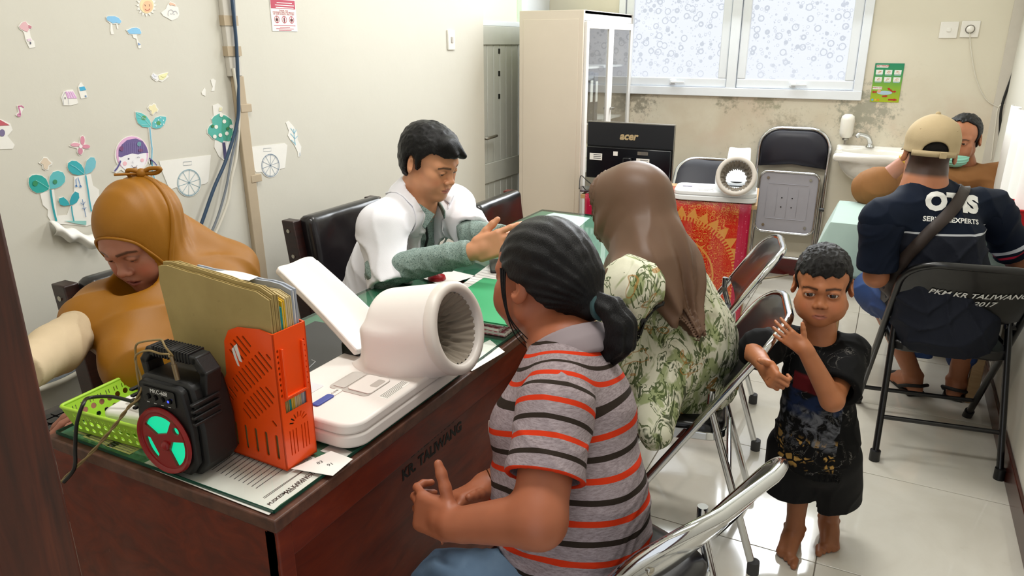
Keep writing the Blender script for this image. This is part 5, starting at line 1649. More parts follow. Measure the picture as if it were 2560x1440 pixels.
# ---------------------------------------------------------------- back wall: sink, soap dispenser, sockets, poster, cables
M_cer = mat('ceramic_white', '#e9e6de', 0.12, var=0.03, coat=0.5)
sk_ = empty('wash_basin', (-0.07, YB, 0))
zr_ = 0.875
sb = lambda P: smax(smax(np.sqrt(np.maximum(np.abs(P[:, 0]) - 0.17, 0) ** 2 + np.maximum(np.abs(P[:, 1] + 0.15) - 0.10, 0) ** 2) - 0.055 + 0.5 * np.clip(zr_ - 0.07 - P[:, 2], 0, 1) ** 1.3 * 1.6, P[:, 2] - zr_, 0.012), (zr_ - 0.21) - P[:, 2], 0.03)
bowl = ell((0, -0.175, zr_ + 0.01), (0.175, 0.105, 0.12))
sdf_obj('basin', S(U(rbx((0, -0.155, zr_ - 0.022), (0.225, 0.152, 0.026), 0.024), (INT(ell((0, -0.140, zr_ - 0.02), (0.205, 0.150, 0.175)), lambda P: P[:, 2] - zr_ + 0.01, lambda P: P[:, 1] + 0.004, k=0.01), 0.04), (rbx((0, -0.03, zr_ + 0.005), (0.225, 0.03, 0.02), 0.012), 0.01)), bowl, k=0.012), [((-0.24, -0.32, zr_ - 0.23), (0.24, 0.0, zr_ + 0.04), 0.006)], M_cer, sk_)
MB().prism(rrect(0.05, 0.012, 0.006, 3), 0, 0.003, TR(0.045, -0.083, zr_ - 0.035, rx=0.9)).build('overflow_slot', M_inkgrey, sk_)
fa = bez([(-0.035, -0.05, zr_ + 0.02), (-0.037, -0.052, zr_ + 0.05), (-0.055, -0.07, zr_ + 0.085), (-0.10, -0.10, zr_ + 0.10), (-0.115, -0.115, zr_ + 0.085)], 24)
MB().tube(fa, [0.017 - 0.006 * i / len(fa) for i in range(len(fa))], 12).build('faucet', M_chrome, sk_, smooth=90)
MB().lathe([(0.026, 0), (0.022, 0.012), (0.014, 0.02)], 20, TR(-0.035, -0.05, zr_ + 0.022)).build('faucet_base', M_chrome, sk_, smooth=60)
tag(sk_, 'white wall-hung wash basin with chrome faucet under the soap dispenser', 'sink')
q = AY(2118, 315, YB - 0.04)
sd_ = empty('soap_dispenser', (q.x, YB, q.z))
MB().lathe([(0.012, -0.075), (0.034, -0.066), (0.040, -0.04), (0.040, 0.04), (0.036, 0.06), (0.02, 0.072), (0.004, 0.074)], 28, TR(0, -0.045, 0)).build('bottle', mat('soap_white', '#ece9df', 0.3, sss=0.1), sd_, smooth=60)
MB().lathe([(0.006, -0.112), (0.006, -0.09), (0.018, -0.085), (0.020, -0.075)], 18, TR(0, -0.045, 0)).build('pump', M_steel, sd_, smooth=60)
MB().box((0, -0.006, -0.02), (0.05, 0.012, 0.09)).build('wall_bracket', M_cer, sd_, bevel=0.003)
tag(sd_, 'white bulb soap dispenser on the back wall above the basin', 'soap dispenser')

def wall_plate(name, u, v_, label, kind):
 p = AY(u, v_, YB); r = empty(name, (p.x, YB, p.z))
 MB().box((0, -0.005, 0), (0.092, 0.010, 0.090)).build('face_plate', M_cer, r, bevel=0.003)
 if kind == 'switch': MB().box((0, -0.012, 0), (0.022, 0.006, 0.022)).build('rocker', M_cer, r, bevel=0.002)
 else:
  MB().lathe([(0.024, 0), (0.024, 0.004), (0.021, 0.004), (0.021, 0.0)], 24, TR(0, -0.010, 0, rx=PI / 2), caps=False).build('socket_ring', M_inkgrey, r, smooth=60)
  MB().lathe([(0.019, 0), (0.019, 0.02), (0.012, 0.026)], 20, TR(0, -0.010, 0, rx=PI / 2)).build('plug', M_cer, r, smooth=50)
 tag(r, label, kind, 'white plates on the back wall'); return r

wall_plate('light_switch', 2372, 75, 'white light switch on the back wall left of the socket', 'switch')
so_ = wall_plate('wall_socket', 2425, 73, 'white wall socket with a round plug on the back wall', 'socket')
M_cabw = mat('cable_white', '#d9d4c6', 0.5)

def wcable(name, pts, rad, m, label, plane='y', off=0.012, cat='cable', n=60):
 P = [(AY(u, v_, YB - off) if plane == 'y' else AX(u, v_, (XL + off if plane == 'l' else XR - off))) if len((u, v_)) == 2 else None for (u, v_) in pts]
 c = P[0].copy(); r = empty(name, c)
 MB().tube(bez([p - c for p in P], n), rad, 8).build('cord', m, r, smooth=90)
 tag(r, label, cat); return r

wcable('socket_cable', [(2424, 82), (2430, 140), (2442, 200), (2465, 248), (2495, 268)], 0.0032, M_cabw, 'thin white cable drooping from the back wall socket')
wcable('corner_cable', [(2559, 108), (2530, 190), (2505, 265), (2500, 330), (2498, 480)], 0.007, M_black, 'thick black cable running down the back right corner')
wcable('strip_lead', [(2560, 262), (2520, 262), (2497, 268), (2488, 320), (2478, 400)], 0.0035, M_cabw, 'white cord looping down to the power strip')
wcable('strip_lead', [(2502, 264), (2530, 275), (2537, 330), (2528, 400), (2535, 440)], 0.0035, M_cabw, 'white cord looping beside the thick black cable')
ps = empty('power_strip', AY(2487, 438, YB - 0.05), 0)
ps.rotation_euler = (0, math.radians(18), 0)
MB().box((0, 0, 0), (0.055, 0.04, 0.19)).build('strip_body', M_cer, ps, bevel=0.006)
for k in range(3):
 MB().lathe([(0.020, 0), (0.020, 0.003), (0.016, 0.003), (0.016, 0.0005)], 20, TR(0, -0.020, 0.055 - 0.052 * k, rx=PI / 2)).build('outlet', M_panelgrey, ps, smooth=60)
MB().lathe([(0.02, 0), (0.02, 0.03), (0.012, 0.036)], 20, TR(-0.005, -0.02, 0.062, rx=PI / 2)).build('plug', M_cer, ps, smooth=50)
tag(ps, 'white power strip hanging in the corner behind the brown-shirted man', 'power strip')
MB_ = MB(); a = AY(2532, 30, YB - 0.01); b = AY(2490, 500, YB - 0.01)
structure(MB().box2((XR - 0.055, YB - 0.012, 0.1), (XR, YB, ZC)).build('trim_4', mat('trunking_grey', '#cfc9be', 0.6)))

# curtain beside the right wall
M_curt = mat('curtain_white', '#ebe9e4', 0.8, var=0.03, sheen=0.2)
cu = MB().grid(lambda u, v: (XR - 0.045 + 0.022 * math.sin(u * 26) * (0.6 + 0.4 * (1 - v)), 3.42 + 1.0 * u, 0.20 + 1.02 * v), 90, 8).build('white_curtain', M_curt, None, smooth=180)
so = cu.modifiers.new('t', 'SOLIDIFY'); so.thickness = 0.002
tag(cu, 'white curtain hanging along the right wall', 'curtain')
# red plastic basket on the green table, half hidden by the man's shoulder
q = AD(2548, 560, 2.95)
rb = empty('red_basket', (0.487, 3.50, ZK + 0.004))
M_redp = mat('red_plastic_bright', '#c4121c', 0.3)
out = rrect(0.14, 0.22, 0.02, 4); vs = []
for (s, z) in ((0.85, 0.0), (1.0, 0.13), (1.04, 0.13), (1.04, 0.135), (0.97, 0.135), (0.83, 0.006)): vs += [(x * s, y * s, z) for x, y in out]
L = len(out); fs = [(i * L + j, i * L + (j + 1) % L, (i + 1) * L + (j + 1) % L, (i + 1) * L + j) for i in range(5) for j in range(L)] + [list(range(L))[::-1], [5 * L + j for j in range(L)]]
MB().add(vs, fs).build('basket_wall', M_redp, rb, smooth=50)
MB().tube([(x * 1.04, y * 1.04, 0.132) for x, y in out], 0.005, 8, closed=True).build('basket_rim', M_redp, rb, smooth=60)
tag(rb, 'red plastic basket at the right wall beside the man in the cap', 'basket')

# hand-washing poster on the back wall
P0 = [AY(2187, 160, YB - 0.004), AY(2258, 157, YB - 0.004), AY(2250, 257, YB - 0.004), AY(2176, 253, YB - 0.004)]
pc = sum(P0, Vector()) / 4; po = empty('hygiene_poster', (pc.x, YB - 0.002, pc.z))
pwid, phei = 0.158, 0.226
t = NT('poster_green'); g = t.new('ShaderNodeTexCoord').outputs['Generated']; sp = t.new('ShaderNodeSeparateXYZ'); t.link(g, sp.inputs[0])
t.base(t.ramp(sp.outputs[2], [(0.0, '#a9b81e'), (0.4, '#7fae35'), (0.75, '#2f9159'), (1.0, '#1d8560')])); t.set(rough=0.3)
MB().box((0, -0.001, 0), (pwid, 0.001, phei)).build('poster_sheet', t.m, po)
M_red = mat('print_red', '#b5231c', 0.4); M_skin0 = mat('print_skin', '#d8a98a', 0.5); M_pw = mat('print_white', '#e9ece6', 0.5); M_pb = mat('print_blue', '#a9c6d6', 0.5)
pp = lambda name, x, z, w, h, m, lv=0, par=po: MB().box((x, -0.0019 - 0.0003 * lv, z), (w, 0.0004, h)).build(name, m, par)
fxp = lambda x0, z0: frame((x0, -0.0026, z0), (1, 0, 0), (0, -1, 0))
for r_ in range(2):
 for c_ in range(3):
  b = pp('picture_box', -0.050 + 0.050 * c_, 0.062 - 0.042 * r_, 0.038, 0.026, M_pw)
  MB().tube([(-0.050 + 0.050 * c_ + 0.012 * math.cos(a * 1.3 + c_) * (0.4 + 0.1 * a), -0.0023, 0.062 - 0.042 * r_ + 0.008 * math.sin(a * 1.7 + r_)) for a in range(7)], 0.0012, 5).build('hand_drawing', M_skin0, b)
  pp('caption', -0.050 + 0.050 * c_, 0.045 - 0.042 * r_, 0.034, 0.003, M_pb, 0)
text('poster_lettering', 'CUCI TANGAN', 0.0105, M_red, fxp(-0.038, 0.098), po, bold=0.0004, extrude=0.0001)
pp('title_band', -0.038, 0.096, 0.064, 0.016, M_pw, 0)
text('poster_lettering', 'WAKTU CUCI', 0.0085, M_red, fxp(-0.048, -0.030), po, bold=0.0003, extrude=0.0001)
pp('title_band', -0.048, -0.031, 0.052, 0.016, M_pw, 0)
MB().prism(circ(-0.005, -0.058, 0.042, 0.012, 20), -0.0024, -0.0019, Matrix(((1, 0, 0, 0), (0, 0, 1, 0), (0, 1, 0, 0), (0, 0, 0, 1)))).build('patient_figure', M_pb, po)
MXZ = Matrix(((1, 0, 0, 0), (0, 0, 1, 0), (0, 1, 0, 0), (0, 0, 0, 1)))
MB().prism(circ(-0.036, -0.050, 0.011, 0.009, 14), -0.0028, -0.0020, MXZ).build('patient_head', M_skin0, po)
for (x, z, a_, l) in ((-0.062, -0.055, PI, 0.026), (0.045, -0.050, 0, 0.026), (0.02, -0.038, 2.6, 0.03), (0.0, -0.078, 0.1, 0.03), (0.045, -0.098, 0, 0.05)):
 ar = [(0, 0.35), (0.6, 0.35), (0.6, 0.7), (1, 0), (0.6, -0.7), (0.6, -0.35), (0, -0.35)]
 MB().prism([(x + l * (px - 0.5) * math.cos(a_) - 0.011 * pz * math.sin(a_), z + l * (px - 0.5) * math.sin(a_) + 0.011 * pz * math.cos(a_)) for px, pz in ar], -0.0031, -0.0022, MXZ).build('arrow', M_red, po)
for k, cc in enumerate(('#5fb0d8', '#e0b23c', '#d97f2a')): MB().prism(circ(-0.066 + 0.016 * k, -0.101, 0.006, n=12), -0.0026, -0.002, MXZ).build('poster_emblem', mat('emblem%d' % k, cc, 0.5), po)
tag(po, 'green hand-washing poster on the back wall right of the window', 'poster')

# ---------------------------------------------------------------- left wall: switch, notice, trunking and cables, stickers
p = AX(1126, 100, XL); sw_ = empty('light_switch', (XL, p.y, p.z))
MB().box((0.005, 0, 0), (0.010, 0.075, 0.105)).build('face_plate', M_cer, sw_, bevel=0.003); MB().box((0.012, 0, 0), (0.006, 0.018, 0.032)).build('rocker', M_panelgrey, sw_, bevel=0.002)
tag(sw_, 'white light switch on the left wall near the grey door', 'switch')
NP = [AX(u, v_, XL) for u, v_ in ((669, -55), (733, -52), (742, 80), (679, 77))]
nc = sum(NP, Vector()) / 4; nw = ((NP[1] - NP[0]).length + (NP[2] - NP[3]).length) / 2; nh = ((NP[3] - NP[0]).length + (NP[2] - NP[1]).length) / 2
no_ = empty('privacy_notice', (XL + 0.001, nc.y, nc.z))
MB().box((0.0006, 0, 0), (0.0012, nw, nh)).build('notice_sheet', M_paperw, no_)
M_crim = mat('print_crimson', '#b3304c', 0.5)
zb1 = AX(705, 8, XL).z - nc.z; zb0 = AX(705, 22, XL).z - nc.z
MB().box2((0.0012, -nw / 2 + 0.003, zb0), (0.0016, nw / 2 - 0.003, zb1 + 0.012)).build('notice_band', M_crim, no_)
fl2 = lambda y, z: frame((0.0018, y, z), (0, 1, 0), (1, 0, 0))
for k in range(3): MB().box((0.0018, 0.008, zb0 + 0.004 + k * 0.009), (0.0002, nw * (0.7, 0.75, 0.6)[k], 0.0028)).build('band_line', M_pw, no_)
for k, (tx, v_) in enumerate((('THANK YOU', 27), ('FOR RESPECTING THE PRIVACY', 31.5), ('OF OUR PATIENTS AND STAFF', 36))):
 text('notice_lettering', tx, 0.0085, M_crim, fl2(0, AX(707, v_, XL).z - nc.z), no_, extrude=0.0001)
for k in range(3):
 yy = (k - 1) * nw * 0.29; zz_ = AX(709, 49, XL).z - nc.z
 MB().lathe([(0.014, 0), (0.014, 0.0004), (0.0118, 0.0004), (0.0118, 0)], 24, frame((0.0013, yy, zz_), (0, 1, 0), (1, 0, 0)), caps=False).build('prohibition_ring', M_crim, no_)
 MB().box((0.0022, yy, zz_), (0.0003, 0.0025, 0.026), ).build('prohibition_bar', M_crim, no_).rotation_euler = (0, 0, 0)
 MB().box((0.0018, yy, zz_ - 0.001), (0.0003, 0.014 if k != 1 else 0.007, 0.009 if k != 1 else 0.014)).build('pictogram', M_ink, no_)
for k, v_ in enumerate((64, 68.5, 72, 75.5)): MB().box((0.0015, 0, AX(710, v_, XL).z - nc.z), (0.0003, nw * (0.85, 0.4, 0.7, 0.5)[k], 0.0022)).build('notice_line', M_crim, no_)
tag(no_, 'white and crimson privacy notice with three prohibition signs on the left wall', 'notice')

M_batt = mat('batten_wood', '#b7a68d', 0.7, var=0.12, vscale=8)
M_trunk = mat('trunking_white', '#cfcac0', 0.55, var=0.05)
ya = AX(575, 60, XL).y; yb_ = AX(640, 600, XL).y
tk = empty('cable_trunking', (XL, (ya + yb_) / 2, 0))
dy0 = ya - tk.location.y; dy1 = yb_ - tk.location.y
zc_ = AX(592, 190, XL).z
MB().box2((0, dy0 - 0.045, zc_), (0.022, dy0 + 0.012, ZC)).build('duct', M_trunk, tk, bevel=0.003)
bt = MB(); zl = 0.0
bt.add([(0, dy0 - 0.03, zc_), (0.02, dy0 - 0.03, zc_), (0.02, dy0 + 0.02, zc_), (0, dy0 + 0.02, zc_), (0, dy1 - 0.02, 0.02), (0.02, dy1 - 0.02, 0.02), (0.02, dy1 + 0.03, 0.02), (0, dy1 + 0.03, 0.02)],
       [(0, 1, 2, 3), (7, 6, 5, 4), (0, 4, 5, 1), (1, 5, 6, 2), (2, 6, 7, 3), (3, 7, 4, 0)])
bt.build('batten', M_batt, tk, bevel=0.003)
for v_ in (52, 128): MB().box((0.012, dy0 - 0.016, AX(575, v_, XL).z), (0.027, 0.066, 0.035)).build('tape_band', M_batt, tk)
for (u, v_) in ((606, 270), (632, 445)):
 p = AX(u, v_, XL); MB().box((0.012, p.y - tk.location.y, p.z), (0.02, 0.055, 0.03)).build('batten_clip', M_batt, tk, bevel=0.002)
tag(tk, 'cable trunking and wooden batten running down the left wall', 'trunking')
M_cblue = mat('cable_blue', '#27415c', 0.45); M_cgrey = mat('cable_grey', '#777e86', 0.5)
wcable('blue_cable', [(578, -20), (591, 110), (596, 250), (592, 310), (565, 400), (535, 470), (505, 555), (480, 620)], 0.0062, M_cblue, 'blue cable hanging down the left wall beside the trunking', 'l', 0.034)
wcable('grey_cable', [(584, -20), (592, 160), (598, 300), (578, 400), (565, 470), (545, 540), (520, 600)], 0.0045, M_cgrey, 'grey cable hanging down the left wall between blue and white ones', 'l', 0.030)
wcable('white_cable', [(583, 170), (597, 270), (592, 380), (578, 450), (568, 510), (535, 590), (500, 640)], 0.0055, M_cabw, 'white cable hanging down the left wall beside the batten', 'l', 0.030)
wcable('grey_cable', [(300, 835), (250, 885), (190, 925), (105, 968), (40, 985)], 0.009, M_cgrey, 'grey cable on the wall low behind the woman in mustard', 'l', 0.012)
wcable('white_cable', [(300, 850), (262, 885), (215, 920), (150, 955), (60, 985)], 0.009, M_cabw, 'white cable on the wall low behind the woman in mustard', 'l', 0.03)
fc_ = empty('floor_cable', (0, 0, 0)); Pf = [AZ(u, v_, 0.006) for u, v_ in ((1880, 697), (1915, 695), (1950, 690), (1990, 682), (2060, 668))]; fc_.location = Pf[0]
MB().tube(bez([p - Pf[0] for p in Pf], 30), 0.005, 8).build('cord', M_batt, fc_, smooth=90)
tag(fc_, 'pale cable lying on the tiles along the back wall', 'cable')

# ---- stickers: paper cut-outs on the left wall
STK = {}

def stk_mat(hexc):
 if hexc not in STK: STK[hexc] = mat('sticker_' + hexc.strip('#'), hexc, 0.55, var=0.06, vscale=40)
 return STK[hexc]

def polyw(px, off, c, thick=0.0005):
 P = [AX(u, v_, XL + off) for u, v_ in px]
 return [(p.y - c.y, p.z - c.z) for p in P]

MW = Matrix(((0, 0, 1, 0), (1, 0, 0, 0), (0, 1, 0, 0), (0, 0, 0, 1)))      # (y,z) polygon, extruded along x

def ribbon(pts, w):
 out_l, out_r = [], []
 P = [Vector(p) for p in pts]
 for i, p in enumerate(P):
  t_ = (P[min(i + 1, len(P) - 1)] - P[max(i - 1, 0)])
  t_ = t_.normalized() if t_.length else Vector((1, 0)); n_ = Vector((-t_.y, t_.x)) * w / 2
  out_l.append(p + n_); out_r.append(p - n_)
 return out_l, out_r

def sticker(name, label, outlines, layers=(), lines=(), cr=(0, 0, 1.0), cat='sticker'):
 """outlines/layers in crop pixels; cr = (ox, oy, scale)"""
 ox, oy, s = cr; px = lambda L: [(ox + x / s, oy + y / s) for x, y in L]
 allp = px(outlines[0]); cu_ = (sum(p[0] for p in allp) / len(allp), sum(p[1] for p in allp) / len(allp))
 c = AX(cu_[0], cu_[1], XL); r = empty(name, (XL, c.y, c.z))
 for ko, o_ in enumerate(outlines): MB().prism(polyw(px(o_), 0.0, c), 0.0004, 0.0018 + 0.00008 * ko, MW).build('paper_cutout', M_paperw, r)
 for k, (poly, col_) in enumerate(layers):
  z_ = 0.0026 + 0.00025 * k
  MB().prism(polyw(px(poly), 0.0, c), z_ - 0.0003, z_ + 0.0003, MW).build('printed_shape', stk_mat(col_), r)
 for k, (path, w, col_) in enumerate(lines):
  l_, r2 = ribbon(polyw(px(path), 0, c), w * 0.001)
  z_ = 0.0026 + 0.00025 * len(layers) + 0.0004
  mb = MB(); n = len(l_)
  mb.add([(z_, p.x, p.y) for p in l_] + [(z_, p.x, p.y) for p in r2] , [(i + 1, i, n + i, n + i + 1) for i in range(n - 1)])
  mb.build('printed_line', stk_mat(col_), r)
 tag(r, label, cat, 'paper stickers on the left wall')
 return r

A_ = (0, 0, 4.8); E_ = (240, 0, 5.758); B_ = (50, 320, 5.141); C_ = (250, 240, 5.332); D_c = (500, 180, 5.143)
arc = lambda cx, cy, rx, ry, a0, a1, n=14: [(cx + rx * math.cos(math.radians(a0 + (a1 - a0) * i / n)), cy + ry * math.sin(math.radians(a0 + (a1 - a0) * i / n))) for i in range(n + 1)]
sticker('wall_sticker', 'torn pink tree sticker near the top left of the left wall',
  [[(215, 315), (245, 270), (300, 250), (335, 285), (375, 315), (375, 345), (350, 360), (365, 440), (385, 480), (405, 490), (420, 565), (350, 580), (305, 490), (285, 400), (265, 370), (230, 350)]],
  [([(225, 318), (265, 270), (300, 256), (330, 300), (345, 345), (320, 385), (285, 370), (240, 345)], '#e0b4ba'), ([(335, 297), (372, 318), (368, 342), (335, 338)], '#c47f8e'), ([(318, 470), (360, 462), (372, 488), (325, 495)], '#e6cfe0'), ([(349, 503), (364, 503), (366, 530), (352, 530)], '#57586a')], cr=A_)
sticker('wall_sticker', 'upper blue tree sticker with two thin legs',
  [[(135, 250), (160, 228), (260, 228), (320, 250), (368, 310), (340, 347), (305, 347), (318, 410), (300, 420), (285, 345), (228, 347), (238, 430), (255, 495), (215, 495), (203, 440), (205, 340), (150, 300)]],
  [([(142, 255), (165, 233), (260, 233), (317, 256), (360, 308), (335, 340), (280, 325), (235, 338), (205, 318), (152, 290)], '#86bfe6')], cr=E_)
sticker('wall_sticker', 'lower blue tree sticker with one crooked white stem',
  [[(425, 430), (500, 400), (570, 390), (625, 410), (650, 460), (640, 495), (580, 500), (600, 590), (640, 640), (645, 690), (610, 700), (590, 640), (575, 560), (535, 545), (520, 500), (465, 495)]],
  [([(440, 440), (505, 406), (570, 397), (620, 415), (644, 465), (638, 488), (540, 488), (472, 486)], '#8ac3e8'), ([(598, 612), (638, 640), (602, 655)], '#7d9bc8')], cr=E_)
sun = []
for i in range(32):
 a = 2 * PI * i / 32; rr = 1.0 if i % 2 else 1.38
 sun.append((720 + 108 * rr * math.cos(a), 75 + 122 * rr * math.sin(a)))
sticker('wall_sticker', 'smiling peach sun sticker with white rays', [sun], [(circ(722, 78, 100, 115, 28), '#f0d9ab'), (circ(735, 95, 72, 85, 24), '#efbf98')],
  [(arc(730, 110, 38, 40, 20, 150), 2.2, '#b5584a'), ([(690, 65), (705, 90)], 2.0, '#6b4038'), ([(755, 62), (765, 95)], 2.0, '#6b4038')], cr=E_)
sticker('wall_sticker', 'white cloud sticker with a small peach crown', [[(930, 180), (1000, 130), (1025, 70), (1060, 20), (1135, 50), (1150, 90), (1180, 110), (1195, 210), (1170, 260), (1085, 297), (1030, 262), (965, 230)]],
  [([(1045, 55), (1062, 32), (1130, 58), (1140, 88), (1090, 75), (1062, 80)], '#e2bba2')],
  [(arc(1070, 200, 40, 60, 150, 330), 1.5, '#9a9aa4'), (arc(1130, 205, 32, 45, 180, 360), 1.5, '#9a9aa4'), ([(1065, 195), (1078, 205)], 2, '#77778a'), ([(1110, 200), (1122, 208)], 2, '#77778a')], cr=E_)
sticker('wall_sticker', 'yellow bird and envelope sticker', [[(783, 1090), (815, 1045), (875, 1080), (930, 1060), (1040, 1035), (1015, 1075), (1045, 1105), (990, 1150), (945, 1178), (895, 1160), (860, 1174), (800, 1130)]],
  [([(893, 1090), (940, 1068), (1030, 1045), (1000, 1110), (950, 1152), (905, 1142)], '#e9e7b4'), ([(793, 1092), (816, 1056), (872, 1090), (868, 1150), (812, 1126)], '#e8e9f0')],
  [([(816, 1060), (832, 1105), (874, 1090)], 1.2, '#9b9ba5'), (arc(960, 1080, 40, 30, 150, 20), 1.4, '#cfc98a')], cr=E_)
sticker('wall_sticker', 'white house sticker with pink striped roof', [[(735, 1150), (755, 1100), (800, 1080), (870, 1075), (910, 1150), (935, 1240), (850, 1265), (755, 1265), (730, 1170)]],
  [([(778, 1100), (868, 1098), (918, 1180), (808, 1180)], '#dca9da'), ([(770, 1165), (780, 1168), (780, 1190), (771, 1186)], '#555566')],
  [([(800, 1100), (830, 1180)], 1.5, '#f4ecf4'), ([(825, 1100), (858, 1180)], 1.5, '#f4ecf4'), ([(848, 1100), (888, 1180)], 1.5, '#f4ecf4'), ([(808, 1180), (820, 1255)], 1.0, '#8c8c98'), ([(775, 1102), (745, 1160), (758, 1258)], 1.0, '#8c8c98')], cr=A_)
sticker('wall_sticker', 'narrow white house sticker with blue roof', [[(930, 1045), (955, 995), (975, 990), (1000, 1030), (1025, 1080), (1048, 1170), (970, 1185), (945, 1110)]],
  [([(945, 1045), (1005, 1036), (1028, 1080), (957, 1090)], '#4aadd6'), ([(1012, 1145), (1028, 1143), (1032, 1165), (1016, 1166)], '#6f8fb8')], cr=A_)
sticker('wall_sticker', 'small pink music note sticker', [[(200, 1270), (245, 1262), (287, 1290), (262, 1335), (242, 1385), (215, 1407), (180, 1380), (213, 1345)]], [],
  [([(215, 1278), (232, 1330), (238, 1378)], 3, '#d070a6'), (arc(222, 1380, 16, 14, 0, 330), 3, '#d070a6'), ([(212, 1275), (250, 1270), (278, 1292)], 3, '#c4588f')], cr=A_)
sticker('wall_sticker', 'red-roofed house sticker cut off at the left edge of the picture', [[(-40, 305), (0, 297), (25, 309), (31, 325), (18, 340), (36, 362), (31, 372), (-40, 374)]],
  [([(-40, 305), (0, 300), (23, 313), (-40, 316)], '#c05a66'), (circ(4, 332, 7, 9, 16), '#7a6f93')], cr=(0, 0, 1))
fl4 = [(625, 235), (690, 170), (755, 192), (770, 110), (800, 95), (832, 112), (832, 200), (890, 235), (892, 265), (822, 278), (792, 345), (755, 356), (725, 310), (730, 265)]
sticker('wall_sticker', 'four-petalled pink flower sticker', [fl4], [(circ(797, 160, 27, 58, 18), '#d98fa4'), (circ(705, 215, 62, 24, 18), '#e0a3b4'), (circ(840, 238, 52, 26, 18), '#d98fa4'), (circ(768, 295, 30, 45, 18), '#cf8aa0'), (circ(772, 236, 22, 24, 14), '#f2e6ea')], cr=B_)
sticker('wall_sticker', 'faded tan flower sticker above the biggest teal leaves', [[(235, 450), (270, 415), (295, 370), (345, 375), (375, 415), (415, 445), (405, 475), (370, 490), (365, 535), (320, 548), (285, 525), (280, 480)]],
  [([(255, 450), (300, 385), (340, 388), (365, 425), (398, 450), (355, 485), (350, 525), (320, 535), (297, 515), (295, 470)], '#dccbb6')], cr=B_)
# big teal seedlings sticker, its lower edge peeling
teal, teal2 = '#2aa39c', '#5fb9bf'
leafL = [(105, 700), (112, 640), (150, 608), (200, 600), (270, 610), (330, 655), (368, 745), (360, 790), (290, 825), (210, 835), (150, 800), (118, 755)]
leafR = [(378, 780), (368, 690), (378, 620), (420, 565), (480, 550), (545, 570), (575, 630), (570, 690), (520, 745), (450, 775)]
leaf2L = [(605, 500), (612, 450), (660, 418), (720, 425), (780, 470), (818, 540), (820, 595), (740, 606), (670, 590), (625, 550)]
leaf2R = [(828, 598), (825, 510), (850, 420), (900, 375), (945, 378), (968, 430), (960, 500), (910, 565)]
leaf3L = [(488, 935), (500, 900), (550, 888), (600, 930), (632, 990), (560, 1000), (510, 985)]
leaf3R = [(635, 990), (632, 930), (660, 860), (700, 815), (745, 835), (752, 895), (720, 955), (670, 985)]
ins = lambda P, k=0.93: [(sum(q[0] for q in P) / len(P) * (1 - k) + x * k, sum(q[1] for q in P) / len(P) * (1 - k) + y * k) for x, y in P]
grow = lambda P: ins(P, 1.06)
back1 = [(255, 845), (430, 785), (445, 900), (470, 1120), (475, 1232), (410, 1225), (350, 1130), (355, 1050), (290, 990)]
back2 = [(690, 625), (830, 600), (905, 590), (935, 740), (1010, 790), (1015, 900), (970, 960), (930, 1000), (940, 1230), (850, 1262), (580, 1235), (475, 1232), (470, 1130), (600, 1115), (640, 1000), (700, 960), (690, 800)]
seed = sticker('wall_sticker', 'large peeling sticker of teal seedlings with music notes beside the mustard headscarf', [back1, back2, grow(leafL), grow(leafR), grow(leaf2L), grow(leaf2R), grow(leaf3L), grow(leaf3R)],
               [(leafL, teal), (leafR, teal2), (leaf2L, '#35a8b2'), (leaf2R, '#74bcca'), (leaf3L, '#2fa3ae'), (leaf3R, '#2f9fae'), (circ(185, 710, 34, 36, 10), '#2f8a5c'), (circ(440, 690, 28, 30, 9), '#3c8a62'), ([(560, 1190), (840, 1190), (840, 1245), (700, 1225)], '#8fc6c0')],
               [([(378, 790), (400, 950), (425, 1080), (455, 1195)], 6.0, '#2a9aa2'), ([(830, 605), (855, 760), (880, 930), (905, 1070)], 5.0, '#4aa9bb'), ([(648, 1000), (660, 1100), (680, 1195)], 4.0, '#3aa3b0'), ([(788, 915), (812, 1030), (835, 1140)], 2.0, '#5b7fae'),
    ([(765, 960), (800, 985), (825, 945)], 1.8, '#5b7fae'), ([(785, 1025), (815, 1045), (838, 1015)], 1.8, '#5b7fae'), ([(712, 740), (705, 660), (732, 635), (765, 745)], 2.2, '#3f7fc0'), ([(370, 780), (250, 700), (190, 670)], 1.4, '#7fd0c8'), ([(815, 590), (700, 500), (640, 470)], 1.4, '#8fd2da'),
    (circ(712, 742, 10, 8, 9), 3, '#3f7fc0'), (circ(766, 748, 10, 8, 9), 3, '#3f7fc0')], cr=B_)
c = Vector(seed.location)
curl = MB()
pA, pB = AX(120, 552, XL), AX(232, 590, XL)
curl.grid(lambda u, v: (0.003 + 0.03 * math.sin(v * PI * 0.9) + 0.006 * math.sin(u * 9), (pA.y + (pB.y - pA.y) * u) - c.y, (pA.z + (pB.z - pA.z) * u) - c.z - 0.045 * v + 0.006 * math.sin(u * 14)), 24, 8)
o = curl.build('peeling_edge', M_paperw, seed, smooth=180); so = o.modifiers.new('t', 'SOLIDIFY'); so.thickness = 0.0006
sticker('wall_sticker', 'cream star-shaped flower sticker above the two-leaved stem', [[(625, 160), (650, 115), (685, 120), (705, 95), (740, 105), (750, 145), (778, 175), (765, 215), (735, 220), (700, 258), (670, 240), (670, 205), (640, 190)]],
  [([(640, 158), (658, 126), (690, 130), (710, 108), (732, 116), (740, 150), (764, 178), (755, 205), (726, 210), (698, 246), (680, 234), (682, 200), (652, 182)], '#ece3b8')], cr=C_)
head = circ(420, 785, 228, 255, 36)
hairp = [(238, 805), (240, 720), (285, 645), (355, 585), (470, 565), (560, 600), (612, 680), (636, 755), (570, 758), (500, 778), (420, 765), (330, 792), (270, 818)]
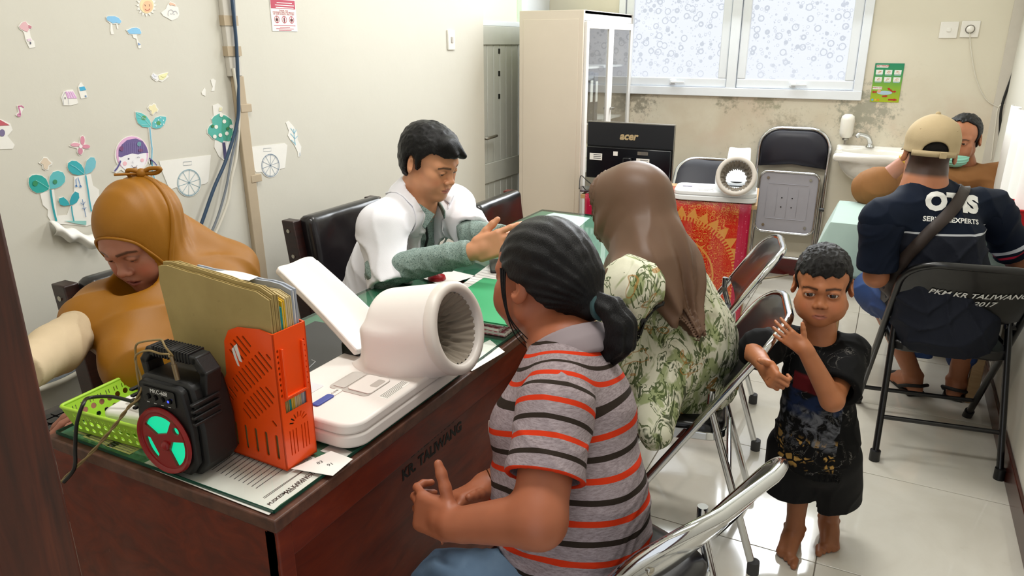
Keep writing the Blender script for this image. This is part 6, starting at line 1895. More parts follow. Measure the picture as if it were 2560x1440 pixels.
sticker('wall_sticker', 'sticker of a smiling girl with purple fringe and pink headband', [head, [(190, 950), (260, 890), (300, 960), (215, 1030), (160, 1010)], [(620, 820), (700, 850), (755, 920), (720, 950), (650, 900)], [(400, 1020), (540, 1000), (690, 960), (710, 1040), (620, 1090), (500, 1100), (300, 1160), (280, 1140)]],
  [(circ(422, 770, 212, 232, 32), '#e3b2d8'), (circ(428, 800, 186, 215, 32), '#f0eef2'), (hairp, '#6c5c92'), (circ(322, 900, 28, 30, 12), '#f0bcc6'), (circ(553, 855, 24, 24, 12), '#f0bcc6'), (circ(372, 836, 11, 11, 10), '#5c5a72'), (circ(458, 965, 32, 24, 10), '#c4a284'), (circ(512, 640, 28, 32, 10), '#6fa0ac'), (circ(275, 700, 30, 32, 10), '#7c4a78'), (circ(530, 722, 30, 22, 10), '#7c4a70')],
  [(arc(445, 915, 36, 36, 10, 170), 1.6, '#77728c'), (arc(498, 820, 16, 10, 180, 360), 1.5, '#77728c'), ([(428, 860), (420, 885), (434, 892)], 1.3, '#a09ab0'), ([(262, 860), (245, 905), (215, 960), (180, 1000)], 5, '#5b5490'), ([(640, 825), (680, 855), (712, 885), (745, 925)], 4, '#5b5490')]
  + [([(300 + 26 * k, 610 + abs(5 - k) * 5), (290 + 28 * k, 760)], 0.9, '#8a7cae') for k in range(11)], cr=C_)
lfA = [(470, 215), (540, 225), (610, 265), (660, 330), (682, 400), (640, 420), (560, 410), (500, 360), (475, 290)]
lfB = [(690, 420), (690, 350), (730, 290), (790, 270), (870, 275), (875, 310), (850, 380), (800, 425), (740, 435)]
stem = [(655, 420), (668, 560), (685, 700), (680, 850), (688, 1010), (742, 1165)]
l_, r2_ = ribbon(stem, 34)
sticker('wall_sticker', 'two-leaved turquoise stem sticker held by the sticker girl', [grow(lfA), grow(lfB), [tuple(p) for p in l_] + [tuple(p) for p in r2_[::-1]]],
  [(lfA, '#5fbfc0'), (lfB, '#62bcc2'), (circ(575, 292, 34, 32, 9), '#5a9a5c'), (circ(772, 360, 30, 28, 9), '#5a9a5c')],
  [(stem, 4.5, '#7ab6ce'), ([(480, 225), (580, 300), (670, 405)], 1.4, '#a9e0de'), ([(500, 290), (600, 300)], 1.2, '#a9e0de'), ([(540, 380), (640, 385)], 1.2, '#a9e0de')] + [(circ(x, y, 5, 5, 8), 2, '#e6f4f4') for x, y in ((770, 318), (800, 290), (835, 322), (838, 375), (725, 350), (740, 398), (800, 375))], cr=C_)

def cart(label, box, wc, wr, hatch, cr, spoke):
 wheel = circ(wc[0], wc[1], wr[0] + 14, wr[1] + 14, 34)
 ln = [(circ(wc[0], wc[1], wr[0], wr[1], 34) + [circ(wc[0], wc[1], wr[0], wr[1], 34)[0]], 2.6, spoke), (circ(wc[0], wc[1], wr[0] - 14, wr[1] - 14, 34) + [circ(wc[0], wc[1], wr[0] - 14, wr[1] - 14, 34)[0]], 0.9, spoke)]
 for k in range(10):
  a = 2 * PI * k / 10 + 0.35; ln.append(([wc, (wc[0] + wr[0] * math.cos(a), wc[1] + wr[1] * math.sin(a))], 1.4, spoke))
 x0, y0, x1, y1 = hatch; ln.append(([(x0, y0 + 8), (x1, y0), (x1, y1 - 8), (x0, y1), (x0, y0 + 8)], 1.2, '#8f9aa6'))
 sticker('wall_sticker', label, [box, wheel], [], ln, cr)

cart('pale cart sticker with spoked wheel left of the trunking', [(785, 870), (1475, 785), (1440, 1140), (1390, 1175), (1000, 1222), (935, 1245), (900, 1190), (830, 1020)], (1180, 1155), (152, 175), (1105, 870, 1215, 925), C_, '#86a9b8')
cart('pale cart sticker with spoked wheel right of the trunking', [(610, 970), (770, 950), (1085, 915), (1120, 940), (1090, 1230), (1040, 1245), (785, 1285), (720, 1290), (690, 1250), (620, 1020)], (900, 1200), (112, 145), (810, 975, 910, 1022), D_c, '#7f93a8')
crown = [(85, 740), (110, 690), (150, 660), (140, 600), (170, 560), (240, 520), (330, 550), (400, 600), (425, 680), (425, 780), (400, 850), (420, 880), (370, 900), (300, 890), (280, 920), (210, 885), (150, 860), (120, 820), (88, 790)]
sticker('wall_sticker', 'flowering teal tree sticker half under the hanging cables', [crown, [(160, 430), (230, 405), (290, 450), (270, 530), (170, 560)], [(185, 880), (400, 890), (380, 1110), (330, 1130), (295, 1130), (240, 1085), (180, 970)]],
  [(ins(crown, 0.94), '#57b3a6'), ([(280, 560), (395, 610), (415, 690), (410, 800), (370, 885), (300, 880), (270, 760)], '#4aa58c'), ([(280, 905), (315, 905), (345, 1120), (300, 1115)], '#4d4a72'), ([(240, 455), (275, 455), (275, 500), (235, 505)], '#e6e2c0')]
  + [(circ(x, y, 24, 26, 10), '#f0efe6') for x, y in ((200, 705), (303, 635), (335, 790), (265, 552), (250, 812), (178, 830), (390, 700))] + [(circ(x, y, 18, 20, 9), '#3f7d46') for x, y in ((152, 695), (345, 725))], [], cr=D_c)
sticker('wall_sticker', 'narrow torn sticker with a blue fern sprig right of the cart', [[(1100, 650), (1135, 625), (1200, 700), (1245, 780), (1252, 870), (1300, 960), (1295, 1010), (1285, 1085), (1260, 1092), (1250, 1020), (1205, 930), (1160, 875), (1125, 815), (1140, 760)]], [],
  [([(1200, 730), (1205, 800), (1212, 870), (1222, 940)], 3, '#7fc0d8'), ([(1160, 720), (1206, 790)], 2.4, '#7fc0d8'), ([(1232, 740), (1208, 790)], 2.4, '#7fc0d8'), ([(1158, 790), (1210, 850)], 2.4, '#7fc0d8'), ([(1250, 820), (1214, 860)], 2.4, '#7fc0d8'), ([(1165, 870), (1215, 920)], 2.4, '#7fc0d8'), ([(1278, 1035), (1280, 1080)], 2, '#6a94b8')], cr=D_c)
sticker('wall_sticker', 'hourglass-shaped white scrap of sticker left of the trunking', [[(135, 100), (165, 85), (200, 110), (185, 190), (182, 240), (140, 247), (160, 190), (142, 140)]], cr=D_c)
sticker('wall_sticker', 'tiny triangular white scrap of sticker beside the hourglass-shaped one', [[(15, 260), (55, 200), (70, 230), (65, 310), (25, 290)]], cr=D_c)
# ================================================================== PEOPLE
def unit(v): v = _a(v); return v / np.linalg.norm(v)

def headM(pos, fwd, up=(0, 0, 1), roll=0.0):
 Y = Vector(fwd).normalized(); X = Y.cross(Vector(up)).normalized(); Z = X.cross(Y)
 M = Matrix(((X.x, Y.x, Z.x, pos[0]), (X.y, Y.y, Z.y, pos[1]), (X.z, Y.z, Z.z, pos[2]), (0, 0, 0, 1)))
 return M @ Matrix.Rotation(roll, 4, 'Y')

def head_sdf(child=False, eye_open=1.0, eye_drop=0.0, fat=0.0, nose=0.7, ears=True, mouth=0.0, neck=0.052, smile=0.0):
 """head in local space: +Y face, +Z up, origin between the ears at eye level"""
 c = 0.008 if child else 0.0; ee = 1.26 if child else 1.0
 parts = [ell((0, -0.018, 0.030 + c), (0.074 + c * .3, 0.094, 0.083)),
             (ell((0, 0.034, 0.034 + c), (0.061 + c * .3, 0.055, 0.060)), 0.03),
             (ell((0, 0.038, -0.036), (0.058 + fat * .6, 0.051, 0.070 - c)), 0.025)]
 cz = -0.094 + c * 1.2
 for s in (-1, 1):
  parts += [(cap((s * (0.046 + fat * .5), 0.000, -0.062), (s * 0.012, 0.068, cz), 0.023 + fat * .4, 0.018), 0.03),
                  (ell((s * 0.044, 0.055, -0.018), (0.020, 0.022, 0.016)), 0.02),
                  (ell((s * 0.036, 0.058, -0.050), (0.024 + fat, 0.028 + fat, 0.026 + fat)), 0.025),
                  (cap((s * 0.006, 0.088, 0.019), (s * 0.046, 0.070, 0.019), 0.011, 0.009), 0.018)]
 parts += [(ell((0, 0.074, cz - 0.001), (0.020, 0.017, 0.016)), 0.018),
              (cap((0, 0.086, 0.008), (0, 0.092 + 0.015 * nose, -0.026), 0.0075, 0.0105), 0.014),
              (ell((0, 0.098 + 0.013 * nose, -0.029), (0.0115, 0.010, 0.0095)), 0.006),
              (ell((0, 0.078, -0.066), (0.030, 0.020, 0.020)), 0.014)]
 for s in (-1, 1): parts.append((ell((s * 0.0125, 0.096 + 0.004 * nose, -0.0335), (0.0085, 0.0095, 0.0075)), 0.005))
 f = U(*parts)
 sub = []
 for s in (-1, 1):
  sub.append((ell((s * 0.032, 0.104, 0.001), (0.018, 0.017, 0.0115)), 0.012))
  sub.append((ell((s * 0.0065, 0.105, -0.0395), (0.0035, 0.006, 0.0035)), 0.003))
 f = S(f, *sub)
 lids = U(*[ell((s * 0.0315, 0.0765, 0.0), (0.0165 * ee, 0.0155 * ee, 0.0135 * ee)) for s in (-1, 1)], k=0.001)
 f = U(f, (lids, 0.004))
 sm = 0.004 * smile
 lip = U(cap((-0.021, 0.088, -0.0635 + sm), (-0.006, 0.0955, -0.0610), 0.0032, 0.0048), cap((0.021, 0.088, -0.0635 + sm), (0.006, 0.0955, -0.0610), 0.0032, 0.0048),
   cap((-0.020, 0.087, -0.0665 + sm), (0, 0.0945, -0.0705), 0.003, 0.0058), cap((0.020, 0.087, -0.0665 + sm), (0, 0.0945, -0.0705), 0.003, 0.0058), k=0.004)
 f = U(f, (lip, 0.005))
 slit = U(cap((-0.024, 0.092, -0.0645 + sm), (0, 0.1015, -0.0658), 0.0014), cap((0.024, 0.092, -0.0645 + sm), (0, 0.1015, -0.0658), 0.0014), k=0.002)
 f = S(f, (slit, 0.003))
 if mouth: f = S(f, (ell((0, 0.098, -0.0665), (0.017, 0.012, 0.004 * mouth)), 0.003))
 ops = [(ell((s * 0.0315, 0.0935, -0.0005 - eye_drop), (0.0130 * ee, 0.013 * ee, 0.0052 * ee * eye_open)), 0.0015) for s in (-1, 1)]
 f = S(f, *ops)
 if ears:
  es = []
  for s in (-1, 1):
   R = np.array(Euler((0.18, 0, s * -0.45)).to_matrix())
   e = S(ell((s * 0.081, -0.016, -0.008), (0.0075, 0.019, 0.031), R), (ell((s * 0.090, -0.008, -0.004), (0.009, 0.011, 0.018), R), 0.004))
   es.append((e, 0.006))
  f = U(f, *es)
 return U(f, (cap((0, -0.020, -0.050), (0, -0.040, -0.165), neck, neck + 0.004), 0.025))

def face_paint(V, M, s, base, lip, brow, eye_dark=0.25, blush=0.0, stubble=0.0, browz=0.0, brow_on=1.0):
 """per-vertex skin colour (the person's own colouring: lips, brows, warm cheeks and ears), with shade painted into mouth slit and nostrils"""
 R = np.array(M.to_3x3()); P = ((V - _a(M.translation)) @ R) / s
 b = _a(lin(base)); col = np.repeat(b[None], len(V), 0)

 def mixc(m, c):
  nonlocal col
  col = col * (1 - m[:, None]) + _a(lin(c))[None] * m[:, None]
 hd = np.abs(P).max(1) < 0.2
 n = vnoise(P * 60) * 0.10 + vnoise(P * 18) * 0.10
 col = col * (1 + n[:, None])
 x, y, z = P[:, 0], P[:, 1], P[:, 2]
 ax = np.abs(x)
 mixc(np.clip(1 - np.hypot((ax - 0.045) / 0.028, (z + 0.035) / 0.024), 0, 1) * blush * (y > 0.02) * hd, '#b5553f')
 mixc(np.clip(1 - np.hypot((ax - 0.0) / 0.016, (z + 0.032) / 0.016), 0, 1) * 0.4 * blush * (y > 0.09) * hd, '#a8503c')
 lz = -0.066
 m = np.clip((1 - np.hypot(x / 0.024, (z - lz) / 0.0105)) * 3.5, 0, 1) * (y > 0.078) * hd
 mixc(m * 0.85, lip)
 mixc(np.clip(1 - np.abs(z + 0.0655) / 0.0022, 0, 1) * (ax < 0.021) * (y > 0.078) * 0.7 * hd, '#3a1512')  # painted shade along the parting of the lips
 bz = 0.0205 + browz - 0.35 * np.clip(ax - 0.036, 0, 1) + 0.06 * (ax - 0.02)
 m = np.clip((1 - np.abs(z - bz) / (0.0052 - 0.04 * np.clip(ax - 0.03, 0, 1))) * 2.0, 0, 1) * (ax > 0.011) * (ax < 0.053) * (y > 0.03) * hd
 mixc(m * 0.85 * brow_on, brow)
 e = np.hypot((ax - 0.0315) / 0.0165, (z - 0.0015) / 0.0085)
 mixc(np.clip(1.5 - np.abs(e - 0.92) * 6, 0, 1) * (y > 0.05) * eye_dark * hd, '#2a130d')
 mixc(np.clip(1 - np.hypot((ax - 0.0065) / 0.006, (z + 0.040) / 0.005), 0, 1) * (y > 0.085) * hd, '#35130e')  # painted shade inside the nostrils
 if stubble: mixc(np.clip((-z - 0.045) / 0.03, 0, 1) * stubble * (y > 0.0) * (z > -0.13) * hd, '#4a3a35')
 return np.clip(col, 0, 1)

def skin_mat(name):
 t = NT(name); at = t.new('ShaderNodeAttribute', attribute_name='col')
 v = t.coord(); t.base(at.outputs['Color']); t.set(rough=t.ramp(t.noise(v, 40, 3), [(0.3, 0.42), (0.7, 0.55)]), spec=0.4)
 t.b.inputs['Subsurface Weight'].default_value = 0.06; t.b.inputs['Subsurface Radius'].default_value = (0.012, 0.004, 0.002)
 t.bump(t.noise(v, 500, 3), 0.06, 0.0006)
 return t.m

M_skin = skin_mat('skin')

def hair_mat(name, c='#070607', gloss=0.36, stretch=(9, 9, 2.0)):
 t = NT(name); v = t.coord('Object', stretch); n = t.noise(v, 60, 4, 0.6)
 cc = lin(c); t.base(t.mix(n, tuple(x * 0.5 for x in cc), tuple(min(1, x * 1.8 + 0.003) for x in cc))); t.set(rough=gloss, spec=0.2); t.bump(n, 0.5, 0.004)
 return t.m

M_hair = hair_mat('black_hair')

def eye_mat():
 t = NT('eye'); v = t.coord('Object'); sp = t.new('ShaderNodeSeparateXYZ'); t.link(v, sp.inputs[0])
 r = t.math('SQRT', t.math('ADD', t.math('MULTIPLY', sp.outputs[0], sp.outputs[0]), t.math('MULTIPLY', sp.outputs[2], sp.outputs[2])))
 t.base(t.ramp(t.math('MULTIPLY', r, 100.0), [(0.0, '#050404'), (0.26, '#0a0605'), (0.30, '#2a1710'), (0.70, '#3a2114'), (0.78, '#120a08'), (0.84, '#c9c2ba'), (1.0, '#d8d2ca')])); t.set(rough=0.08, spec=0.6)
 return t.m

M_eye = eye_mat()

def eyes(parent, org, M, s, look=(0, 0), r=1.0):
 for sx in (-1, 1):
  o = MB().sphere((0, 0, 0), 0.0128 * s * r, 24).build('eye', M_eye, parent, smooth=180)
  o.matrix_local = Matrix.Translation(Vector(-_a(org))) @ M @ Matrix.Translation((sx * 0.0315 * s, 0.0775 * s, 0)) @ Euler((look[0], 0, look[1])).to_matrix().to_4x4()

def hand(wrist, d, dors, side, curl=(0.3, 0.35, 0.4, 0.45), spread=0.08, thumb=(0.6, 0.7, -0.25), tcurl=0.25, s=1.0):
 """SDF of a hand. d = wrist->knuckles, dors = back-of-hand normal, side=+1 right hand, -1 left"""
 w = _a(wrist); Y = unit(d); Z = _a(dors); Z = unit(Z - Y * (Z @ Y)); X = np.cross(Y, Z)
 L = lambda x, y, z: w + (X * x + Y * y + Z * z) * s
 R = np.stack([X, Y, Z], 1)
 out = [rbx(L(0, 0.050, 0), (0.038 * s, 0.046 * s, 0.0145 * s), 0.013 * s, R), (cap(w - Y * 0.02 * s, L(0, 0.03, 0), 0.024 * s, 0.022 * s), 0.015 * s),
           (cap(L(-side * 0.020, 0.018, -0.006), L(-side * 0.024, 0.045, -0.010), 0.016 * s, 0.014 * s), 0.012 * s)]
 xs_ = (-0.029, -0.0095, 0.0100, 0.0285); ln = (1.0, 1.1, 1.03, 0.82)
 for i in range(4):
  p = L(side * xs_[i], 0.088 - 0.006 * abs(i - 1), 0.001); a = 0.0; sp_ = (1.5 - i) * -spread * side
  prev = p; seg = (0.042, 0.027, 0.021)
  for j in range(3):
   a += curl[i] * (0.8, 1.15, 0.8)[j]
   dr = (X * math.sin(sp_) + Y * math.cos(sp_)) * math.cos(a) - Z * math.sin(a)
   q = prev + dr * seg[j] * ln[i] * s
   out.append((cap(prev, q, (0.0092 - 0.0008 * j) * s, (0.0084 - 0.0008 * j) * s), 0.004 * s if j else 0.006 * s))
   prev = q
 p = L(-side * 0.026, 0.020, -0.006); dr = unit(X * (-side * thumb[0]) + Y * thumb[1] + Z * thumb[2])
 for j, (l, r1, r2) in enumerate(((0.036, 0.0125, 0.0112), (0.026, 0.0112, 0.0104), (0.020, 0.0104, 0.0085))):
  q = p + dr * l * s; out.append((cap(p, q, r1 * s, r2 * s), 0.006 * s)); p = q
  dr = unit(dr + (Y * 0.9 + X * side * 0.5) * tcurl)
 return U(*out, k=0.005 * s)

def foot(ankle, toe_dir, s=1.0, side=1):
 a = _a(ankle); Y = unit((toe_dir[0], toe_dir[1], 0)); X = np.cross(Y, _a((0, 0, 1))); z0 = 0.0
 L = lambda x, y, z: _a((a[0], a[1], 0)) + X * x * s + Y * y * s + _a((0, 0, z * s))
 out = [cap(L(0, -0.035, 0.030), L(0, 0.02, 0.05), 0.030 * s, 0.030 * s), (cap(L(0, 0.0, 0.05), L(-side * 0.008, 0.115, 0.024), 0.034 * s, 0.022 * s), 0.02 * s),
           (cap(L(side * 0.020, 0.02, 0.028), L(side * 0.025, 0.105, 0.018), 0.024 * s, 0.017 * s), 0.02 * s), (cap(a, L(0, -0.005, 0.06), 0.030 * s, 0.034 * s), 0.02 * s),
           (ell(L(-side * 0.034, -0.004, 0.075), (0.010 * s,) * 3), 0.01 * s), (ell(L(side * 0.034, -0.012, 0.066), (0.010 * s,) * 3), 0.01 * s)]
 for i in range(5):
  x = -side * (0.030 - 0.0165 * i); y0 = 0.122 - 0.010 * i - (0.006 if i == 4 else 0)
  out.append((cap(L(x, y0, 0.014), L(x * 1.06, y0 + (0.036, 0.031, 0.027, 0.024, 0.020)[i], 0.0115), (0.0145, 0.0095, 0.009, 0.0085, 0.0085)[i] * s, (0.0125, 0.0085, 0.008, 0.0078, 0.0078)[i] * s), 0.006 * s))
 return U(*out, k=0.01 * s)

def hair_cap(M, s, thick=0.012, front=0.066, hair_line=0.052, back=-0.075, side_front=0.022, seed=0.0, amp=0.004, extra=(), child=False, fr=70.0, slope=0.0):
 """short hair: shell on the skull, cut by the hairline"""
 c = 0.006 if child else 0.0
 sk = U(ell((0, -0.018, 0.030 + c), (0.074 + c * .3 + thick, 0.094 + thick, 0.083 + thick)), (ell((0, 0.034, 0.034 + c), (0.061 + thick * .7, 0.055 + thick * .6, 0.060 + thick)), 0.03), (ell((0, -0.045, -0.03), (0.062 + thick * .5, 0.052 + thick * .4, 0.06)), 0.03))

 def f(P):
  d = sk(P)
  y, z = P[:, 1], P[:, 2]
  # hairline: on the forehead at z = hair_line, running back to the temples, then down in front of the ear and round the nape
  line_ = np.where(y > 0.045, hair_line + slope * P[:, 0], np.where(y > side_front, hair_line - (0.045 - y) * 1.3, np.where(y > -0.012, -0.012, np.where(y > -0.035, 0.012 + (-y - 0.035) * 0, back))))
  d = smax(d, line_ - z + 0.003 * np.sin(P[:, 0] * 180 + seed), 0.006)
  d = d + amp * (vnoise(P * np.array([fr, fr * 0.5, fr * 0.5]) + seed)) + amp * 0.6 * vnoise(P * fr * 1.9 + seed)
  return d
 g = U(f, *extra) if extra else f
 g = S(g, *[(ell((q * 0.092, -0.016, -0.008), (0.024, 0.024, 0.036)), 0.006) for q in (-1, 1)])
 return XF(g, M, s)

def bbox(M, s, lo, hi):
 """world box round a local box"""
 pts = [M @ Vector((x * s, y * s, z * s)) for x in (lo[0], hi[0]) for y in (lo[1], hi[1]) for z in (lo[2], hi[2])]
 return [min(p[i] for p in pts) for i in range(3)], [max(p[i] for p in pts) for i in range(3)]

def around(pts, pad):
 P = np.array([_a(p) for p in pts]); return P.min(0) - pad, P.max(0) + pad

def cloth_mat(name, color, rough=0.85, var=0.08, vscale=14, weave=600, bump=0.25, sheen=0.0, spec=0.2):
 t = NT(name); v = t.coord(); c = lin(color)
 t.base(t.mix(t.noise(v, vscale, 4), tuple(x * (1 - var) for x in c), tuple(min(1, x * (1 + var)) for x in c))); t.set(rough=rough, sheen=sheen, spec=spec)
 t.bump(t.math('ADD', t.noise(v, weave, 2), t.math('MULTIPLY', t.noise(v, 30, 3), 0.5)), bump, 0.0015)
 return t.m

def stick(pts, f, off, org=(0, 0, 0), it=14):
 """pull points onto a surface, off above it; returned relative to org"""
 A = np.array([_a(p) for p in pts], float); e = 0.004; I = np.eye(3)
 for _ in range(it):
  d = f(A); g = np.stack([f(A + I[i] * e) - f(A - I[i] * e) for i in range(3)], 1); g /= np.maximum(np.linalg.norm(g, axis=1), 1e-6)[:, None]
  A = A - g * (d - off)[:, None] * 0.8
 return [Vector(a) for a in A - _a(org)]
PP = lambda u, v, d: _a(AD(u, v, d))
flat = lambda c: (lambda V: np.clip(np.repeat(_a(lin(c))[None], len(V), 0) * (1 + 0.12 * vnoise(V * 30)[:, None] + 0.08 * vnoise(V * 90)[:, None]), 0, 1))

def finish(o, label): return tag(o, label, 'person')

# ------------------------------------------------------------------ boy standing by the chair
def boy():
 org = _a((-0.035, 2.12, 0)); s = 0.90
 fwd = unit((0.03, -1, 0.0))
 hp = PP(2056, 712, 2.01); M = headM(hp, (0.06, -1, -0.06), roll=0.045)
 neck = hp + _a((0.006, 0.02, -0.155)); chest = _a((-0.085, 2.095, 0.60)); pel = _a((-0.065, 2.115, 0.40))
 shR = neck + _a((-0.092, 0.005, -0.035)); shL = neck + _a((0.092, 0.012, -0.035))
 elL = PP(2080, 1000, 1.93); wrL = PP(2012, 872, 1.90)
 elR = PP(1885, 880, 2.00); wrR = PP(1912, 915, 1.90)
 tR, tL = _a(AZ(1962, 1412, 0.0)), _a(AZ(2068, 1392, 0.0))
 fdR, fdL = unit((-0.06, -1, 0)), unit((0.10, -1, 0))
 fs = 0.80
 aR = _a((tR[0], tR[1], 0)) - fdR * 0.150 * fs; aL = _a((tL[0], tL[1], 0)) - fdL * 0.150 * fs
 aR[2] = aL[2] = 0.075
 kR = aR + _a((-0.006, 0.01, 0.185)); kL = aL + _a((0.0, 0.01, 0.185)); hR = pel + _a((-0.052, 0, -0.03)); hL = pel + _a((0.052, 0, -0.03))
 head = XF(head_sdf(child=True, fat=0.011, nose=0.15, smile=1.0, neck=0.042, eye_open=0.75), M, s)
 hL_ = hand(wrL, PP(1958, 832, 1.92) - wrL, (-0.10, -0.95, 0.25), -1, (0.25, 0.3, 0.3, 0.3), 0.10, (0.75, 0.7, 0.1), 0.02, 0.58)
 hR_ = hand(wrR, unit((0.25, -0.35, -0.12)), (-0.65, -0.6, 0.3), 1, (1.15, 1.25, 1.25, 1.25), 0.02, (0.15, 0.25, 1.0), -0.05, 0.66)
 f = U(head, (cap(neck, chest, 0.045, 0.075), 0.03), (cap(chest, pel, 0.075, 0.075), 0.03), (cap(shR, elR, 0.031, 0.028), 0.02), (cap(shL, elL, 0.031, 0.029), 0.02),
          (cap(elL, wrL, 0.030, 0.0205), 0.012), (cap(elR, wrR, 0.028, 0.021), 0.012), (hL_, 0.008), (hR_, 0.008),
          (cap(hR, kR, 0.052, 0.038), 0.03), (cap(hL, kL, 0.052, 0.038), 0.03), (cap(kR, aR, 0.037, 0.0265), 0.02), (cap(kL, aL, 0.037, 0.0265), 0.02),
          (foot(aR, fdR, fs, 1), 0.012), (foot(aL, fdL, fs, -1), 0.012))
 z1 = neck[2] + 0.01
 lo, hi = bbox(M, s, (-0.12, -0.13, -0.2), (0.12, 0.13, 0.13))
 boxes = [((-0.27, 1.72, z1 - 0.05), (max(hi[0], 0.06), hi[1], hi[2]), 0.0025), ((-0.26, 1.72, 0.24), (0.10, 2.24, z1 - 0.035), 0.0032), ((-0.26, 1.90, 0.0), (0.12, 2.24, 0.25), 0.0030)]
 nail = []

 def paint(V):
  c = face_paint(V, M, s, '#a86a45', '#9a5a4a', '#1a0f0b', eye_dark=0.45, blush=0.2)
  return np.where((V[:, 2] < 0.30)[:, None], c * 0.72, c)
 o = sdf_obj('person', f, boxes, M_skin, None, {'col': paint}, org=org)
 eyes(o, org, M, s, (0.02, 0.0), 1.26)
 lo, hi = bbox(M, s, (-0.11, -0.13, -0.11), (0.11, 0.11, 0.14))
 sdf_obj('hair', hair_cap(M, s, 0.006, hair_line=0.056, back=-0.055, side_front=0.02, amp=0.006, child=True, fr=150), [(lo, hi, 0.0026)], hair_mat('boy_hair', '#0c0908', 0.4, (60, 60, 60)), o, org=org)
 # oversized black tee with pale marbling and ochre blotches
 t = NT('marbled_tee'); v = t.coord(); sp = t.new('ShaderNodeSeparateXYZ'); t.link(v, sp.inputs[0])
 wv = t.noise(v, 7.5, 5, 0.62, dist=2.2)
 streak = t.math('LESS_THAN', t.math('ABSOLUTE', t.math('SUBTRACT', wv, 0.5)), 0.006)
 mk = t.math('MULTIPLY', streak, t.ramp(t.noise(v, 9, 2), [(0.47, 0.0), (0.6, 1.0)]))
 c = t.mix(t.math('MULTIPLY', mk, 0.55), lin('#0b0b0c'), lin('#8f8b86'))
 fx = t.math('MULTIPLY', t.math('LESS_THAN', sp.outputs[1], -0.03), t.math('LESS_THAN', t.math('ABSOLUTE', t.math('ADD', sp.outputs[0], 0.055)), 0.082))

 def band(z0, z1, soft=0.02):
  a = t.math('DIVIDE', t.math('SUBTRACT', sp.outputs[2], z0), soft, clamp=True); b = t.math('DIVIDE', t.math('SUBTRACT', z1, sp.outputs[2]), soft, clamp=True)
  return t.math('MULTIPLY', t.math('MULTIPLY', a, b), fx)
 och = t.math('MULTIPLY', t.ramp(t.voro(v, 42, 'DISTANCE_TO_EDGE'), [(0.10, 0.0), (0.16, 1.0)]), t.ramp(t.noise(v, 26, 3), [(0.50, 0.0), (0.55, 1.0)]))
 c = t.mix(t.math('MULTIPLY', och, band(0.34, 0.45)), c, lin('#b08a4a'))
 gry = t.ramp(t.noise(v, 24, 4, 0.6, dist=1.0), [(0.48, 0.0), (0.60, 1.0)])
 c = t.mix(t.math('MULTIPLY', t.math('MULTIPLY', gry, band(0.41, 0.545)), 0.8), c, lin('#6d6f76'))
 nav = t.ramp(t.noise(v, 16, 2), [(0.45, 0.0), (0.55, 1.0)])
 c = t.mix(t.math('MULTIPLY', t.math('MULTIPLY', nav, band(0.50, 0.60)), 0.85), c, lin('#1c2a4a'))
 c = t.mix(t.math('MULTIPLY', band(0.585, 0.64, 0.006), t.math('LESS_THAN', t.math('ABSOLUTE', t.math('ADD', sp.outputs[0], 0.055)), 0.055)), c, lin('#5a1418'))
 t.base(c); t.set(rough=0.85, spec=0.15); t.bump(t.noise(v, 500, 2), 0.15, 0.001)
 sl = lambda sh, el, r0, r1, L: cap(sh, sh + (el - sh) * L, r0, r1)
 tee = U(cap(neck + _a((0, 0.0, -0.03)), chest + _a((0, 0, 0.03)), 0.055, 0.090), (cap(chest, pel + _a((-0.004, 0, 0.0)), 0.094, 0.112), 0.04), (cap(pel, pel + _a((-0.02, 0.005, -0.30)), 0.112, 0.125), 0.03),
   (cap(shR, shL, 0.044, 0.044), 0.03), (cap(shL, shL + (elL - shL) * 0.86, 0.046, 0.064), 0.025), (cap(shR, shR + (elR - shR) * 0.8, 0.046, 0.060), 0.025))
 tee = DISP(tee, folds(0.0045, [(1, 0.2, 0.3), (0.3, 0, 1)], 62, 0.09, 7, 2.0))
 d_ = unit(elL - shL); d2 = unit(elR - shR)
 tee = S(tee, (lambda P: smax(OFF(cap(shL, elL + d_ * 0.2, 0.040, 0.048), 0)(P), -(P - (shL + d_ * 0.115)) @ d_, 0.002), 0.003), (lambda P: smax(-(P - (shL + d_ * 0.165)) @ d_, np.linalg.norm(P - elL, axis=1) - 0.11, 0.002), 0.004),
   (ell(neck + _a((0.003, -0.02, 0.030)), (0.062, 0.060, 0.050)), 0.006))
 tee = INT(tee, lambda P: (0.318 - 0.12 * (P[:, 0] + 0.07)) - P[:, 2], k=0.006)
 tee = S(tee, (lambda P: smax(OFF(cap(pel, pel - _a((0, 0, 0.3)), 0.105, 0.116), 0)(P), P[:, 2] - 0.34, 0.002), 0.003))
 lo, hi = around([shR, shL, elL, pel, pel - _a((0, 0, 0.09)), elR], 0.14)
 sdf_obj('t_shirt', tee, [(lo, hi, 0.0042)], t.m, o, org=org)['label'] = 'loose black marbled t-shirt'
 sh = U(cap(pel, pel - _a((0, 0, 0.05)), 0.095, 0.1), (cap(hR + _a((-0.01, 0, -0.02)), kR + _a((-0.022, -0.005, -0.12)), 0.076, 0.084), 0.03), (cap(hL + _a((0.0, 0, -0.02)), kL + _a((0.006, -0.005, -0.16)), 0.076, 0.086), 0.03))
 sh = DISP(sh, folds(0.004, [(1, 0.3, 0.1)], 55, 0.1, 8, 5.0))
 sh = INT(S(sh, (cap(kR - _a((0, 0, .25)), kR - _a((0, 0, 0.09)), 0.066), 0.003), (cap(kL - _a((0, 0, .25)), kL - _a((0, 0, 0.13)), 0.066), 0.003)), lambda P: np.where(P[:, 0] < -0.045, 0.188, 0.125 + 0.35 * np.abs(P[:, 0] + 0.02)) - P[:, 2], k=0.006)
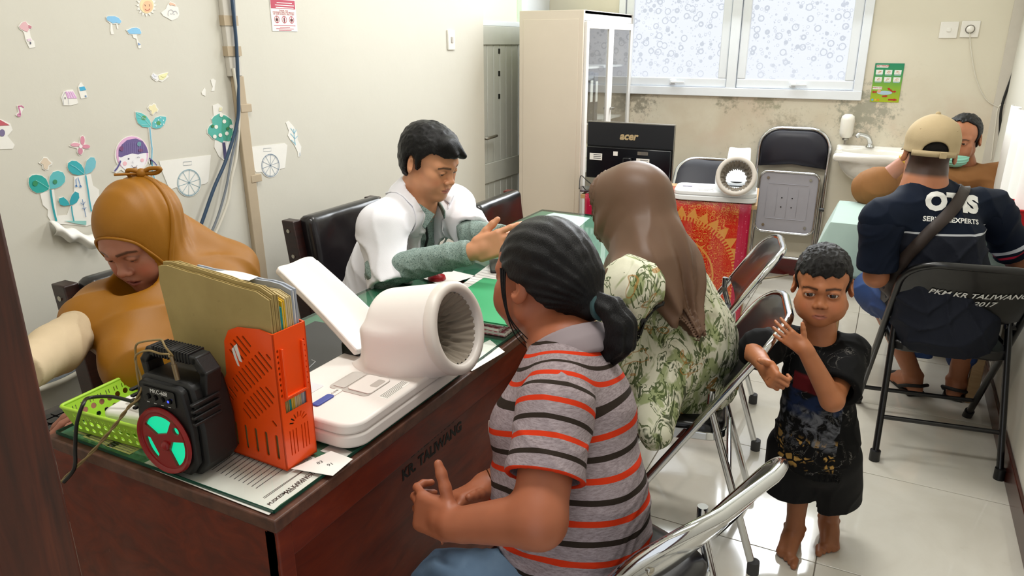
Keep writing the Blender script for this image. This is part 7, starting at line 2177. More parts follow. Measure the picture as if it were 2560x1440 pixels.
 sdf_obj('shorts', sh, [((-0.27, 1.92, 0.08), (0.16, 2.31, 0.42), 0.0045)], cloth_mat('black_shorts', '#0e0e10', 0.8), o, org=org)
 finish(o, 'small barefoot boy in a black marbled t-shirt standing by the chrome chair')

# ------------------------------------------------------------------ woman in the striped polo shirt, seen from behind
def striped():
 org = _a((-0.42, 1.16, 0))
 fw = unit((-0.93, 0.33, 0)); lat = _a((-fw[1], fw[0], 0))          # lat = her left
 s = 1.0
 hp = PP(1352, 694, 1.50); M = headM(hp, (-0.92, 0.28, -0.10), roll=0.05)
 neck = PP(1422, 872, 1.455); pel = _a((-0.435, 1.120, 0.545)); mid = (neck * 0.45 + pel * 0.55) + fw * -0.02; chest = neck * 0.72 + pel * 0.28
 shL = PP(1395, 978, 1.325); shR = neck + (neck - shL) * _a((1, 1, 0)) * 0.95 + _a((-0.02, 0.02, -0.05))
 elL = PP(1345, 1300, 1.225); wrL = PP(1135, 1312, 1.285); wrR = PP(1215, 1215, 1.46); elR = wrR - fw * 0.02 + _a((0.16, 0.17, 0.06))
 head = XF(head_sdf(fat=0.006, nose=0.4, neck=0.05, eye_open=0.6), M, s)
 hdL = hand(wrL, PP(1072, 1285, 1.32) - wrL, (0.45, -0.8, 0.25), -1, (0.65, 0.75, 0.8, 0.85), 0.05, (0.95, 0.45, 0.05), 0.05, 0.95)
 hdR = hand(wrR, PP(1120, 1258, 1.40) - wrR, (-0.2, 0.5, 0.8), 1, (0.5, 0.55, 0.6, 0.6), 0.04, (0.5, 0.8, 0.2), 0.1, 0.9)
 kneeL = _a((-0.625, 0.975, 0.495)); kneeR = _a((-0.60, 1.25, 0.51))
 f = U(head, (cap(hp + _a((0.03, -0.01, -0.1)), neck, 0.052, 0.06), 0.03), (cap(neck, mid, 0.07, 0.1), 0.04), (cap(mid, pel, 0.11, 0.12), 0.04), (cap(shL, elL, 0.052, 0.046), 0.03), (cap(elL, wrL, 0.047, 0.029), 0.02),
          (cap(shR, elR, 0.05, 0.045), 0.03), (cap(elR, wrR, 0.045, 0.029), 0.02), (hdL, 0.01), (hdR, 0.01), (cap(pel + lat * 0.08, kneeL, 0.07, 0.05), 0.03), (cap(pel - lat * 0.08, kneeR, 0.07, 0.05), 0.03),
          (cap(kneeL, kneeL + _a((0.05, 0, -0.42)), 0.05, 0.035), 0.02), (cap(kneeR, kneeR + _a((0.05, 0, -0.42)), 0.05, 0.035), 0.02), (foot(kneeL + _a((0.05, 0, -0.46)), fw, 0.95, -1), 0.02), (foot(kneeR + _a((0.05, 0, -0.46)), fw, 0.95, 1), 0.02))
 z1 = 0.90
 lo, hi = bbox(M, s, (-0.12, -0.13, -0.2), (0.12, 0.13, 0.14)); lo[2] = min(lo[2], z1)
 boxes = [((lo[0] - .03, lo[1] - .03, z1), hi, 0.0030), ((-0.78, 0.84, 0.62), (-0.2, 1.5, z1 + 0.010), 0.0036), ((-0.9, 0.84, 0.0), (-0.2, 1.55, 0.632), 0.008)]
 o = sdf_obj('person', f, boxes, M_skin, None, {'col': lambda V: face_paint(V, M, s, '#a05e40', '#8d4a40', '#1a0f0b', blush=0.25)}, org=org)
 # hair pulled into a ponytail, with loose strands at the ear
 bun = _a((0, -0.128, -0.045))
 scalp = U(ell((0, -0.020, 0.032), (0.088, 0.107, 0.096)), (ell((0, -0.045, -0.02), (0.076, 0.068, 0.062)), 0.03), (cap((0, -0.10, 0.0), bun, 0.05, 0.026), 0.04))

 def hf(P):
  d = scalp(P); y, z = P[:, 1], P[:, 2]
  line_ = np.where(y > 0.02, 0.052 - (0.085 - y) * 0.55, np.where(y > -0.03, 0.014 - (0.02 - y) * 0.4, -0.006 - (-0.03 - y) * 0.85))
  d = smax(d, line_ - z, 0.008)
  q = P - bun; r = np.linalg.norm(q, axis=1); an = np.arctan2(P[:, 0], P[:, 2] - bun[2])
  return d + 0.0012 * np.sin(an * 34 + 3 * vnoise(P * 20)) * np.clip(r / 0.08, 0, 1) + 0.003 * vnoise(P * 60)
 tail_pts = [bun, bun + _a((0, -0.026, 0.010)), bun + _a((0, -0.052, 0.002)), bun + _a((0, -0.072, -0.024)), bun + _a((0, -0.070, -0.056)), bun + _a((0, -0.050, -0.080)), bun + _a((0, -0.022, -0.088))]
 rad = [0.019, 0.018, 0.023, 0.026, 0.026, 0.022, 0.010]
 tail = U(*[cap(tail_pts[i], tail_pts[i + 1], rad[i], rad[i + 1]) for i in range(6)], k=0.012)

 def tf(P):
  an = np.arctan2(P[:, 0], P[:, 1] + 0.19); return tail(P) + 0.0025 * np.sin(P[:, 0] * 330 + 4 * vnoise(P * 25)) + 0.002 * vnoise(P * 80)
 lo, hi = bbox(M, s, (-0.11, -0.25, -0.19), (0.11, 0.12, 0.15))
 h = sdf_obj('hair', XF(U(hf, (tf, 0.006)), M, s), [(lo, hi, 0.0030)], M_hair, o, org=org)
 W = lambda p: M @ Vector(p) - Vector(org)
 for k in range(3):
  MB().tube(bez([W((-0.074, 0.040 - 0.006 * k, 0.028)), W((-0.083, 0.030 - 0.004 * k, -0.02)), W((-0.080, 0.020 - 0.003 * k, -0.07)), W((-0.068, 0.012 - 0.016 * k, -0.11)), W((-0.052, -0.012 - 0.02 * k, -0.142))], 32), [0.0024 - 0.0018 * i / 33 for i in range(33)], 6).build('loose_strand', M_hair, h, smooth=90)
 R_ = np.array(M.to_3x3())
 MB().lathe([(0.020, -0.007), (0.0255, -0.004), (0.0265, 0.003), (0.021, 0.007)], 20, Matrix.Translation(Vector(-org)) @ M @ TR(0, -0.150, -0.041, rx=PI / 2 - 0.15)).build('hair_tie', mat('hair_tie_teal', '#2e4a4c', 0.8), o, smooth=60)
 # polo shirt: body and sleeves are separate pieces so that the stripes run as sewn
 up = unit(neck - pel)

 def stripe_mat(name):
  t = NT(name); a = t.new('ShaderNodeAttribute', attribute_name='stripe').outputs['Fac']; v = t.coord()
  fr_ = t.math('FRACT', a); hth = t.noise(t.coord('Object', (1, 1, 5)), 90, 5, 0.7)
  base = t.ramp(hth, [(0.3, '#75686a'), (0.5, '#938689'), (0.72, '#a99da0')])
  c = t.mix(t.math('LESS_THAN', t.math('ABSOLUTE', t.math('SUBTRACT', fr_, 0.25)), 0.078), base, lin('#c8330f'))
  c = t.mix(t.math('LESS_THAN', t.math('ABSOLUTE', t.math('SUBTRACT', fr_, 0.75)), 0.072), c, lin('#2a211a'))
  t.base(c); t.set(rough=0.85, spec=0.2); t.bump(t.math('ADD', t.noise(v, 700, 2), t.math('MULTIPLY', t.noise(v, 22, 3), 0.6)), 0.2, 0.0015)
  return t.m
 M_str = stripe_mat('striped_jersey')
 belly = pel * 0.72 + neck * 0.28
 body = U(cap(neck + fw * 0.0, chest, 0.066, 0.118), (cap(chest, belly, 0.118, 0.140), 0.05), (cap(belly, pel, 0.140, 0.152), 0.05), (ell(chest + fw * 0.060 - up * 0.045 + lat * 0.06, (0.075, 0.075, 0.07)), 0.05), (ell(chest + fw * 0.060 - up * 0.045 - lat * 0.06, (0.075, 0.075, 0.07)), 0.05),
             (cap(shL, shR, 0.060, 0.060), 0.05), (ell(belly + fw * 0.06, (0.12, 0.12, 0.10)), 0.05))
 fo = folds(0.006, [tuple(up + fw * 0.4), tuple(up - fw * 0.3 + lat * 0.3)], 55, 0.10, 6.0, 1.0)
 body0 = body
 body = DISP(body, lambda P: fo(P) * np.clip(1.15 - (P - pel) @ up / 0.25, 0.12, 1))
 body = S(body, (ell(neck + fw * 0.035 + up * 0.045, (0.075, 0.075, 0.055)), 0.006))
 body = INT(body, lambda P: 0.42 - P[:, 2], k=0.005)
 ra = lambda V: np.linalg.norm((V - pel) - ((V - pel) @ up)[:, None] * up, axis=1)
 bs = lambda V: ((V - pel) @ up - 0.75 * (ra(V) - 0.1) * np.clip(((V - chest) @ up + 0.02) / 0.06, 0, 1) + 0.035 * np.sin((V @ lat) * 6) + 0.10 * np.clip((V - chest) @ -fw, 0, 1) + 0.01 * vnoise(V * 9)) / 0.068
 sb_ = sdf_obj('polo_shirt', body, [((-0.75, 0.90, 0.41), (-0.15, 1.48, 1.02), 0.0045)], M_str, o, {'stripe': bs}, org=org)
 sb_['label'] = 'grey polo shirt with orange and dark stripes'
 for (sh, el, nm) in ((shL, elL, 0), (shR, elR, 1)):
  d_ = unit(el - sh); end = sh + (el - sh) * 0.70
  inn = sh * 0.75 + chest * 0.25 + up * 0.03; sl = U(cap(sh + d_ * 0.03, end + d_ * 0.05, 0.066, 0.073), (cap(inn, sh + d_ * 0.03, 0.05, 0.066), 0.03))
  sl = DISP(sl, folds(0.004, [tuple(d_ + fw * 0.4)], 50, 0.10, 8, 3.0 + nm))
  sl = INT(sl, lambda P, d_=d_, end=end: (P - end) @ d_, k=0.004)
  sl = S(sl, (lambda P, sh=sh, el=el, end=end, d_=d_: smax(cap(sh, el, 0.058, 0.062)(P), (end - d_ * 0.03 - P) @ d_, 0.002), 0.003))
  lo, hi = around([sh, end], 0.10)
  sdf_obj('sleeve', sl, [(lo, hi, 0.0042)], M_str, o, {'stripe': lambda V, sh=sh, d_=d_: ((V - sh) @ d_) / 0.061 + 0.62}, org=org)
 # orange collar edge
 cl_ = INT(S(U(cap(neck - fw * 0.012, neck + up * 0.040 + fw * 0.010, 0.083, 0.070), k=0.01), (cap(neck - up * .05, neck + up * 0.09, 0.070, 0.060), 0.003)), lambda P: (P - (neck + up * 0.026)) @ unit(up + fw * 0.5), lambda P: -(P - (neck - up * 0.040)) @ unit(up + fw * 0.5), k=0.003)
 lo, hi = around([neck], 0.12)
 t = NT('collar'); t.base('#8f8386'); t.set(rough=0.9)
 sdf_obj('collar', cl_, [(lo, hi, 0.004)], t.m, o, org=org)
 pk = [neck + fw * (0.055 + 0.012 * i) + lat * (0.052 - 0.016 * i) + up * (0.012 - 0.022 * i) for i in range(5)]
 MB().tube([Vector(p - org) for p in pk], [0.005, 0.008, 0.009, 0.008, 0.005], 8).build('collar_trim', mat('orange_trim', '#d9541c', 0.7), o, smooth=90)
 # jeans rolled on the lap, legs below
 jm = NT('denim'); v = jm.coord('Object'); n = jm.noise(jm.coord('Object', (3, 3, 30)), 60, 3); jm.base(jm.mix(jm.noise(v, 8, 4), lin('#34506e'), lin('#7d96ab'))); jm.set(rough=0.85); jm.bump(n, 0.4, 0.001)
 je = U(cap(pel + lat * 0.075 - up * 0.05, kneeL, 0.105, 0.080), (cap(pel - lat * 0.075 - up * 0.02, kneeR, 0.105, 0.085), 0.03), (cap(kneeL, kneeL + _a((0.04, 0, -0.34)), 0.08, 0.06), 0.03), (cap(kneeR, kneeR + _a((0.04, 0, -0.34)), 0.08, 0.06), 0.03))
 je = DISP(je, folds(0.005, [(1, 0.4, 0.2), (0.3, 1, 0.5)], 48, 0.1, 7, 4.0))
 sdf_obj('jeans', je, [((-0.86, 0.86, 0.12), (-0.16, 1.46, 0.70), 0.006)], jm.m, o, org=org)
 wd = unit(wrR - elR); bp_ = wrR - wd * 0.012
 MB().lathe([(0.0300, -0.0012), (0.0312, 0), (0.0300, 0.0012)], 28, frame(bp_ - org, np.cross(wd, (0, 0, 1)), wd), caps=False).build('bracelet', mat('bracelet_gold', '#a0632c', 0.25, 0.9), o, smooth=60)
 ba = chest + fw * 0.13 + lat * 0.085 - up * 0.06
 bM = frame(stick([ba], body, 0.001, org)[0], np.cross((0, 0, 1), unit(lat + fw * 0.6)), unit(lat + fw * 0.6))
 MB().prism(circ(0, 0, 0.014, 0.017, 18), -0.004, 0.006, bM).build('chest_badge', mat('badge_cream', '#d9cfc4', 0.6), o)
 finish(o, 'woman with a ponytail in a grey polo striped orange and brown, hands clasped')

# ------------------------------------------------------------------ doctor in the white coat
def doctor():
 org = _a((-1.58, 2.12, 0)); s = 1.0; fw = unit((0.98, -0.10, 0)); rt_ = _a((fw[1], -fw[0], 0))   # rt_ = his right
 hp = PP(1076, 402, 2.50); M = headM(hp, (0.92, -0.13, -0.36), roll=0.02)
 neck = hp + _a((-0.075, 0.01, -0.165)); pel = _a((-1.70, 2.17, 0.54)); chest = neck * 0.66 + pel * 0.34; mid = neck * 0.35 + pel * 0.65
 shR = PP(950, 562, 2.36); shL = neck + (neck - shR) * _a((0.7, 1.0, 0)) + _a((0.02, 0.0, -0.045))
 elR = PP(985, 668, 2.31); wrR = PP(1185, 628, 2.21); elL = PP(1185, 590, 2.56); wrL = PP(1262, 592, 2.40)
 elR = elR + _a((-0.04, 0.0, -0.02))
 head = XF(head_sdf(nose=0.75, eye_open=0.42, eye_drop=0.0035, neck=0.054), M, s)
 hdR = hand(wrR, PP(1240, 610, 2.19) - wrR, (0.46, -0.84, 0.28), 1, (0.45, 0.5, 0.55, 0.6), 0.06, (0.5, 0.8, -0.2), 0.05, 1.05)
 hdL = hand(wrL, unit((0.7, -0.55, -0.1)), (0.2, 0.5, 0.8), -1, (0.5, 0.5, 0.55, 0.6), 0.05, (0.4, 0.8, 0.1), 0.05, 1.0)
 f = U(head, (cap(hp + _a((-0.04, 0, -0.1)), neck - _a((0.01, 0, 0.02)), 0.054, 0.06), 0.03), (cap(neck, mid, 0.07, 0.1), 0.04), (cap(mid, pel, 0.1, 0.11), 0.04), (cap(shR, elR, 0.04, 0.036), 0.03), (cap(elR, wrR, 0.036, 0.026), 0.02), (cap(shL, elL, 0.04, 0.036), 0.03), (cap(elL, wrL, 0.036, 0.026), 0.02), (hdR, 0.01), (hdL, 0.01),
          (cap(pel + rt_ * .08, _a((-1.27, 2.05, 0.50)), 0.06, 0.05), 0.03), (cap(pel - rt_ * .08, _a((-1.27, 2.28, 0.50)), 0.06, 0.05), 0.03), (cap((-1.27, 2.05, .50), (-1.32, 2.05, 0.08), 0.05, 0.03), 0.02), (cap((-1.27, 2.28, .50), (-1.32, 2.28, 0.08), 0.05, 0.03), 0.02))
 lo, hi = bbox(M, s, (-0.12, -0.13, -0.19), (0.12, 0.13, 0.14)); z1 = lo[2] + 0.02
 o = sdf_obj('person', f, [((lo[0], lo[1], z1), hi, 0.0028), ((-1.22, 1.72, 0.77), (-0.88, 2.30, 1.02), 0.0032), ((-1.95, 1.7, 0.0), (-1.15, 2.5, 0.9), 0.012)], M_skin, None,
    {'col': lambda V: face_paint(V, M, s, '#c68c68', '#b06a60', '#15100e', blush=0.3, eye_dark=0.4)}, org=org)
 eyes(o, org, M, s, (-0.5, 0))
 tuft = [(cap((0.0, 0.070, 0.092), (-0.03, 0.108, 0.066), 0.024, 0.010), 0.02), (cap((0.03, 0.068, 0.090), (0.012, 0.104, 0.072), 0.024, 0.010), 0.02)]
 hf = hair_cap(M, s, 0.018, hair_line=0.060, back=-0.088, side_front=0.018, seed=3.0, amp=0.006, fr=60, extra=tuft)
 lo, hi = bbox(M, s, (-0.12, -0.14, -0.13), (0.12, 0.13, 0.15))
 sdf_obj('hair', hf, [(lo, hi, 0.0030)], M_hair, o, org=org)
 # patterned grey-green shirt
 t = NT('leaf_print_shirt'); v = t.coord(); n = t.noise(v, 150, 2, 0.5, dist=2.0)
 t.base(t.ramp(n, [(0.44, '#5d716c'), (0.50, '#9fb0a8'), (0.56, '#7b8f8a')])); t.set(rough=0.8); t.bump(t.noise(v, 40, 3), 0.2, 0.003); M_sh = t.m
 up = unit(neck - pel)
 shirt = U(cap(neck, chest, 0.075, 0.112), (cap(chest, mid, 0.116, 0.118), 0.04), (cap(shR, elR, 0.058, 0.052), 0.03), (cap(elR, wrR, 0.054, 0.040), 0.02), (cap(shL, elL, 0.058, 0.052), 0.03), (cap(elL, wrL, 0.054, 0.040), 0.02), (ell(elR, (0.054, 0.054, 0.05)), 0.03))
 shirt = DISP(shirt, folds(0.005, [(1, 0.5, 0.4), (0.4, -0.3, 1)], 58, 0.10, 9, 7.0))
 for a, b in ((elR, wrR), (elL, wrL)):
  d_ = unit(b - a); shirt = S(shirt, (lambda P, b=b, d_=d_: smax(-(P - (b - d_ * 0.012)) @ d_, np.linalg.norm(P - b, axis=1) - 0.10, 0.002), 0.003))
 shirt = S(shirt, (ell(neck + up * 0.05 + fw * 0.03, (0.068, 0.066, 0.062)), 0.004))
 sdf_obj('patterned_shirt', shirt, [((-1.86, 1.68, 0.60), (-1.0, 2.42, 1.12), 0.0048)], M_sh, o, org=org)['label'] = 'grey-green leaf-print shirt'
 cuff = wrR - unit(wrR - elR) * 0.05
 # collar points
 for sgn in (1, -1):
  a = neck + up * 0.055 + rt_ * sgn * 0.062; b = neck - up * 0.015 + fw * 0.115 + rt_ * sgn * 0.028; c = neck - up * 0.075 + fw * 0.118 + rt_ * sgn * 0.055; d = neck + up * 0.005 + fw * 0.045 + rt_ * sgn * 0.082
  mb = MB(); n_ = unit(np.cross(b - a, d - a)) * 0.003 * sgn
  vs = [a, b, c, d]; mb.add([p + n_ - org for p in vs] + [p - n_ - org for p in vs], [(0, 1, 2, 3), (7, 6, 5, 4), (0, 4, 5, 1), (1, 5, 6, 2), (2, 6, 7, 3), (3, 7, 4, 0)])
  mb.build('shirt_collar', M_sh, o, bevel=0.002)
 # white coat, open in front
 M_coat = cloth_mat('white_coat', '#e9e8ee', 0.8, 0.02, 6, 500, 0.15)
 hem = _a((-1.66, 2.05, 0.46))
 coat = U(cap(neck - up * 0.01, chest, 0.085, 0.130), (cap(chest, mid, 0.134, 0.145), 0.04), (cap(mid, pel + _a((0.03, -0.02, -0.02)), 0.145, 0.165), 0.05), (cap(shR, shL, 0.054, 0.054), 0.05), (cap(pel + _a((0.02, -0.06, 0)), hem + _a((0.06, -0.10, -0.05)), 0.13, 0.11), 0.05), (cap(neck + up * 0.035 - fw * 0.035, shR + up * 0.005, 0.062, 0.056), 0.05), (cap(neck + up * 0.035 - fw * 0.035, shL + up * 0.005, 0.062, 0.056), 0.05))
 arms = []
 for (sh_, el_, k_) in ((shR, elR + _a((0.02, 0, 0.0)), 1.05), (shL, elL, 0.90)):
  d_ = unit(el_ - sh_); L = np.linalg.norm(el_ - sh_); end = sh_ + d_ * (L * k_ + 0.035)
  sl = INT(cap(sh_ + d_ * 0.03, end + d_ * 0.05, 0.062, 0.078), lambda P, d_=d_, end=end: (P - end) @ d_, k=0.004)
  arms.append((sl, 0.085)); arms.append((d_, end, sh_))
 coat = U(coat, arms[0], arms[2])
 coat = DISP(coat, folds(0.0065, [(0.8, 0.3, 0.2), (0.4, -0.4, 0.8)], 34, 0.12, 5, 11.0))
 for d_, end, sh_ in (arms[1], arms[3]): coat = S(coat, (lambda P, sh_=sh_, end=end, d_=d_: smax(cap(sh_, end + d_ * 0.08, 0.048, 0.058)(P), (end - d_ * 0.05 - P) @ d_, 0.002), 0.003))
 opening = lambda P: smax(-((P - neck) @ fw - 0.02), np.abs((P - neck) @ rt_ + 0.01) - (0.036 + 0.03 * np.clip(-(P - neck) @ up / 0.3, 0, 1)), 0.01)
 coat = S(coat, (ell(neck + up * 0.06 + fw * 0.03, (0.085, 0.08, 0.075)), 0.006), (opening, 0.006))
 sdf_obj('white_coat', coat, [((-1.95, 1.70, 0.36), (-1.15, 2.50, 1.14), 0.0055)], M_coat, o, org=org)
 for sgn in (1, -1):
  pts = [neck + up * 0.045 - fw * 0.035 + rt_ * sgn * 0.070, neck + up * 0.02 + fw * 0.05 + rt_ * sgn * 0.082, neck - up * 0.07 + fw * 0.115 + rt_ * sgn * 0.080, neck - up * 0.17 + fw * 0.135 + rt_ * sgn * 0.066]
  mb = MB(); P_ = bez([Vector(p) for p in pts], 18); n = len(P_); vs = []
  for i, p in enumerate(P_):
   w = 0.014 + 0.046 * math.sin(PI * min(1, i / n * 0.9 + 0.08)); vs += [p, p + Vector(rt_ * sgn * w - fw * 0.012 + up * 0.004)]
  vs = stick(vs, coat, 0.005, org)
  mb.add(vs, [(2 * i, 2 * i + 1, 2 * i + 3, 2 * i + 2) for i in range(n - 1)]); q = mb.build('lapel', M_coat, o, smooth=180); so = q.modifiers.new('t', 'SOLIDIFY'); so.thickness = 0.005; so.offset = 0
 lan = [neck + rt_ * 0.045 + fw * 0.09 - up * 0.03, neck + rt_ * 0.03 + fw * 0.128 - up * 0.12, neck + rt_ * 0.012 + fw * 0.135 - up * 0.24]
 MB().tube([Vector(p - org) for p in lan], 0.005, 6).build('lanyard', M_black, o, smooth=90)
 tr = U(cap(pel + rt_ * .08, (-1.27, 2.05, .50), 0.085, 0.075), (cap(pel - rt_ * .08, (-1.27, 2.28, .50), 0.085, 0.075), 0.03), (cap((-1.27, 2.05, .50), (-1.32, 2.05, 0.05), 0.07, 0.05), 0.03), (cap((-1.27, 2.28, .50), (-1.32, 2.28, 0.05), 0.07, 0.05), 0.03))
 sdf_obj('trousers', tr, [((-1.9, 1.9, 0.0), (-1.15, 2.45, 0.68), 0.012)], cloth_mat('dark_trousers', '#1b1c22'), o, org=org)
 finish(o, 'young man with black hair in a white coat writing at the second desk')

# ------------------------------------------------------------------ woman in the mustard headscarf
def mustard():
 org = _a((-1.60, 1.25, 0)); s = 0.97
 hp = PP(352, 588, 1.72); fwd = (0.20, -0.82, -0.42); M = headM(hp, fwd, roll=0.10)
 neck = hp + _a((-0.03, 0.09, -0.14)); pel = _a((-1.66, 1.36, 0.54)); chest = neck * 0.6 + pel * 0.4
 shR = PP(268, 768, 1.74); shL = PP(545, 725, 1.84)
 elR = PP(140, 872, 1.55); wrR = PP(40, 940, 1.40); elL = _a((-1.36, 1.18, 0.80)); wrL = PP(232, 1035, 1.50)
 wrL = _a((-1.405, 0.895, 0.768)); elL = _a((-1.37, 1.16, 0.82))
 head = XF(head_sdf(nose=0.55, eye_open=0.40, eye_drop=0.004, fat=0.003, ears=False, neck=0.05, mouth=0.5), M, s)
 hdL = hand(wrL, unit((-0.35, -0.9, -0.12)), (0.1, -0.1, 1), -1, (0.3, 0.3, 0.3, 0.3), 0.08, (0.6, 0.7, -0.2), 0.1, 0.9)
 hdR = hand(wrR, wrR - elR, (0, 0, 1), 1, s=0.9)
 f = U(head, (cap(hp + _a((-0.01, 0.04, -0.08)), neck, 0.05, 0.055), 0.03), (cap(neck, chest, 0.06, 0.09), 0.04), (cap(chest, pel, 0.09, 0.11), 0.04), (cap(shR * .7 + elR * .3, elR, 0.045, 0.04), 0.03), (cap(elR, wrR, 0.038, 0.026), 0.02), (cap(shL, elL, 0.045, 0.04), 0.03), (cap(elL, wrL, 0.038, 0.026), 0.02), (hdL, 0.01), (hdR, 0.01))
 lo, hi = bbox(M, s, (-0.11, -0.10, -0.17), (0.11, 0.13, 0.13))
 o = sdf_obj('person', f, [(lo, hi, 0.0027), ((-1.62, 0.66, 0.70), (-1.33, 0.96, 0.86), 0.0032)], M_skin, None,
    {'col': lambda V: face_paint(V, M, s, '#a8705c', '#86403c', '#3a2520', blush=0.5, eye_dark=0.45)}, org=org)
 eyes(o, org, M, s, (-0.5, 0))
 # headscarf: hood hugging the head, cape over the shoulders, tail to the back
 inv = M.inverted()
 hood_l = U(ell((0, -0.020, 0.030), (0.091, 0.112, 0.102)), (ell((0, 0.015, -0.04), (0.082, 0.082, 0.088)), 0.04))
 face_o = U(ell((0, 0.11, -0.038), (0.066, 0.085, 0.088)), (ell((0, 0.11, 0.010), (0.060, 0.075, 0.050)), 0.03))

 def hood(P):
  q = P / s
  pl = 0.0022 * np.sin(q[:, 2] * 90 + q[:, 1] * 150 + 5 * vnoise(q * 12)) * np.clip((-q[:, 1] + 0.03) / 0.08, 0, 1)
  return S(U(hood_l), (face_o, 0.012))(P) + pl
 hoodW = XF(hood, M, s)
 capeL, capeR = shL + _a((-0.02, 0.03, -0.02)), shR
 tailp = PP(585, 665, 1.92)
 cape = U(cap(neck + _a((0, 0.0, 0.04)), chest, 0.080, 0.115), (cap(shR, shL, 0.058, 0.078), 0.06), (cap(chest, chest * 0.35 + pel * 0.65, 0.120, 0.150), 0.05), (cap(hp + _a((-0.05, 0.07, 0.02)), tailp, 0.055, 0.05), 0.06), (cap(tailp, shL + _a((0.0, 0.02, -0.16)), 0.055, 0.07), 0.05),
             (cap(shR, shR + (elR - shR) * 0.35, 0.058, 0.064), 0.04), (cap(hp + _a((0.03, 0.02, -0.12)), PP(345, 900, 1.62), 0.06, 0.080), 0.10))
 cape = DISP(DISP(cape, drapes(neck + _a((0, 0, 0.03)), (0.1, -0.1, -1), 9, 0.011, 0.0, 0.16, 1.0)), folds(0.006, [(1, -0.5, 0.1)], 30, 0.12, 5.0, 8.0))
 scarf = U(hoodW, (cape, 0.03))
 face_keep = XF(U(ell((0, 0.085, -0.042), (0.064, 0.062, 0.088)), k=0.01), M, s)
 scarf = S(scarf, (face_keep, 0.012))
 M_mus = cloth_mat('mustard_cloth', '#925e0a', 0.5, 0.07, 8, 700, 0.12, 0.0, 0.35)
 scf = sdf_obj('headscarf', scarf, [((-2.0, 0.78, 0.60), (-1.15, 1.62, 1.30), 0.0052)], M_mus, o, org=org)
 scf['label'] = 'long mustard headscarf tied at the back'
 W = lambda p: M @ (Vector(p) * s) - Vector(org)
 SK = lambda L: stick([p + Vector(org) for p in L], scarf, 0.001, org)
 # brim seam and back tie with bow
 MB().tube(SK(bez([W((-0.080, 0.055, -0.045)), W((-0.078, 0.070, 0.0)), W((-0.062, 0.086, 0.045)), W((0, 0.098, 0.066)), W((0.062, 0.086, 0.045)), W((0.078, 0.070, 0.0)), W((0.080, 0.055, -0.045))], 40)), 0.0035, 8).build('brim_seam', M_mus, scf, smooth=90)
 MB().tube(SK(bez([W((-0.092, 0.045, -0.05)), W((-0.099, 0.0, 0.0)), W((-0.075, -0.06, 0.07)), W((-0.02, -0.085, 0.112))], 30)), 0.006, 8).build('tie_band', M_mus, scf, smooth=90)
 bw = (-0.02, -0.088, 0.118)
 for k, (a, b, c) in enumerate((((0.02, 0.01, 0.025), (0.05, 0.02, 0.03), (0.045, 0.02, -0.005)), ((-0.04, -0.02, 0.01), (-0.09, -0.03, 0.0), (-0.06, -0.02, -0.015)), ((0.03, 0.03, 0.02), (0.06, 0.06, 0.04), (0.075, 0.075, 0.05)))):
  pts = [bw] + [tuple(bw[i] + q[i] for i in range(3)) for q in [tuple(0.5 * y for y in z) for z in (a, b, c)]] + ([bw] if k < 2 else [])
  MB().tube([p for p in bez([W(p) for p in pts], 24)], 0.005 if k < 2 else 0.003, 7).build('bow_loop', M_mus, scf, smooth=90)
 MB().sphere(W(bw), 0.012, 12).build('bow_knot', M_mus, scf, smooth=180)
 M_crm = cloth_mat('cream_sleeve', '#c9b596', 0.75, 0.06)
 for (a, b, c) in ((shR, elR, wrR), (shL, elL, wrL)):
  a = a * 0.7 + b * 0.3; sl = DISP(U(cap(a, b, 0.047, 0.049), (cap(b, c, 0.049, 0.042), 0.03)), folds(0.006, [tuple(unit(b - a) + _a((0.2, 0.1, 0.4)))], 48, 0.12, 9, 3.0))
  d_ = unit(c - b); sl = S(sl, (lambda P, c=c, d_=d_: smax(-(P - (c - d_ * 0.01)) @ d_, np.linalg.norm(P - c, axis=1) - 0.1, 0.002), 0.003))
  lo, hi = around([a, b, c], 0.10); sdf_obj('sleeve', sl, [(lo, hi, 0.0055)], M_crm, o, org=org)
 sk = U(cap(chest, pel, 0.13, 0.155), (cap(pel, (-1.36, 1.30, 0.52), 0.13, 0.12), 0.05), (cap((-1.36, 1.30, .5), (-1.40, 1.30, 0.10), 0.12, 0.14), 0.05))
 sdf_obj('long_dress', sk, [((-1.86, 1.0, 0.0), (-1.15, 1.58, 0.95), 0.012)], M_crm, o, org=org)
 finish(o, 'woman in a mustard headscarf leaning over the keyboard at the near desk')

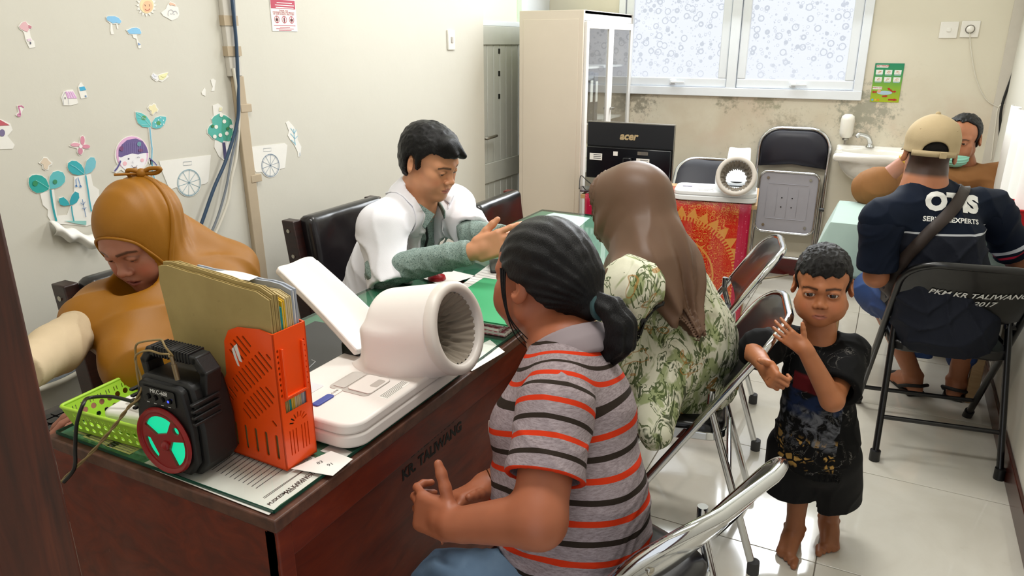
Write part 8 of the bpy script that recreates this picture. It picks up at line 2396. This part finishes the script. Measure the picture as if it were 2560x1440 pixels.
# ------------------------------------------------------------------ woman in the brown headscarf
def brown_scarf():
 org = _a((-0.55, 2.05, 0)); s = 0.98; fw = unit((-0.95, 0.30, 0)); lat = _a((-fw[1], fw[0], 0))
 hp = PP(1572, 520, 2.10); M = headM(hp, (-0.93, 0.25, -0.12))
 neck = PP(1622, 650, 2.06); pel = _a((-0.47, 2.10, 0.54)); chest = neck * 0.68 + pel * 0.32; belly = neck * 0.3 + pel * 0.7
 shL = PP(1580, 715, 1.92); shR = PP(1590, 640, 2.22)
 elL = _a((-0.66, 1.80, 0.66)); wrL = _a((-0.86, 1.95, 0.79)); elR = _a((-0.74, 2.22, 0.68)); wrR = _a((-0.93, 2.10, 0.79))
 head = XF(head_sdf(ears=False, fat=0.003, nose=0.5, eye_open=0.6), M, s)
 up = unit(neck - pel)
 kL, kR = _a((-0.88, 1.98, 0.50)), _a((-0.88, 2.16, 0.50))
 f = U(head, (cap(neck, chest, 0.06, 0.09), 0.04), (cap(chest, pel, 0.09, 0.11), 0.04), (cap(shL, elL, 0.04, 0.038), 0.03), (cap(elL, wrL, 0.036, 0.026), 0.02), (cap(shR, elR, 0.04, 0.038), 0.03), (cap(elR, wrR, 0.036, 0.026), 0.02),
          (hand(wrL, unit((-1, 0.1, 0)), (0, 0, 1), -1, s=0.9), 0.01), (hand(wrR, unit((-1, 0, 0)), (0, 0, 1), 1, s=0.9), 0.01), (cap(kL, kL + _a((0.1, 0, -0.4)), 0.05, 0.032), 0.02), (cap(kR, kR + _a((0.1, 0, -0.4)), 0.05, 0.032), 0.02), (cap(pel, kL, 0.07, 0.05), 0.03), (cap(pel, kR, 0.07, 0.05), 0.03),
          (foot(kL + _a((0.1, 0, -0.42)), fw, 0.95, -1), 0.02), (foot(kR + _a((0.1, 0, -0.42)), fw, 0.95, 1), 0.02))
 lo, hi = bbox(M, s, (-0.10, -0.10, -0.15), (0.10, 0.13, 0.12))
 o = sdf_obj('person', f, [(lo, hi, 0.0035), ((-1.12, 1.75, 0.70), (-0.80, 2.2, 0.84), 0.004), ((-1.1, 1.8, 0.0), (-0.5, 2.4, 0.56), 0.009)], M_skin, None, {'col': lambda V: face_paint(V, M, s, '#9c6246', '#8d4a40', '#1a0f0b')}, org=org)
 hood_l = U(ell((0, -0.022, 0.032), (0.094, 0.118, 0.104)), (ell((0, 0.02, -0.035), (0.088, 0.085, 0.095)), 0.04), (ell((0, 0.055, 0.050), (0.076, 0.060, 0.056)), 0.03))
 face_o = ell((0, 0.150, -0.030), (0.068, 0.10, 0.098))

 def hood(P):
  pl = 0.0032 * np.sin(P[:, 1] * 520) * np.clip((P[:, 1] - 0.058) / 0.012, 0, 1)
  dr = 0.008 * np.abs(np.sin(P[:, 2] * 38 + P[:, 1] * 50 + 4 * vnoise(P * 9))) * np.clip((-P[:, 2] + 0.02) / 0.08, 0, 1)
  return S(hood_l, (face_o, 0.01))(P) + pl - dr
 tail = PP(1745, 832, 1.98)
 cape = U(cap(neck + up * 0.05 - fw * 0.01, neck - up * 0.04, 0.088, 0.120), (cap(neck - fw * 0.02, shR + _a((0, 0.0, -0.05)), 0.10, 0.10), 0.05), (cap(hp - fw * 0.06 + _a((0, 0, -0.02)), neck - fw * 0.06 - up * 0.08, 0.084, 0.062), 0.06), (cap(neck - fw * 0.06 - up * 0.08, tail, 0.064, 0.016), 0.05),
             (cap(neck + lat * 0.05, shL + fw * 0.02 + up * 0.03, 0.075, 0.045), 0.04), (cap(neck + lat * 0.06 - fw * 0.06, PP(1690, 800, 1.94), 0.06, 0.016), 0.05))
 cape = DISP(DISP(cape, drapes(hp, tail - hp, 7, 0.010, 0.05, 0.22, 2.0)), folds(0.006, [tuple(lat + up * 0.25)], 30, 0.10, 5.0, 4.0))
 M_brn = cloth_mat('brown_cloth', '#654c3b', 0.45, 0.05, 8, 800, 0.08, 0.0, 0.35)
 sdf_obj('headscarf', U(XF(hood, M, s), (cape, 0.03)), [((-0.95, 1.70, 0.64), (-0.20, 2.48, 1.24), 0.005)], M_brn, o, org=org)['label'] = 'brown headscarf with a pleated brim'
 # loose dress printed with green brushstrokes
 t = NT('green_floral'); v = t.coord(); w = t.noise(v, 6.5, 3, 0.5, dist=2.4)
 v2 = t.new('ShaderNodeMapping'); v2.inputs['Scale'].default_value = (1, 1, 0.55); t.link(v, v2.inputs[0])
 n1 = t.noise(v2.outputs[0], 9.0, 3, 0.55, dist=2.8); n2 = t.noise(v2.outputs[0], 14, 3, 0.5, dist=2.2)
 c = t.ramp(t.noise(v, 5, 3), [(0.3, '#cfcfb6'), (0.7, '#e2e0cd')])
 c = t.mix(t.ramp(n1, [(0.50, 0.0), (0.58, 0.85)]), c, lin('#8c9a63'))
 c = t.mix(t.math('MULTIPLY', t.math('LESS_THAN', t.math('ABSOLUTE', t.math('SUBTRACT', n2, 0.52)), 0.022), 0.9), c, lin('#4a5a30'))
 c = t.mix(t.ramp(n2, [(0.60, 0.0), (0.64, 0.9)]), c, lin('#33401f'))
 c = t.mix(t.math('MULTIPLY', t.math('LESS_THAN', t.math('ABSOLUTE', t.math('SUBTRACT', t.noise(v, 5.5, 2, dist=1.5), 0.60)), 0.012), 0.7), c, lin('#a9793a'))
 t.base(c); t.set(rough=0.75, spec=0.2); t.bump(t.noise(v, 35, 3), 0.2, 0.004); M_flo = t.m
 dress = U(cap(neck - up * 0.02, chest, 0.08, 0.135), (cap(chest, belly, 0.14, 0.175), 0.05), (cap(belly, pel + fw * 0.02, 0.175, 0.19), 0.05), (cap(shL, shR, 0.065, 0.065), 0.05), (cap(shL, elL, 0.078, 0.085), 0.04), (cap(elL, wrL, 0.075, 0.055), 0.03), (cap(shR, elR, 0.078, 0.085), 0.04), (cap(elR, wrR, 0.075, 0.055), 0.03),
              (cap(pel + fw * 0.05, _a((-0.84, 2.07, 0.50)), 0.16, 0.13), 0.05), (cap(belly + lat * 0.10, PP(1640, 1080, 1.98), 0.12, 0.05), 0.06))
 dress = DISP(dress, folds(0.009, [(0.6, 0.8, 0.2), (1, -0.2, 0.3)], 34, 0.12, 5.5, 6.0))
 sdf_obj('dress', dress, [((-1.10, 1.62, 0.28), (-0.16, 2.46, 1.0), 0.0058)], M_flo, o, org=org)['label'] = 'loose pale dress printed with green brushstrokes'
 sk = U(cap((-0.80, 2.0, 0.46), (-0.74, 1.99, 0.06), 0.085, 0.075), (cap((-0.80, 2.16, .46), (-0.74, 2.15, 0.06), 0.085, 0.075), 0.03), (cap((-0.5, 2.05, 0.42), (-0.80, 2.0, 0.44), 0.09, 0.085), 0.05))
 sdf_obj('trousers', sk, [((-0.95, 1.85, 0.0), (-0.38, 2.3, 0.56), 0.009)], cloth_mat('brown_trousers', '#3a2d29'), o, org=org)
 st = [PP(1688, 780, 1.90), PP(1680, 850, 1.86), PP(1655, 910, 1.83), PP(1610, 945, 1.82)]
 P_ = bez([Vector(p) for p in st], 40); me = MB(); vs = []
 for p in P_: vs += [p + Vector((0.012, 0.004, 0.010)), p - Vector((0.012, 0.004, 0.010))]
 me.add(vs, [(2 * i, 2 * i + 1, 2 * i + 3, 2 * i + 2) for i in range(len(P_) - 1)])
 sp_ = me.build('bag_strap', mat('strap_black', '#0c0b0b', 0.6), None, smooth=180); V = sp_.data.vertices
 A = np.empty(len(V) * 3); V.foreach_get('co', A); A = A.reshape(-1, 3)
 for _ in range(12):
  d = dress(A); e = 0.004
  g = np.stack([dress(A + np.eye(3)[i] * e) - dress(A - np.eye(3)[i] * e) for i in range(3)], 1); g /= np.maximum(np.linalg.norm(g, axis=1), 1e-6)[:, None]
  A = A - g * (d - 0.006)[:, None] * 0.8
 V.foreach_set('co', (A - org).ravel()); sp_.parent = o
 so = sp_.modifiers.new('t', 'SOLIDIFY'); so.thickness = 0.006; so.offset = 0
 finish(o, 'woman in a brown headscarf and green-printed dress seen from behind')

# ------------------------------------------------------------------ man in the beige cap and navy work shirt
def cap_man():
 org = _a((0.24, 3.05, 0)); s = 1.0; fw = unit((-0.10, 1, 0)); rt_ = _a((fw[1], -fw[0], 0))
 hp = PP(2324, 380, 2.62); M = headM(hp, (-0.12, 1, -0.05), roll=0.03)
 neck = hp + _a((0.0, -0.035, -0.140)); pel = _a((0.275, 3.00, 0.52)); chest = neck * 0.66 + pel * 0.34; mid = neck * 0.35 + pel * 0.65
 shL = PP(2205, 545, 2.60); shR = PP(2478, 520, 2.70)
 elL = PP(2190, 690, 2.68); wrL = _a((0.05, 3.32, 0.80)); elR = PP(2545, 650, 2.78); wrR = _a((0.40, 3.42, 0.80))
 head = XF(head_sdf(neck=0.06, nose=0.6), M, s)
 kL, kR = _a((0.045, 3.30, 0.52)), _a((0.40, 3.38, 0.50))
 aL_, aR_ = _a((0.245, 3.515, 0.08)), _a((0.42, 3.55, 0.08))
 f = U(head, (cap(hp + _a((0, -0.03, -0.1)), neck, 0.06, 0.066), 0.03), (cap(neck, chest, 0.07, 0.1), 0.04), (cap(chest, pel, 0.1, 0.11), 0.04), (cap(shL, elL, 0.045, 0.04), 0.03), (cap(elL, wrL, 0.04, 0.028), 0.02), (cap(shR, elR, 0.045, 0.042), 0.03), (cap(elR, wrR, 0.04, 0.028), 0.02),
          (hand(wrL, fw, (0, 0, 1), -1, s=1.0), 0.01), (hand(wrR, fw, (0, 0, 1), 1, s=1.0), 0.01), (cap(pel, kL, 0.07, 0.055), 0.03), (cap(pel, kR, 0.07, 0.055), 0.03), (cap(kL, aL_, 0.055, 0.036), 0.02), (cap(kR, aR_, 0.055, 0.036), 0.02), (foot(aL_, (-0.5, 1), 1.05, -1), 0.02), (foot(aR_, (0.2, 1), 1.05, 1), 0.02))
 lo, hi = bbox(M, s, (-0.12, -0.13, -0.2), (0.12, 0.13, 0.14))
 def paint(V):
  c = face_paint(V, M, s, '#a86c4c', '#8d4a40', '#1a0f0b'); R = np.array(M.to_3x3()); P = (V - _a(M.translation)) @ R
  m = np.clip((P[:, 2] + 0.085) / 0.015, 0, 1) * (P[:, 1] < -0.02) * (np.abs(P[:, 0]) < 0.073) * (np.abs(P).max(1) < 0.2)
  return c * (1 - m[:, None] * 0.9) + _a(lin('#1c1512'))[None] * m[:, None] * 0.9
 o = sdf_obj('person', f, [(lo, hi, 0.0030), ((-0.1, 2.75, 0.60), (0.56, 3.56, 0.86), 0.005), ((-0.1, 2.9, 0.0), (0.62, 3.85, 0.55), 0.005)], M_skin, None, {'col': paint}, org=org)
 # cropped hair at the nape
 hf = hair_cap(M, s, 0.004, back=-0.072, hair_line=0.2, side_front=-0.2, amp=0.003, fr=160)
 lo, hi = bbox(M, s, (-0.11, -0.13, -0.11), (0.11, 0.02, 0.13)); sdf_obj('hair', hf, [(lo, hi, 0.003)], hair_mat('cropped_hair', '#15110f', 0.6, (80, 80, 80)), o, org=org)
 # cap
 dome = lambda P: smax(U(ell((0, -0.016, 0.046), (0.088, 0.110, 0.086)), (ell((0, -0.012, 0.0), (0.0865, 0.108, 0.045)), 0.02))(P), 0.001 - P[:, 2] + 0.14 * np.clip(P[:, 1], -1, 1) * 0, 0.002)
 crown = S(dome, (ell((0, -0.016, 0.030), (0.080, 0.102, 0.080)), 0.002), (ell((0, -0.125, 0.004), (0.044, 0.06, 0.040)), 0.004))
 crown = DISP(crown, lambda P: 0.0010 * np.abs(np.sin(3 * np.arctan2(P[:, 0], P[:, 1] + 0.016))) ** 0.25 - 0.001 + 0.003 * vnoise(P * 28))
 M_cap = cloth_mat('beige_twill', '#b3a07e', 0.85, 0.07, 16, 500, 0.3)
 lo, hi = bbox(M, s, (-0.11, -0.15, -0.02), (0.11, 0.12, 0.16))
 cp = sdf_obj('cap_crown', XF(crown, M, s), [(lo, hi, 0.0030)], M_cap, o, org=org); cp['label'] = 'beige baseball cap'
 W = lambda p: M @ (Vector(p) * s) - Vector(org)
 arcb = [W((0.0885 * math.sin(a), -0.016 - 0.1115 * math.cos(a), -0.002 + 0.004 * math.cos(a))) for a in [math.radians(-52 + 104 * i / 24) for i in range(25)]]
 mb = MB(); vs = []; zz = M.to_3x3() @ Vector((0, 0, 1)); yy = M.to_3x3() @ Vector((0, -1, 0))
 for p in arcb: vs += [p + zz * 0.010, p - zz * 0.010]
 mb.add(vs, [(2 * i, 2 * i + 1, 2 * i + 3, 2 * i + 2) for i in range(24)]); q = mb.build('cap_strap', M_cap, o, smooth=180); so = q.modifiers.new('t', 'SOLIDIFY'); so.thickness = 0.004
 MB().box((0, 0, 0), (0.022, 0.006, 0.022), Matrix.Translation(W((0.022, -0.130, 0.0))) @ M.to_3x3().to_4x4()).build('strap_buckle', M_cap, o, bevel=0.002)
 MB().sphere(W((0, -0.016, 0.133)), 0.009, 12).build('cap_button', M_cap, o, smooth=180)
 mb = MB(); n = 20; vs = []
 for i in range(n + 1):
  a = math.radians(-62 + 124 * i / n)
  for rr, dz in ((0.105, 0.006), (0.160 if abs(a) < 2 else 0, -0.006)):
   vs.append(W((0.088 * math.sin(a) * (1 if rr < 0.12 else 1.02), -0.016 + rr * math.cos(a) + (0.03 if rr > 0.12 else 0), dz)))
 mb.add(vs, [(2 * i, 2 * i + 1, 2 * i + 3, 2 * i + 2) for i in range(n)]); q = mb.build('cap_visor', M_cap, o, smooth=180); so = q.modifiers.new('t', 'SOLIDIFY'); so.thickness = 0.004
 for (x, y, z) in ((-0.055, -0.085, 0.082), (0.055, -0.085, 0.082)): MB().sphere(W((x, y, z)), 0.004, 8).build('cap_eyelet', M_cap, o, smooth=180)
 # work shirt: navy yoke, charcoal below a white piping
 up = unit(neck - pel)
 t = NT('work_shirt'); a = t.new('ShaderNodeAttribute', attribute_name='yoke').outputs['Fac']; v = t.coord()
 c = t.mix(t.math('GREATER_THAN', a, 0.0), lin('#1e212b'), t.mix(t.noise(v, 9, 3), lin('#0a1220'), lin('#101a2c')))
 c = t.mix(t.math('LESS_THAN', t.math('ABSOLUTE', a), 0.0035), c, lin('#b9bcc2')); t.base(c); t.set(rough=0.75, spec=0.15); t.bump(t.math('ADD', t.noise(v, 600, 2), t.math('MULTIPLY', t.noise(v, 20, 3), 0.6)), 0.2, 0.0015); M_ws = t.m
 body = U(cap(neck - up * 0.005, chest, 0.078, 0.128), (cap(chest, mid, 0.132, 0.135), 0.05), (cap(mid, pel, 0.138, 0.155), 0.05), (cap(shL, shR, 0.058, 0.058), 0.06), (cap(neck - up * 0.02, shL, 0.062, 0.060), 0.06), (cap(neck - up * 0.02, shR, 0.062, 0.060), 0.06), (cap(chest - rt_ * 0.06, mid - rt_ * 0.05, 0.115, 0.115), 0.05), (cap(chest + rt_ * 0.06, mid + rt_ * 0.05, 0.115, 0.115), 0.05), (cap(mid - rt_ * .05, pel - rt_ * 0.05, 0.115, 0.13), 0.05), (cap(mid + rt_ * .05, pel + rt_ * 0.05, 0.115, 0.13), 0.05))
 body = DISP(body, folds(0.010, [(1, 0.2, 0.5), (0.5, 0.1, -1)], 32, 0.14, 5.0, 9.0))
 body = S(body, (ell(neck + up * 0.055 + fw * 0.02, (0.078, 0.085, 0.055)), 0.006))
 zy = AY(2400, 592, 2.86).z
 yoke = lambda V: (V[:, 2] - zy) + 0.05 * np.clip((0.10 - V[:, 0]) / 0.1, 0, 1) ** 2 + 0.004 * vnoise(V * 8)
 sdf_obj('work_shirt', body, [((-0.08, 2.70, 0.42), (0.60, 3.35, 1.06), 0.005)], M_ws, o, {'yoke': yoke}, org=org)['label'] = 'navy work shirt with white lettering across the back'
 for (sh, el, nm) in ((shL, elL, 0), (shR, elR, 1)):
  d_ = unit(el - sh); end = sh + (el - sh) * 0.86
  inn = sh * 0.6 + chest * 0.4 + up * 0.05; sl = DISP(U(cap(sh + d_ * 0.03, end + d_ * 0.04, 0.064, 0.074), (cap(inn, sh + d_ * 0.03, 0.055, 0.064), 0.05)), folds(0.009, [tuple(d_ + _a((0.5, 0.2, 0))), (0.6, 0.2, -0.7)], 38, 0.14, 7, 3.0 + nm))
  sl = INT(sl, lambda P, d_=d_, end=end: (P - end) @ d_, k=0.004); sl = S(sl, (lambda P, sh=sh, el=el, end=end, d_=d_: smax(cap(sh, el, 0.054, 0.060)(P), (end - d_ * 0.04 - P) @ d_, 0.002), 0.003))
  t = NT('work_sleeve%d' % nm); aa = t.new('ShaderNodeAttribute', attribute_name='band').outputs['Fac']
  c = t.mix(t.math('LESS_THAN', t.math('ABSOLUTE', t.math('SUBTRACT', aa, 0.052)), 0.006 * nm), lin('#0d1525'), lin('#b9bcc2')); c = t.mix(t.math('LESS_THAN', t.math('ABSOLUTE', t.math('SUBTRACT', aa, 0.032)), 0.004 * nm), c, lin('#a51f38')); t.base(c); t.set(rough=0.75, spec=0.15)
  lo, hi = around([sh, end], 0.11); sdf_obj('sleeve', sl, [(lo, hi, 0.005)], t.m, o, {'band': lambda V, d_=d_, end=end: (end - V) @ d_}, org=org)
 co = INT(S(cap(neck - up * 0.01, neck + up * 0.035, 0.082, 0.072), (cap(neck - up * .06, neck + up * .1, 0.070, 0.062), 0.002)), lambda P: (P - (neck + up * 0.035)) @ unit(up - fw * 0.2), lambda P: -(P - (neck - up * 0.02)) @ up, k=0.003)
 lo, hi = around([neck], 0.12); sdf_obj('collar', co, [(lo, hi, 0.004)], cloth_mat('navy_collar', '#111a2c'), o, org=org)
 nb = -fw
 for (txt, u, v_, sz, bold) in (('OTIS', 2372, 511, 0.086, 0.0055), ('SERVICEEXPERTS', 2366, 553, 0.0245, 0.0006)):
  c0 = _a(AD(u, v_, 2.62)); me = subdiv_mesh(text_mesh(txt, sz, bold=bold, extrude=0), 0.012); me.materials.clear()
  Mx = frame(c0, rt_, nb) @ Matrix.Rotation(math.radians(1.5), 4, 'Z')
  onto(body, me, Mx, nb + _a((0, 0, 0.25)), 0.25, 0.002)
  me.transform(Matrix.Translation(Vector(-org))); link_mesh('back_lettering', me, M_white_paint, o)
 # cross-body strap
 st = [PP(2428, 450, 2.60), PP(2378, 520, 2.58), PP(2308, 595, 2.56), PP(2240, 690, 2.58), PP(2205, 790, 2.66)]
 P_ = bez([Vector(p) for p in st], 50); vs = []
 tq = (P_[-1] - P_[0]).normalized().cross(Vector(nb)).normalized()
 for p in P_: vs += [p + tq * 0.021 + tq * 0, p, p - tq * 0.021]
 mb = MB(); mb.add(vs, [(3 * i + j, 3 * i + j + 1, 3 * i + j + 4, 3 * i + j + 3) for i in range(len(P_) - 1) for j in range(2)])
 sp_ = mb.build('bag_strap', mat('strap_brown', '#2b1f1a', 0.6, bump=0.2, bscale=500), None, smooth=180); V = sp_.data.vertices
 A = np.empty(len(V) * 3); V.foreach_get('co', A); A = A.reshape(-1, 3); nn = unit(nb + _a((0, 0, 0.2))); A = A + nn * 0.1
 for _ in range(50): A = A - nn * np.clip(body(A) - 0.006, -0.02, 0.05)[:, None] * 0.9
 V.foreach_set('co', (A - org).ravel()); sp_.parent = o; so = sp_.modifiers.new('t', 'SOLIDIFY'); so.thickness = 0.004; so.offset = 0
 # blue trousers with a white side patch, rolled cuff, sandal
 t = NT('blue_trousers'); v = t.coord(); sp = t.new('ShaderNodeSeparateXYZ'); t.link(v, sp.inputs[0])
 c = t.mix(t.noise(v, 8, 3), lin('#1b3566'), lin('#27467d')); t.base(c); t.set(rough=0.75); t.bump(t.noise(v, 400, 2), 0.15, 0.001)
 tr = U(cap(pel, kL, 0.115, 0.095), (cap(pel, kR, 0.115, 0.09), 0.04), (cap(kL, aL_ + _a((0.0, 0.0, 0.16)), 0.085, 0.07), 0.04), (cap(kR, aR_ + _a((0, 0, 0.12)), 0.085, 0.07), 0.04), (rbx(aL_ + _a((0, 0, 0.13)), (0.062, 0.062, 0.03), 0.025), 0.01))
 tr = DISP(tr, folds(0.007, [(1, 0.5, 0.2), (0.2, 0.4, 1)], 40, 0.12, 7, 1.0))
 sdf_obj('trousers', tr, [((-0.16, 2.82, 0.10), (0.60, 3.75, 0.66), 0.006)], t.m, o, org=org)
 for (ak, fd) in ((aL_, unit((-0.5, 1, 0))), (aR_, unit((0.2, 1, 0)))):
  sd = MB(); x = np.cross(fd, (0, 0, 1)); pts = [(-0.04, -0.06), (0.04, -0.06), (0.046, 0.08), (0.05, 0.14), (0.03, 0.19), (-0.03, 0.19), (-0.05, 0.14), (-0.044, 0.08)]
  base = _a((ak[0], ak[1], 0)) - org
  q = MB().prism([tuple((base + x * p[0] + fd * p[1])[:2]) for p in pts], 0.0, 0.018).build('sandal', mat('sandal_black', '#15110f', 0.7), o, bevel=0.005)
  MB().tube([Vector(base + x * 0.047 + fd * 0.02 + _a((0, 0, .015))), Vector(base + x * 0.046 - fd * 0.045 + _a((0, 0, 0.05))), Vector(base - fd * 0.075 + _a((0, 0, 0.06))), Vector(base - x * 0.046 - fd * 0.045 + _a((0, 0, 0.05))), Vector(base - x * 0.047 + fd * 0.02 + _a((0, 0, .015)))], 0.008, 8).build('heel_strap', mat('sandal_black', '#15110f', 0.7), q, smooth=90)
 finish(o, 'man in a beige cap and navy work shirt lettered OTIS seen from behind')

# ------------------------------------------------------------------ man in the brown shirt at the green table
def brown_man():
 org = _a((0.33, 4.45, 0)); s = 1.0; fw = unit((-0.15, -1, 0))
 hp = PP(2404, 345, 3.72); M = headM(hp, (-0.30, -1, -0.22), roll=-0.03)
 neck = hp + _a((0.02, 0.07, -0.16)); pel = _a((0.30, 4.52, 0.52)); chest = neck * 0.62 + pel * 0.38; mid = neck * .3 + pel * .7
 shR = PP(2290, 455, 3.80); shL = PP(2490, 445, 3.74)
 elR = PP(2178, 470, 3.62); wrR = PP(2262, 405, 3.52); elL = PP(2520, 560, 3.6); wrL = _a((0.36, 4.0, 0.80))
 head = XF(head_sdf(nose=0.7, eye_open=0.7, neck=0.056), M, s)
 f = U(head, (cap(hp + _a((0, 0.04, -0.08)), neck, 0.055, 0.06), 0.03), (cap(neck, chest, 0.07, 0.1), 0.04), (cap(chest, pel, 0.1, 0.11), 0.04), (cap(shR, elR, 0.042, 0.04), 0.03), (cap(elR, wrR, 0.044, 0.034), 0.02), (cap(shL, elL, 0.042, 0.04), 0.03), (cap(elL, wrL, 0.04, 0.028), 0.02),
          (hand(wrR, unit((0.6, -0.2, 0.5)), (-0.3, -0.9, 0.2), 1, (0.6, 0.6, 0.6, 0.6), s=1.0), 0.01), (hand(wrL, unit((-0.3, -1, 0)), (0, 0, 1), -1, s=1.0), 0.01))
 lo, hi = bbox(M, s, (-0.12, -0.13, -0.2), (0.12, 0.13, 0.14)); lo2, hi2 = around([elR, wrR], 0.13); z0 = min(lo[2], 0.8)
 def paint(V):
  c = face_paint(V, M, s, '#a56c4c', '#8d4a40', '#1a0f0b', stubble=0.2)
  m = np.clip(1 - np.linalg.norm(V - (wrR * 0.55 + elR * 0.45), axis=1) / 0.11, 0, 1)[:, None]
  return c * (1 - 0.6 * m) + _a(lin('#b98a80'))[None] * 0.6 * m
 o = sdf_obj('person', f, [(lo, hi, 0.0035), (lo2, [min(hi2[0], lo[0] - 0.001), hi2[1], hi2[2]], 0.0045), ((0.2, 3.85, 0.74), (0.5, 4.1, 0.86), 0.005)], M_skin, None, {'col': paint}, org=org)
 eyes(o, org, M, s, (-0.1, 0.0))
 hf = hair_cap(M, s, 0.008, hair_line=0.100, back=-0.06, side_front=0.02, amp=0.006, fr=90)
 lo, hi = bbox(M, s, (-0.12, -0.14, -0.12), (0.12, 0.12, 0.15)); sdf_obj('hair', hf, [(lo, hi, 0.0035)], M_hair, o, org=org)
 W = lambda p: M @ Vector(p) - Vector(org)
 mk = U(ell((0, 0.062, -0.085), (0.062, 0.056, 0.045)), k=0.01); mk = INT(mk, lambda P: P[:, 2] + 0.052 + 0.25 * np.abs(P[:, 0]), lambda P: 0.015 - P[:, 1], k=0.003)
 mk = DISP(mk, lambda P: 0.0015 * np.sin(P[:, 2] * 420)); lo, hi = bbox(M, s, (-0.1, 0.0, -0.15), (0.1, 0.14, -0.03))
 sdf_obj('face_mask', XF(mk, M, s), [(lo, hi, 0.003)], cloth_mat('mask_green', '#8fc9b4', 0.8), o, org=org)['label'] = 'pale green face mask pulled under the chin'
 up = unit(neck - pel); M_bs = cloth_mat('brown_shirt', '#8a5f38', 0.75, 0.08, 9, 500, 0.2)
 body = U(cap(neck - up * 0.01, chest, 0.085, 0.135), (cap(chest, mid, 0.138, 0.14), 0.05), (cap(mid, pel, 0.14, 0.155), 0.05), (cap(shR, shL, 0.072, 0.072), 0.05), (cap(shR, elR, 0.078, 0.086), 0.04), (cap(elR, elR + (wrR - elR) * 0.22, 0.085, 0.078), 0.03), (cap(shL, elL, 0.078, 0.082), 0.04))
 body = DISP(body, folds(0.009, [(1, 0.3, 0.5), (0.3, -0.4, 1)], 36, 0.12, 6, 12.0))
 d_ = unit(wrR - elR)
 body = S(body, (ell(neck + up * 0.06 + fw * 0.03, (0.08, 0.08, 0.06)), 0.006))
 sdf_obj('brown_shirt', body, [((-0.2, 3.72, 0.42), (0.549, 4.80, 1.06), 0.0065)], M_bs, o, org=org)
 for sgn in (1, -1):
  x = _a((fw[1], -fw[0], 0)) * sgn; a = neck + up * 0.04 + x * 0.06; b = neck - up * 0.01 + fw * 0.10 + x * 0.02; c = neck - up * 0.05 + fw * 0.10 + x * 0.07; d = neck + x * 0.085
  n_ = unit(np.cross(b - a, d - a)) * 0.003; mb = MB(); mb.add([p + n_ - org for p in (a, b, c, d)] + [p - n_ - org for p in (a, b, c, d)], [(0, 1, 2, 3), (7, 6, 5, 4), (0, 4, 5, 1), (1, 5, 6, 2), (2, 6, 7, 3), (3, 7, 4, 0)]); mb.build('shirt_collar', M_bs, o, bevel=0.002)
 wb = wrR + d_ * 0.005
 MB().lathe([(0.036, -0.008), (0.039, -0.006), (0.039, 0.006), (0.036, 0.008)], 24, frame(wb - org, np.cross(d_, (0, 1, 0)), d_), caps=False).build('wristband', mat('wristband_yellow', '#d0a23c', 0.4), o, smooth=60)
 tr = U(cap(pel, (0.20, 4.15, 0.50), 0.11, 0.09), (cap(pel, (0.42, 4.15, 0.50), 0.11, 0.09), 0.04), (cap((0.20, 4.15, .5), (0.20, 4.2, 0.04), 0.085, 0.06), 0.04), (cap((0.42, 4.15, .5), (0.42, 4.2, 0.04), 0.085, 0.06), 0.04))
 sdf_obj('trousers', tr, [((0.05, 4.0, 0.0), (0.54, 4.75, 0.68), 0.012)], cloth_mat('brown_trousers2', '#4a3826'), o, org=org)
 # plain stool under him
 r = empty('stool', (0.30, 4.52, 0)); MB().prism(circ(0, 0, 0.17, n=28), 0.37, 0.40).build('seat', M_ply, r, bevel=0.006)
 for a in range(4): MB().cyl((0.12 * math.cos(a * PI / 2 + .8), 0.12 * math.sin(a * PI / 2 + .8), 0.37), (0.15 * math.cos(a * PI / 2 + .8), 0.15 * math.sin(a * PI / 2 + .8), 0.0), 0.014, 10).build('leg', M_chrome, r, smooth=60)
 tag(r, 'round stool under the man in the brown shirt behind the green table', 'stool')
 finish(o, 'balding man in a brown shirt with a lowered mask facing the capped man')

import time as _time
for fn in (boy, striped, doctor, mustard, brown_scarf, cap_man, brown_man):
 _t = _time.time(); fn(); print('built', fn.__name__, round(_time.time() - _t, 1))
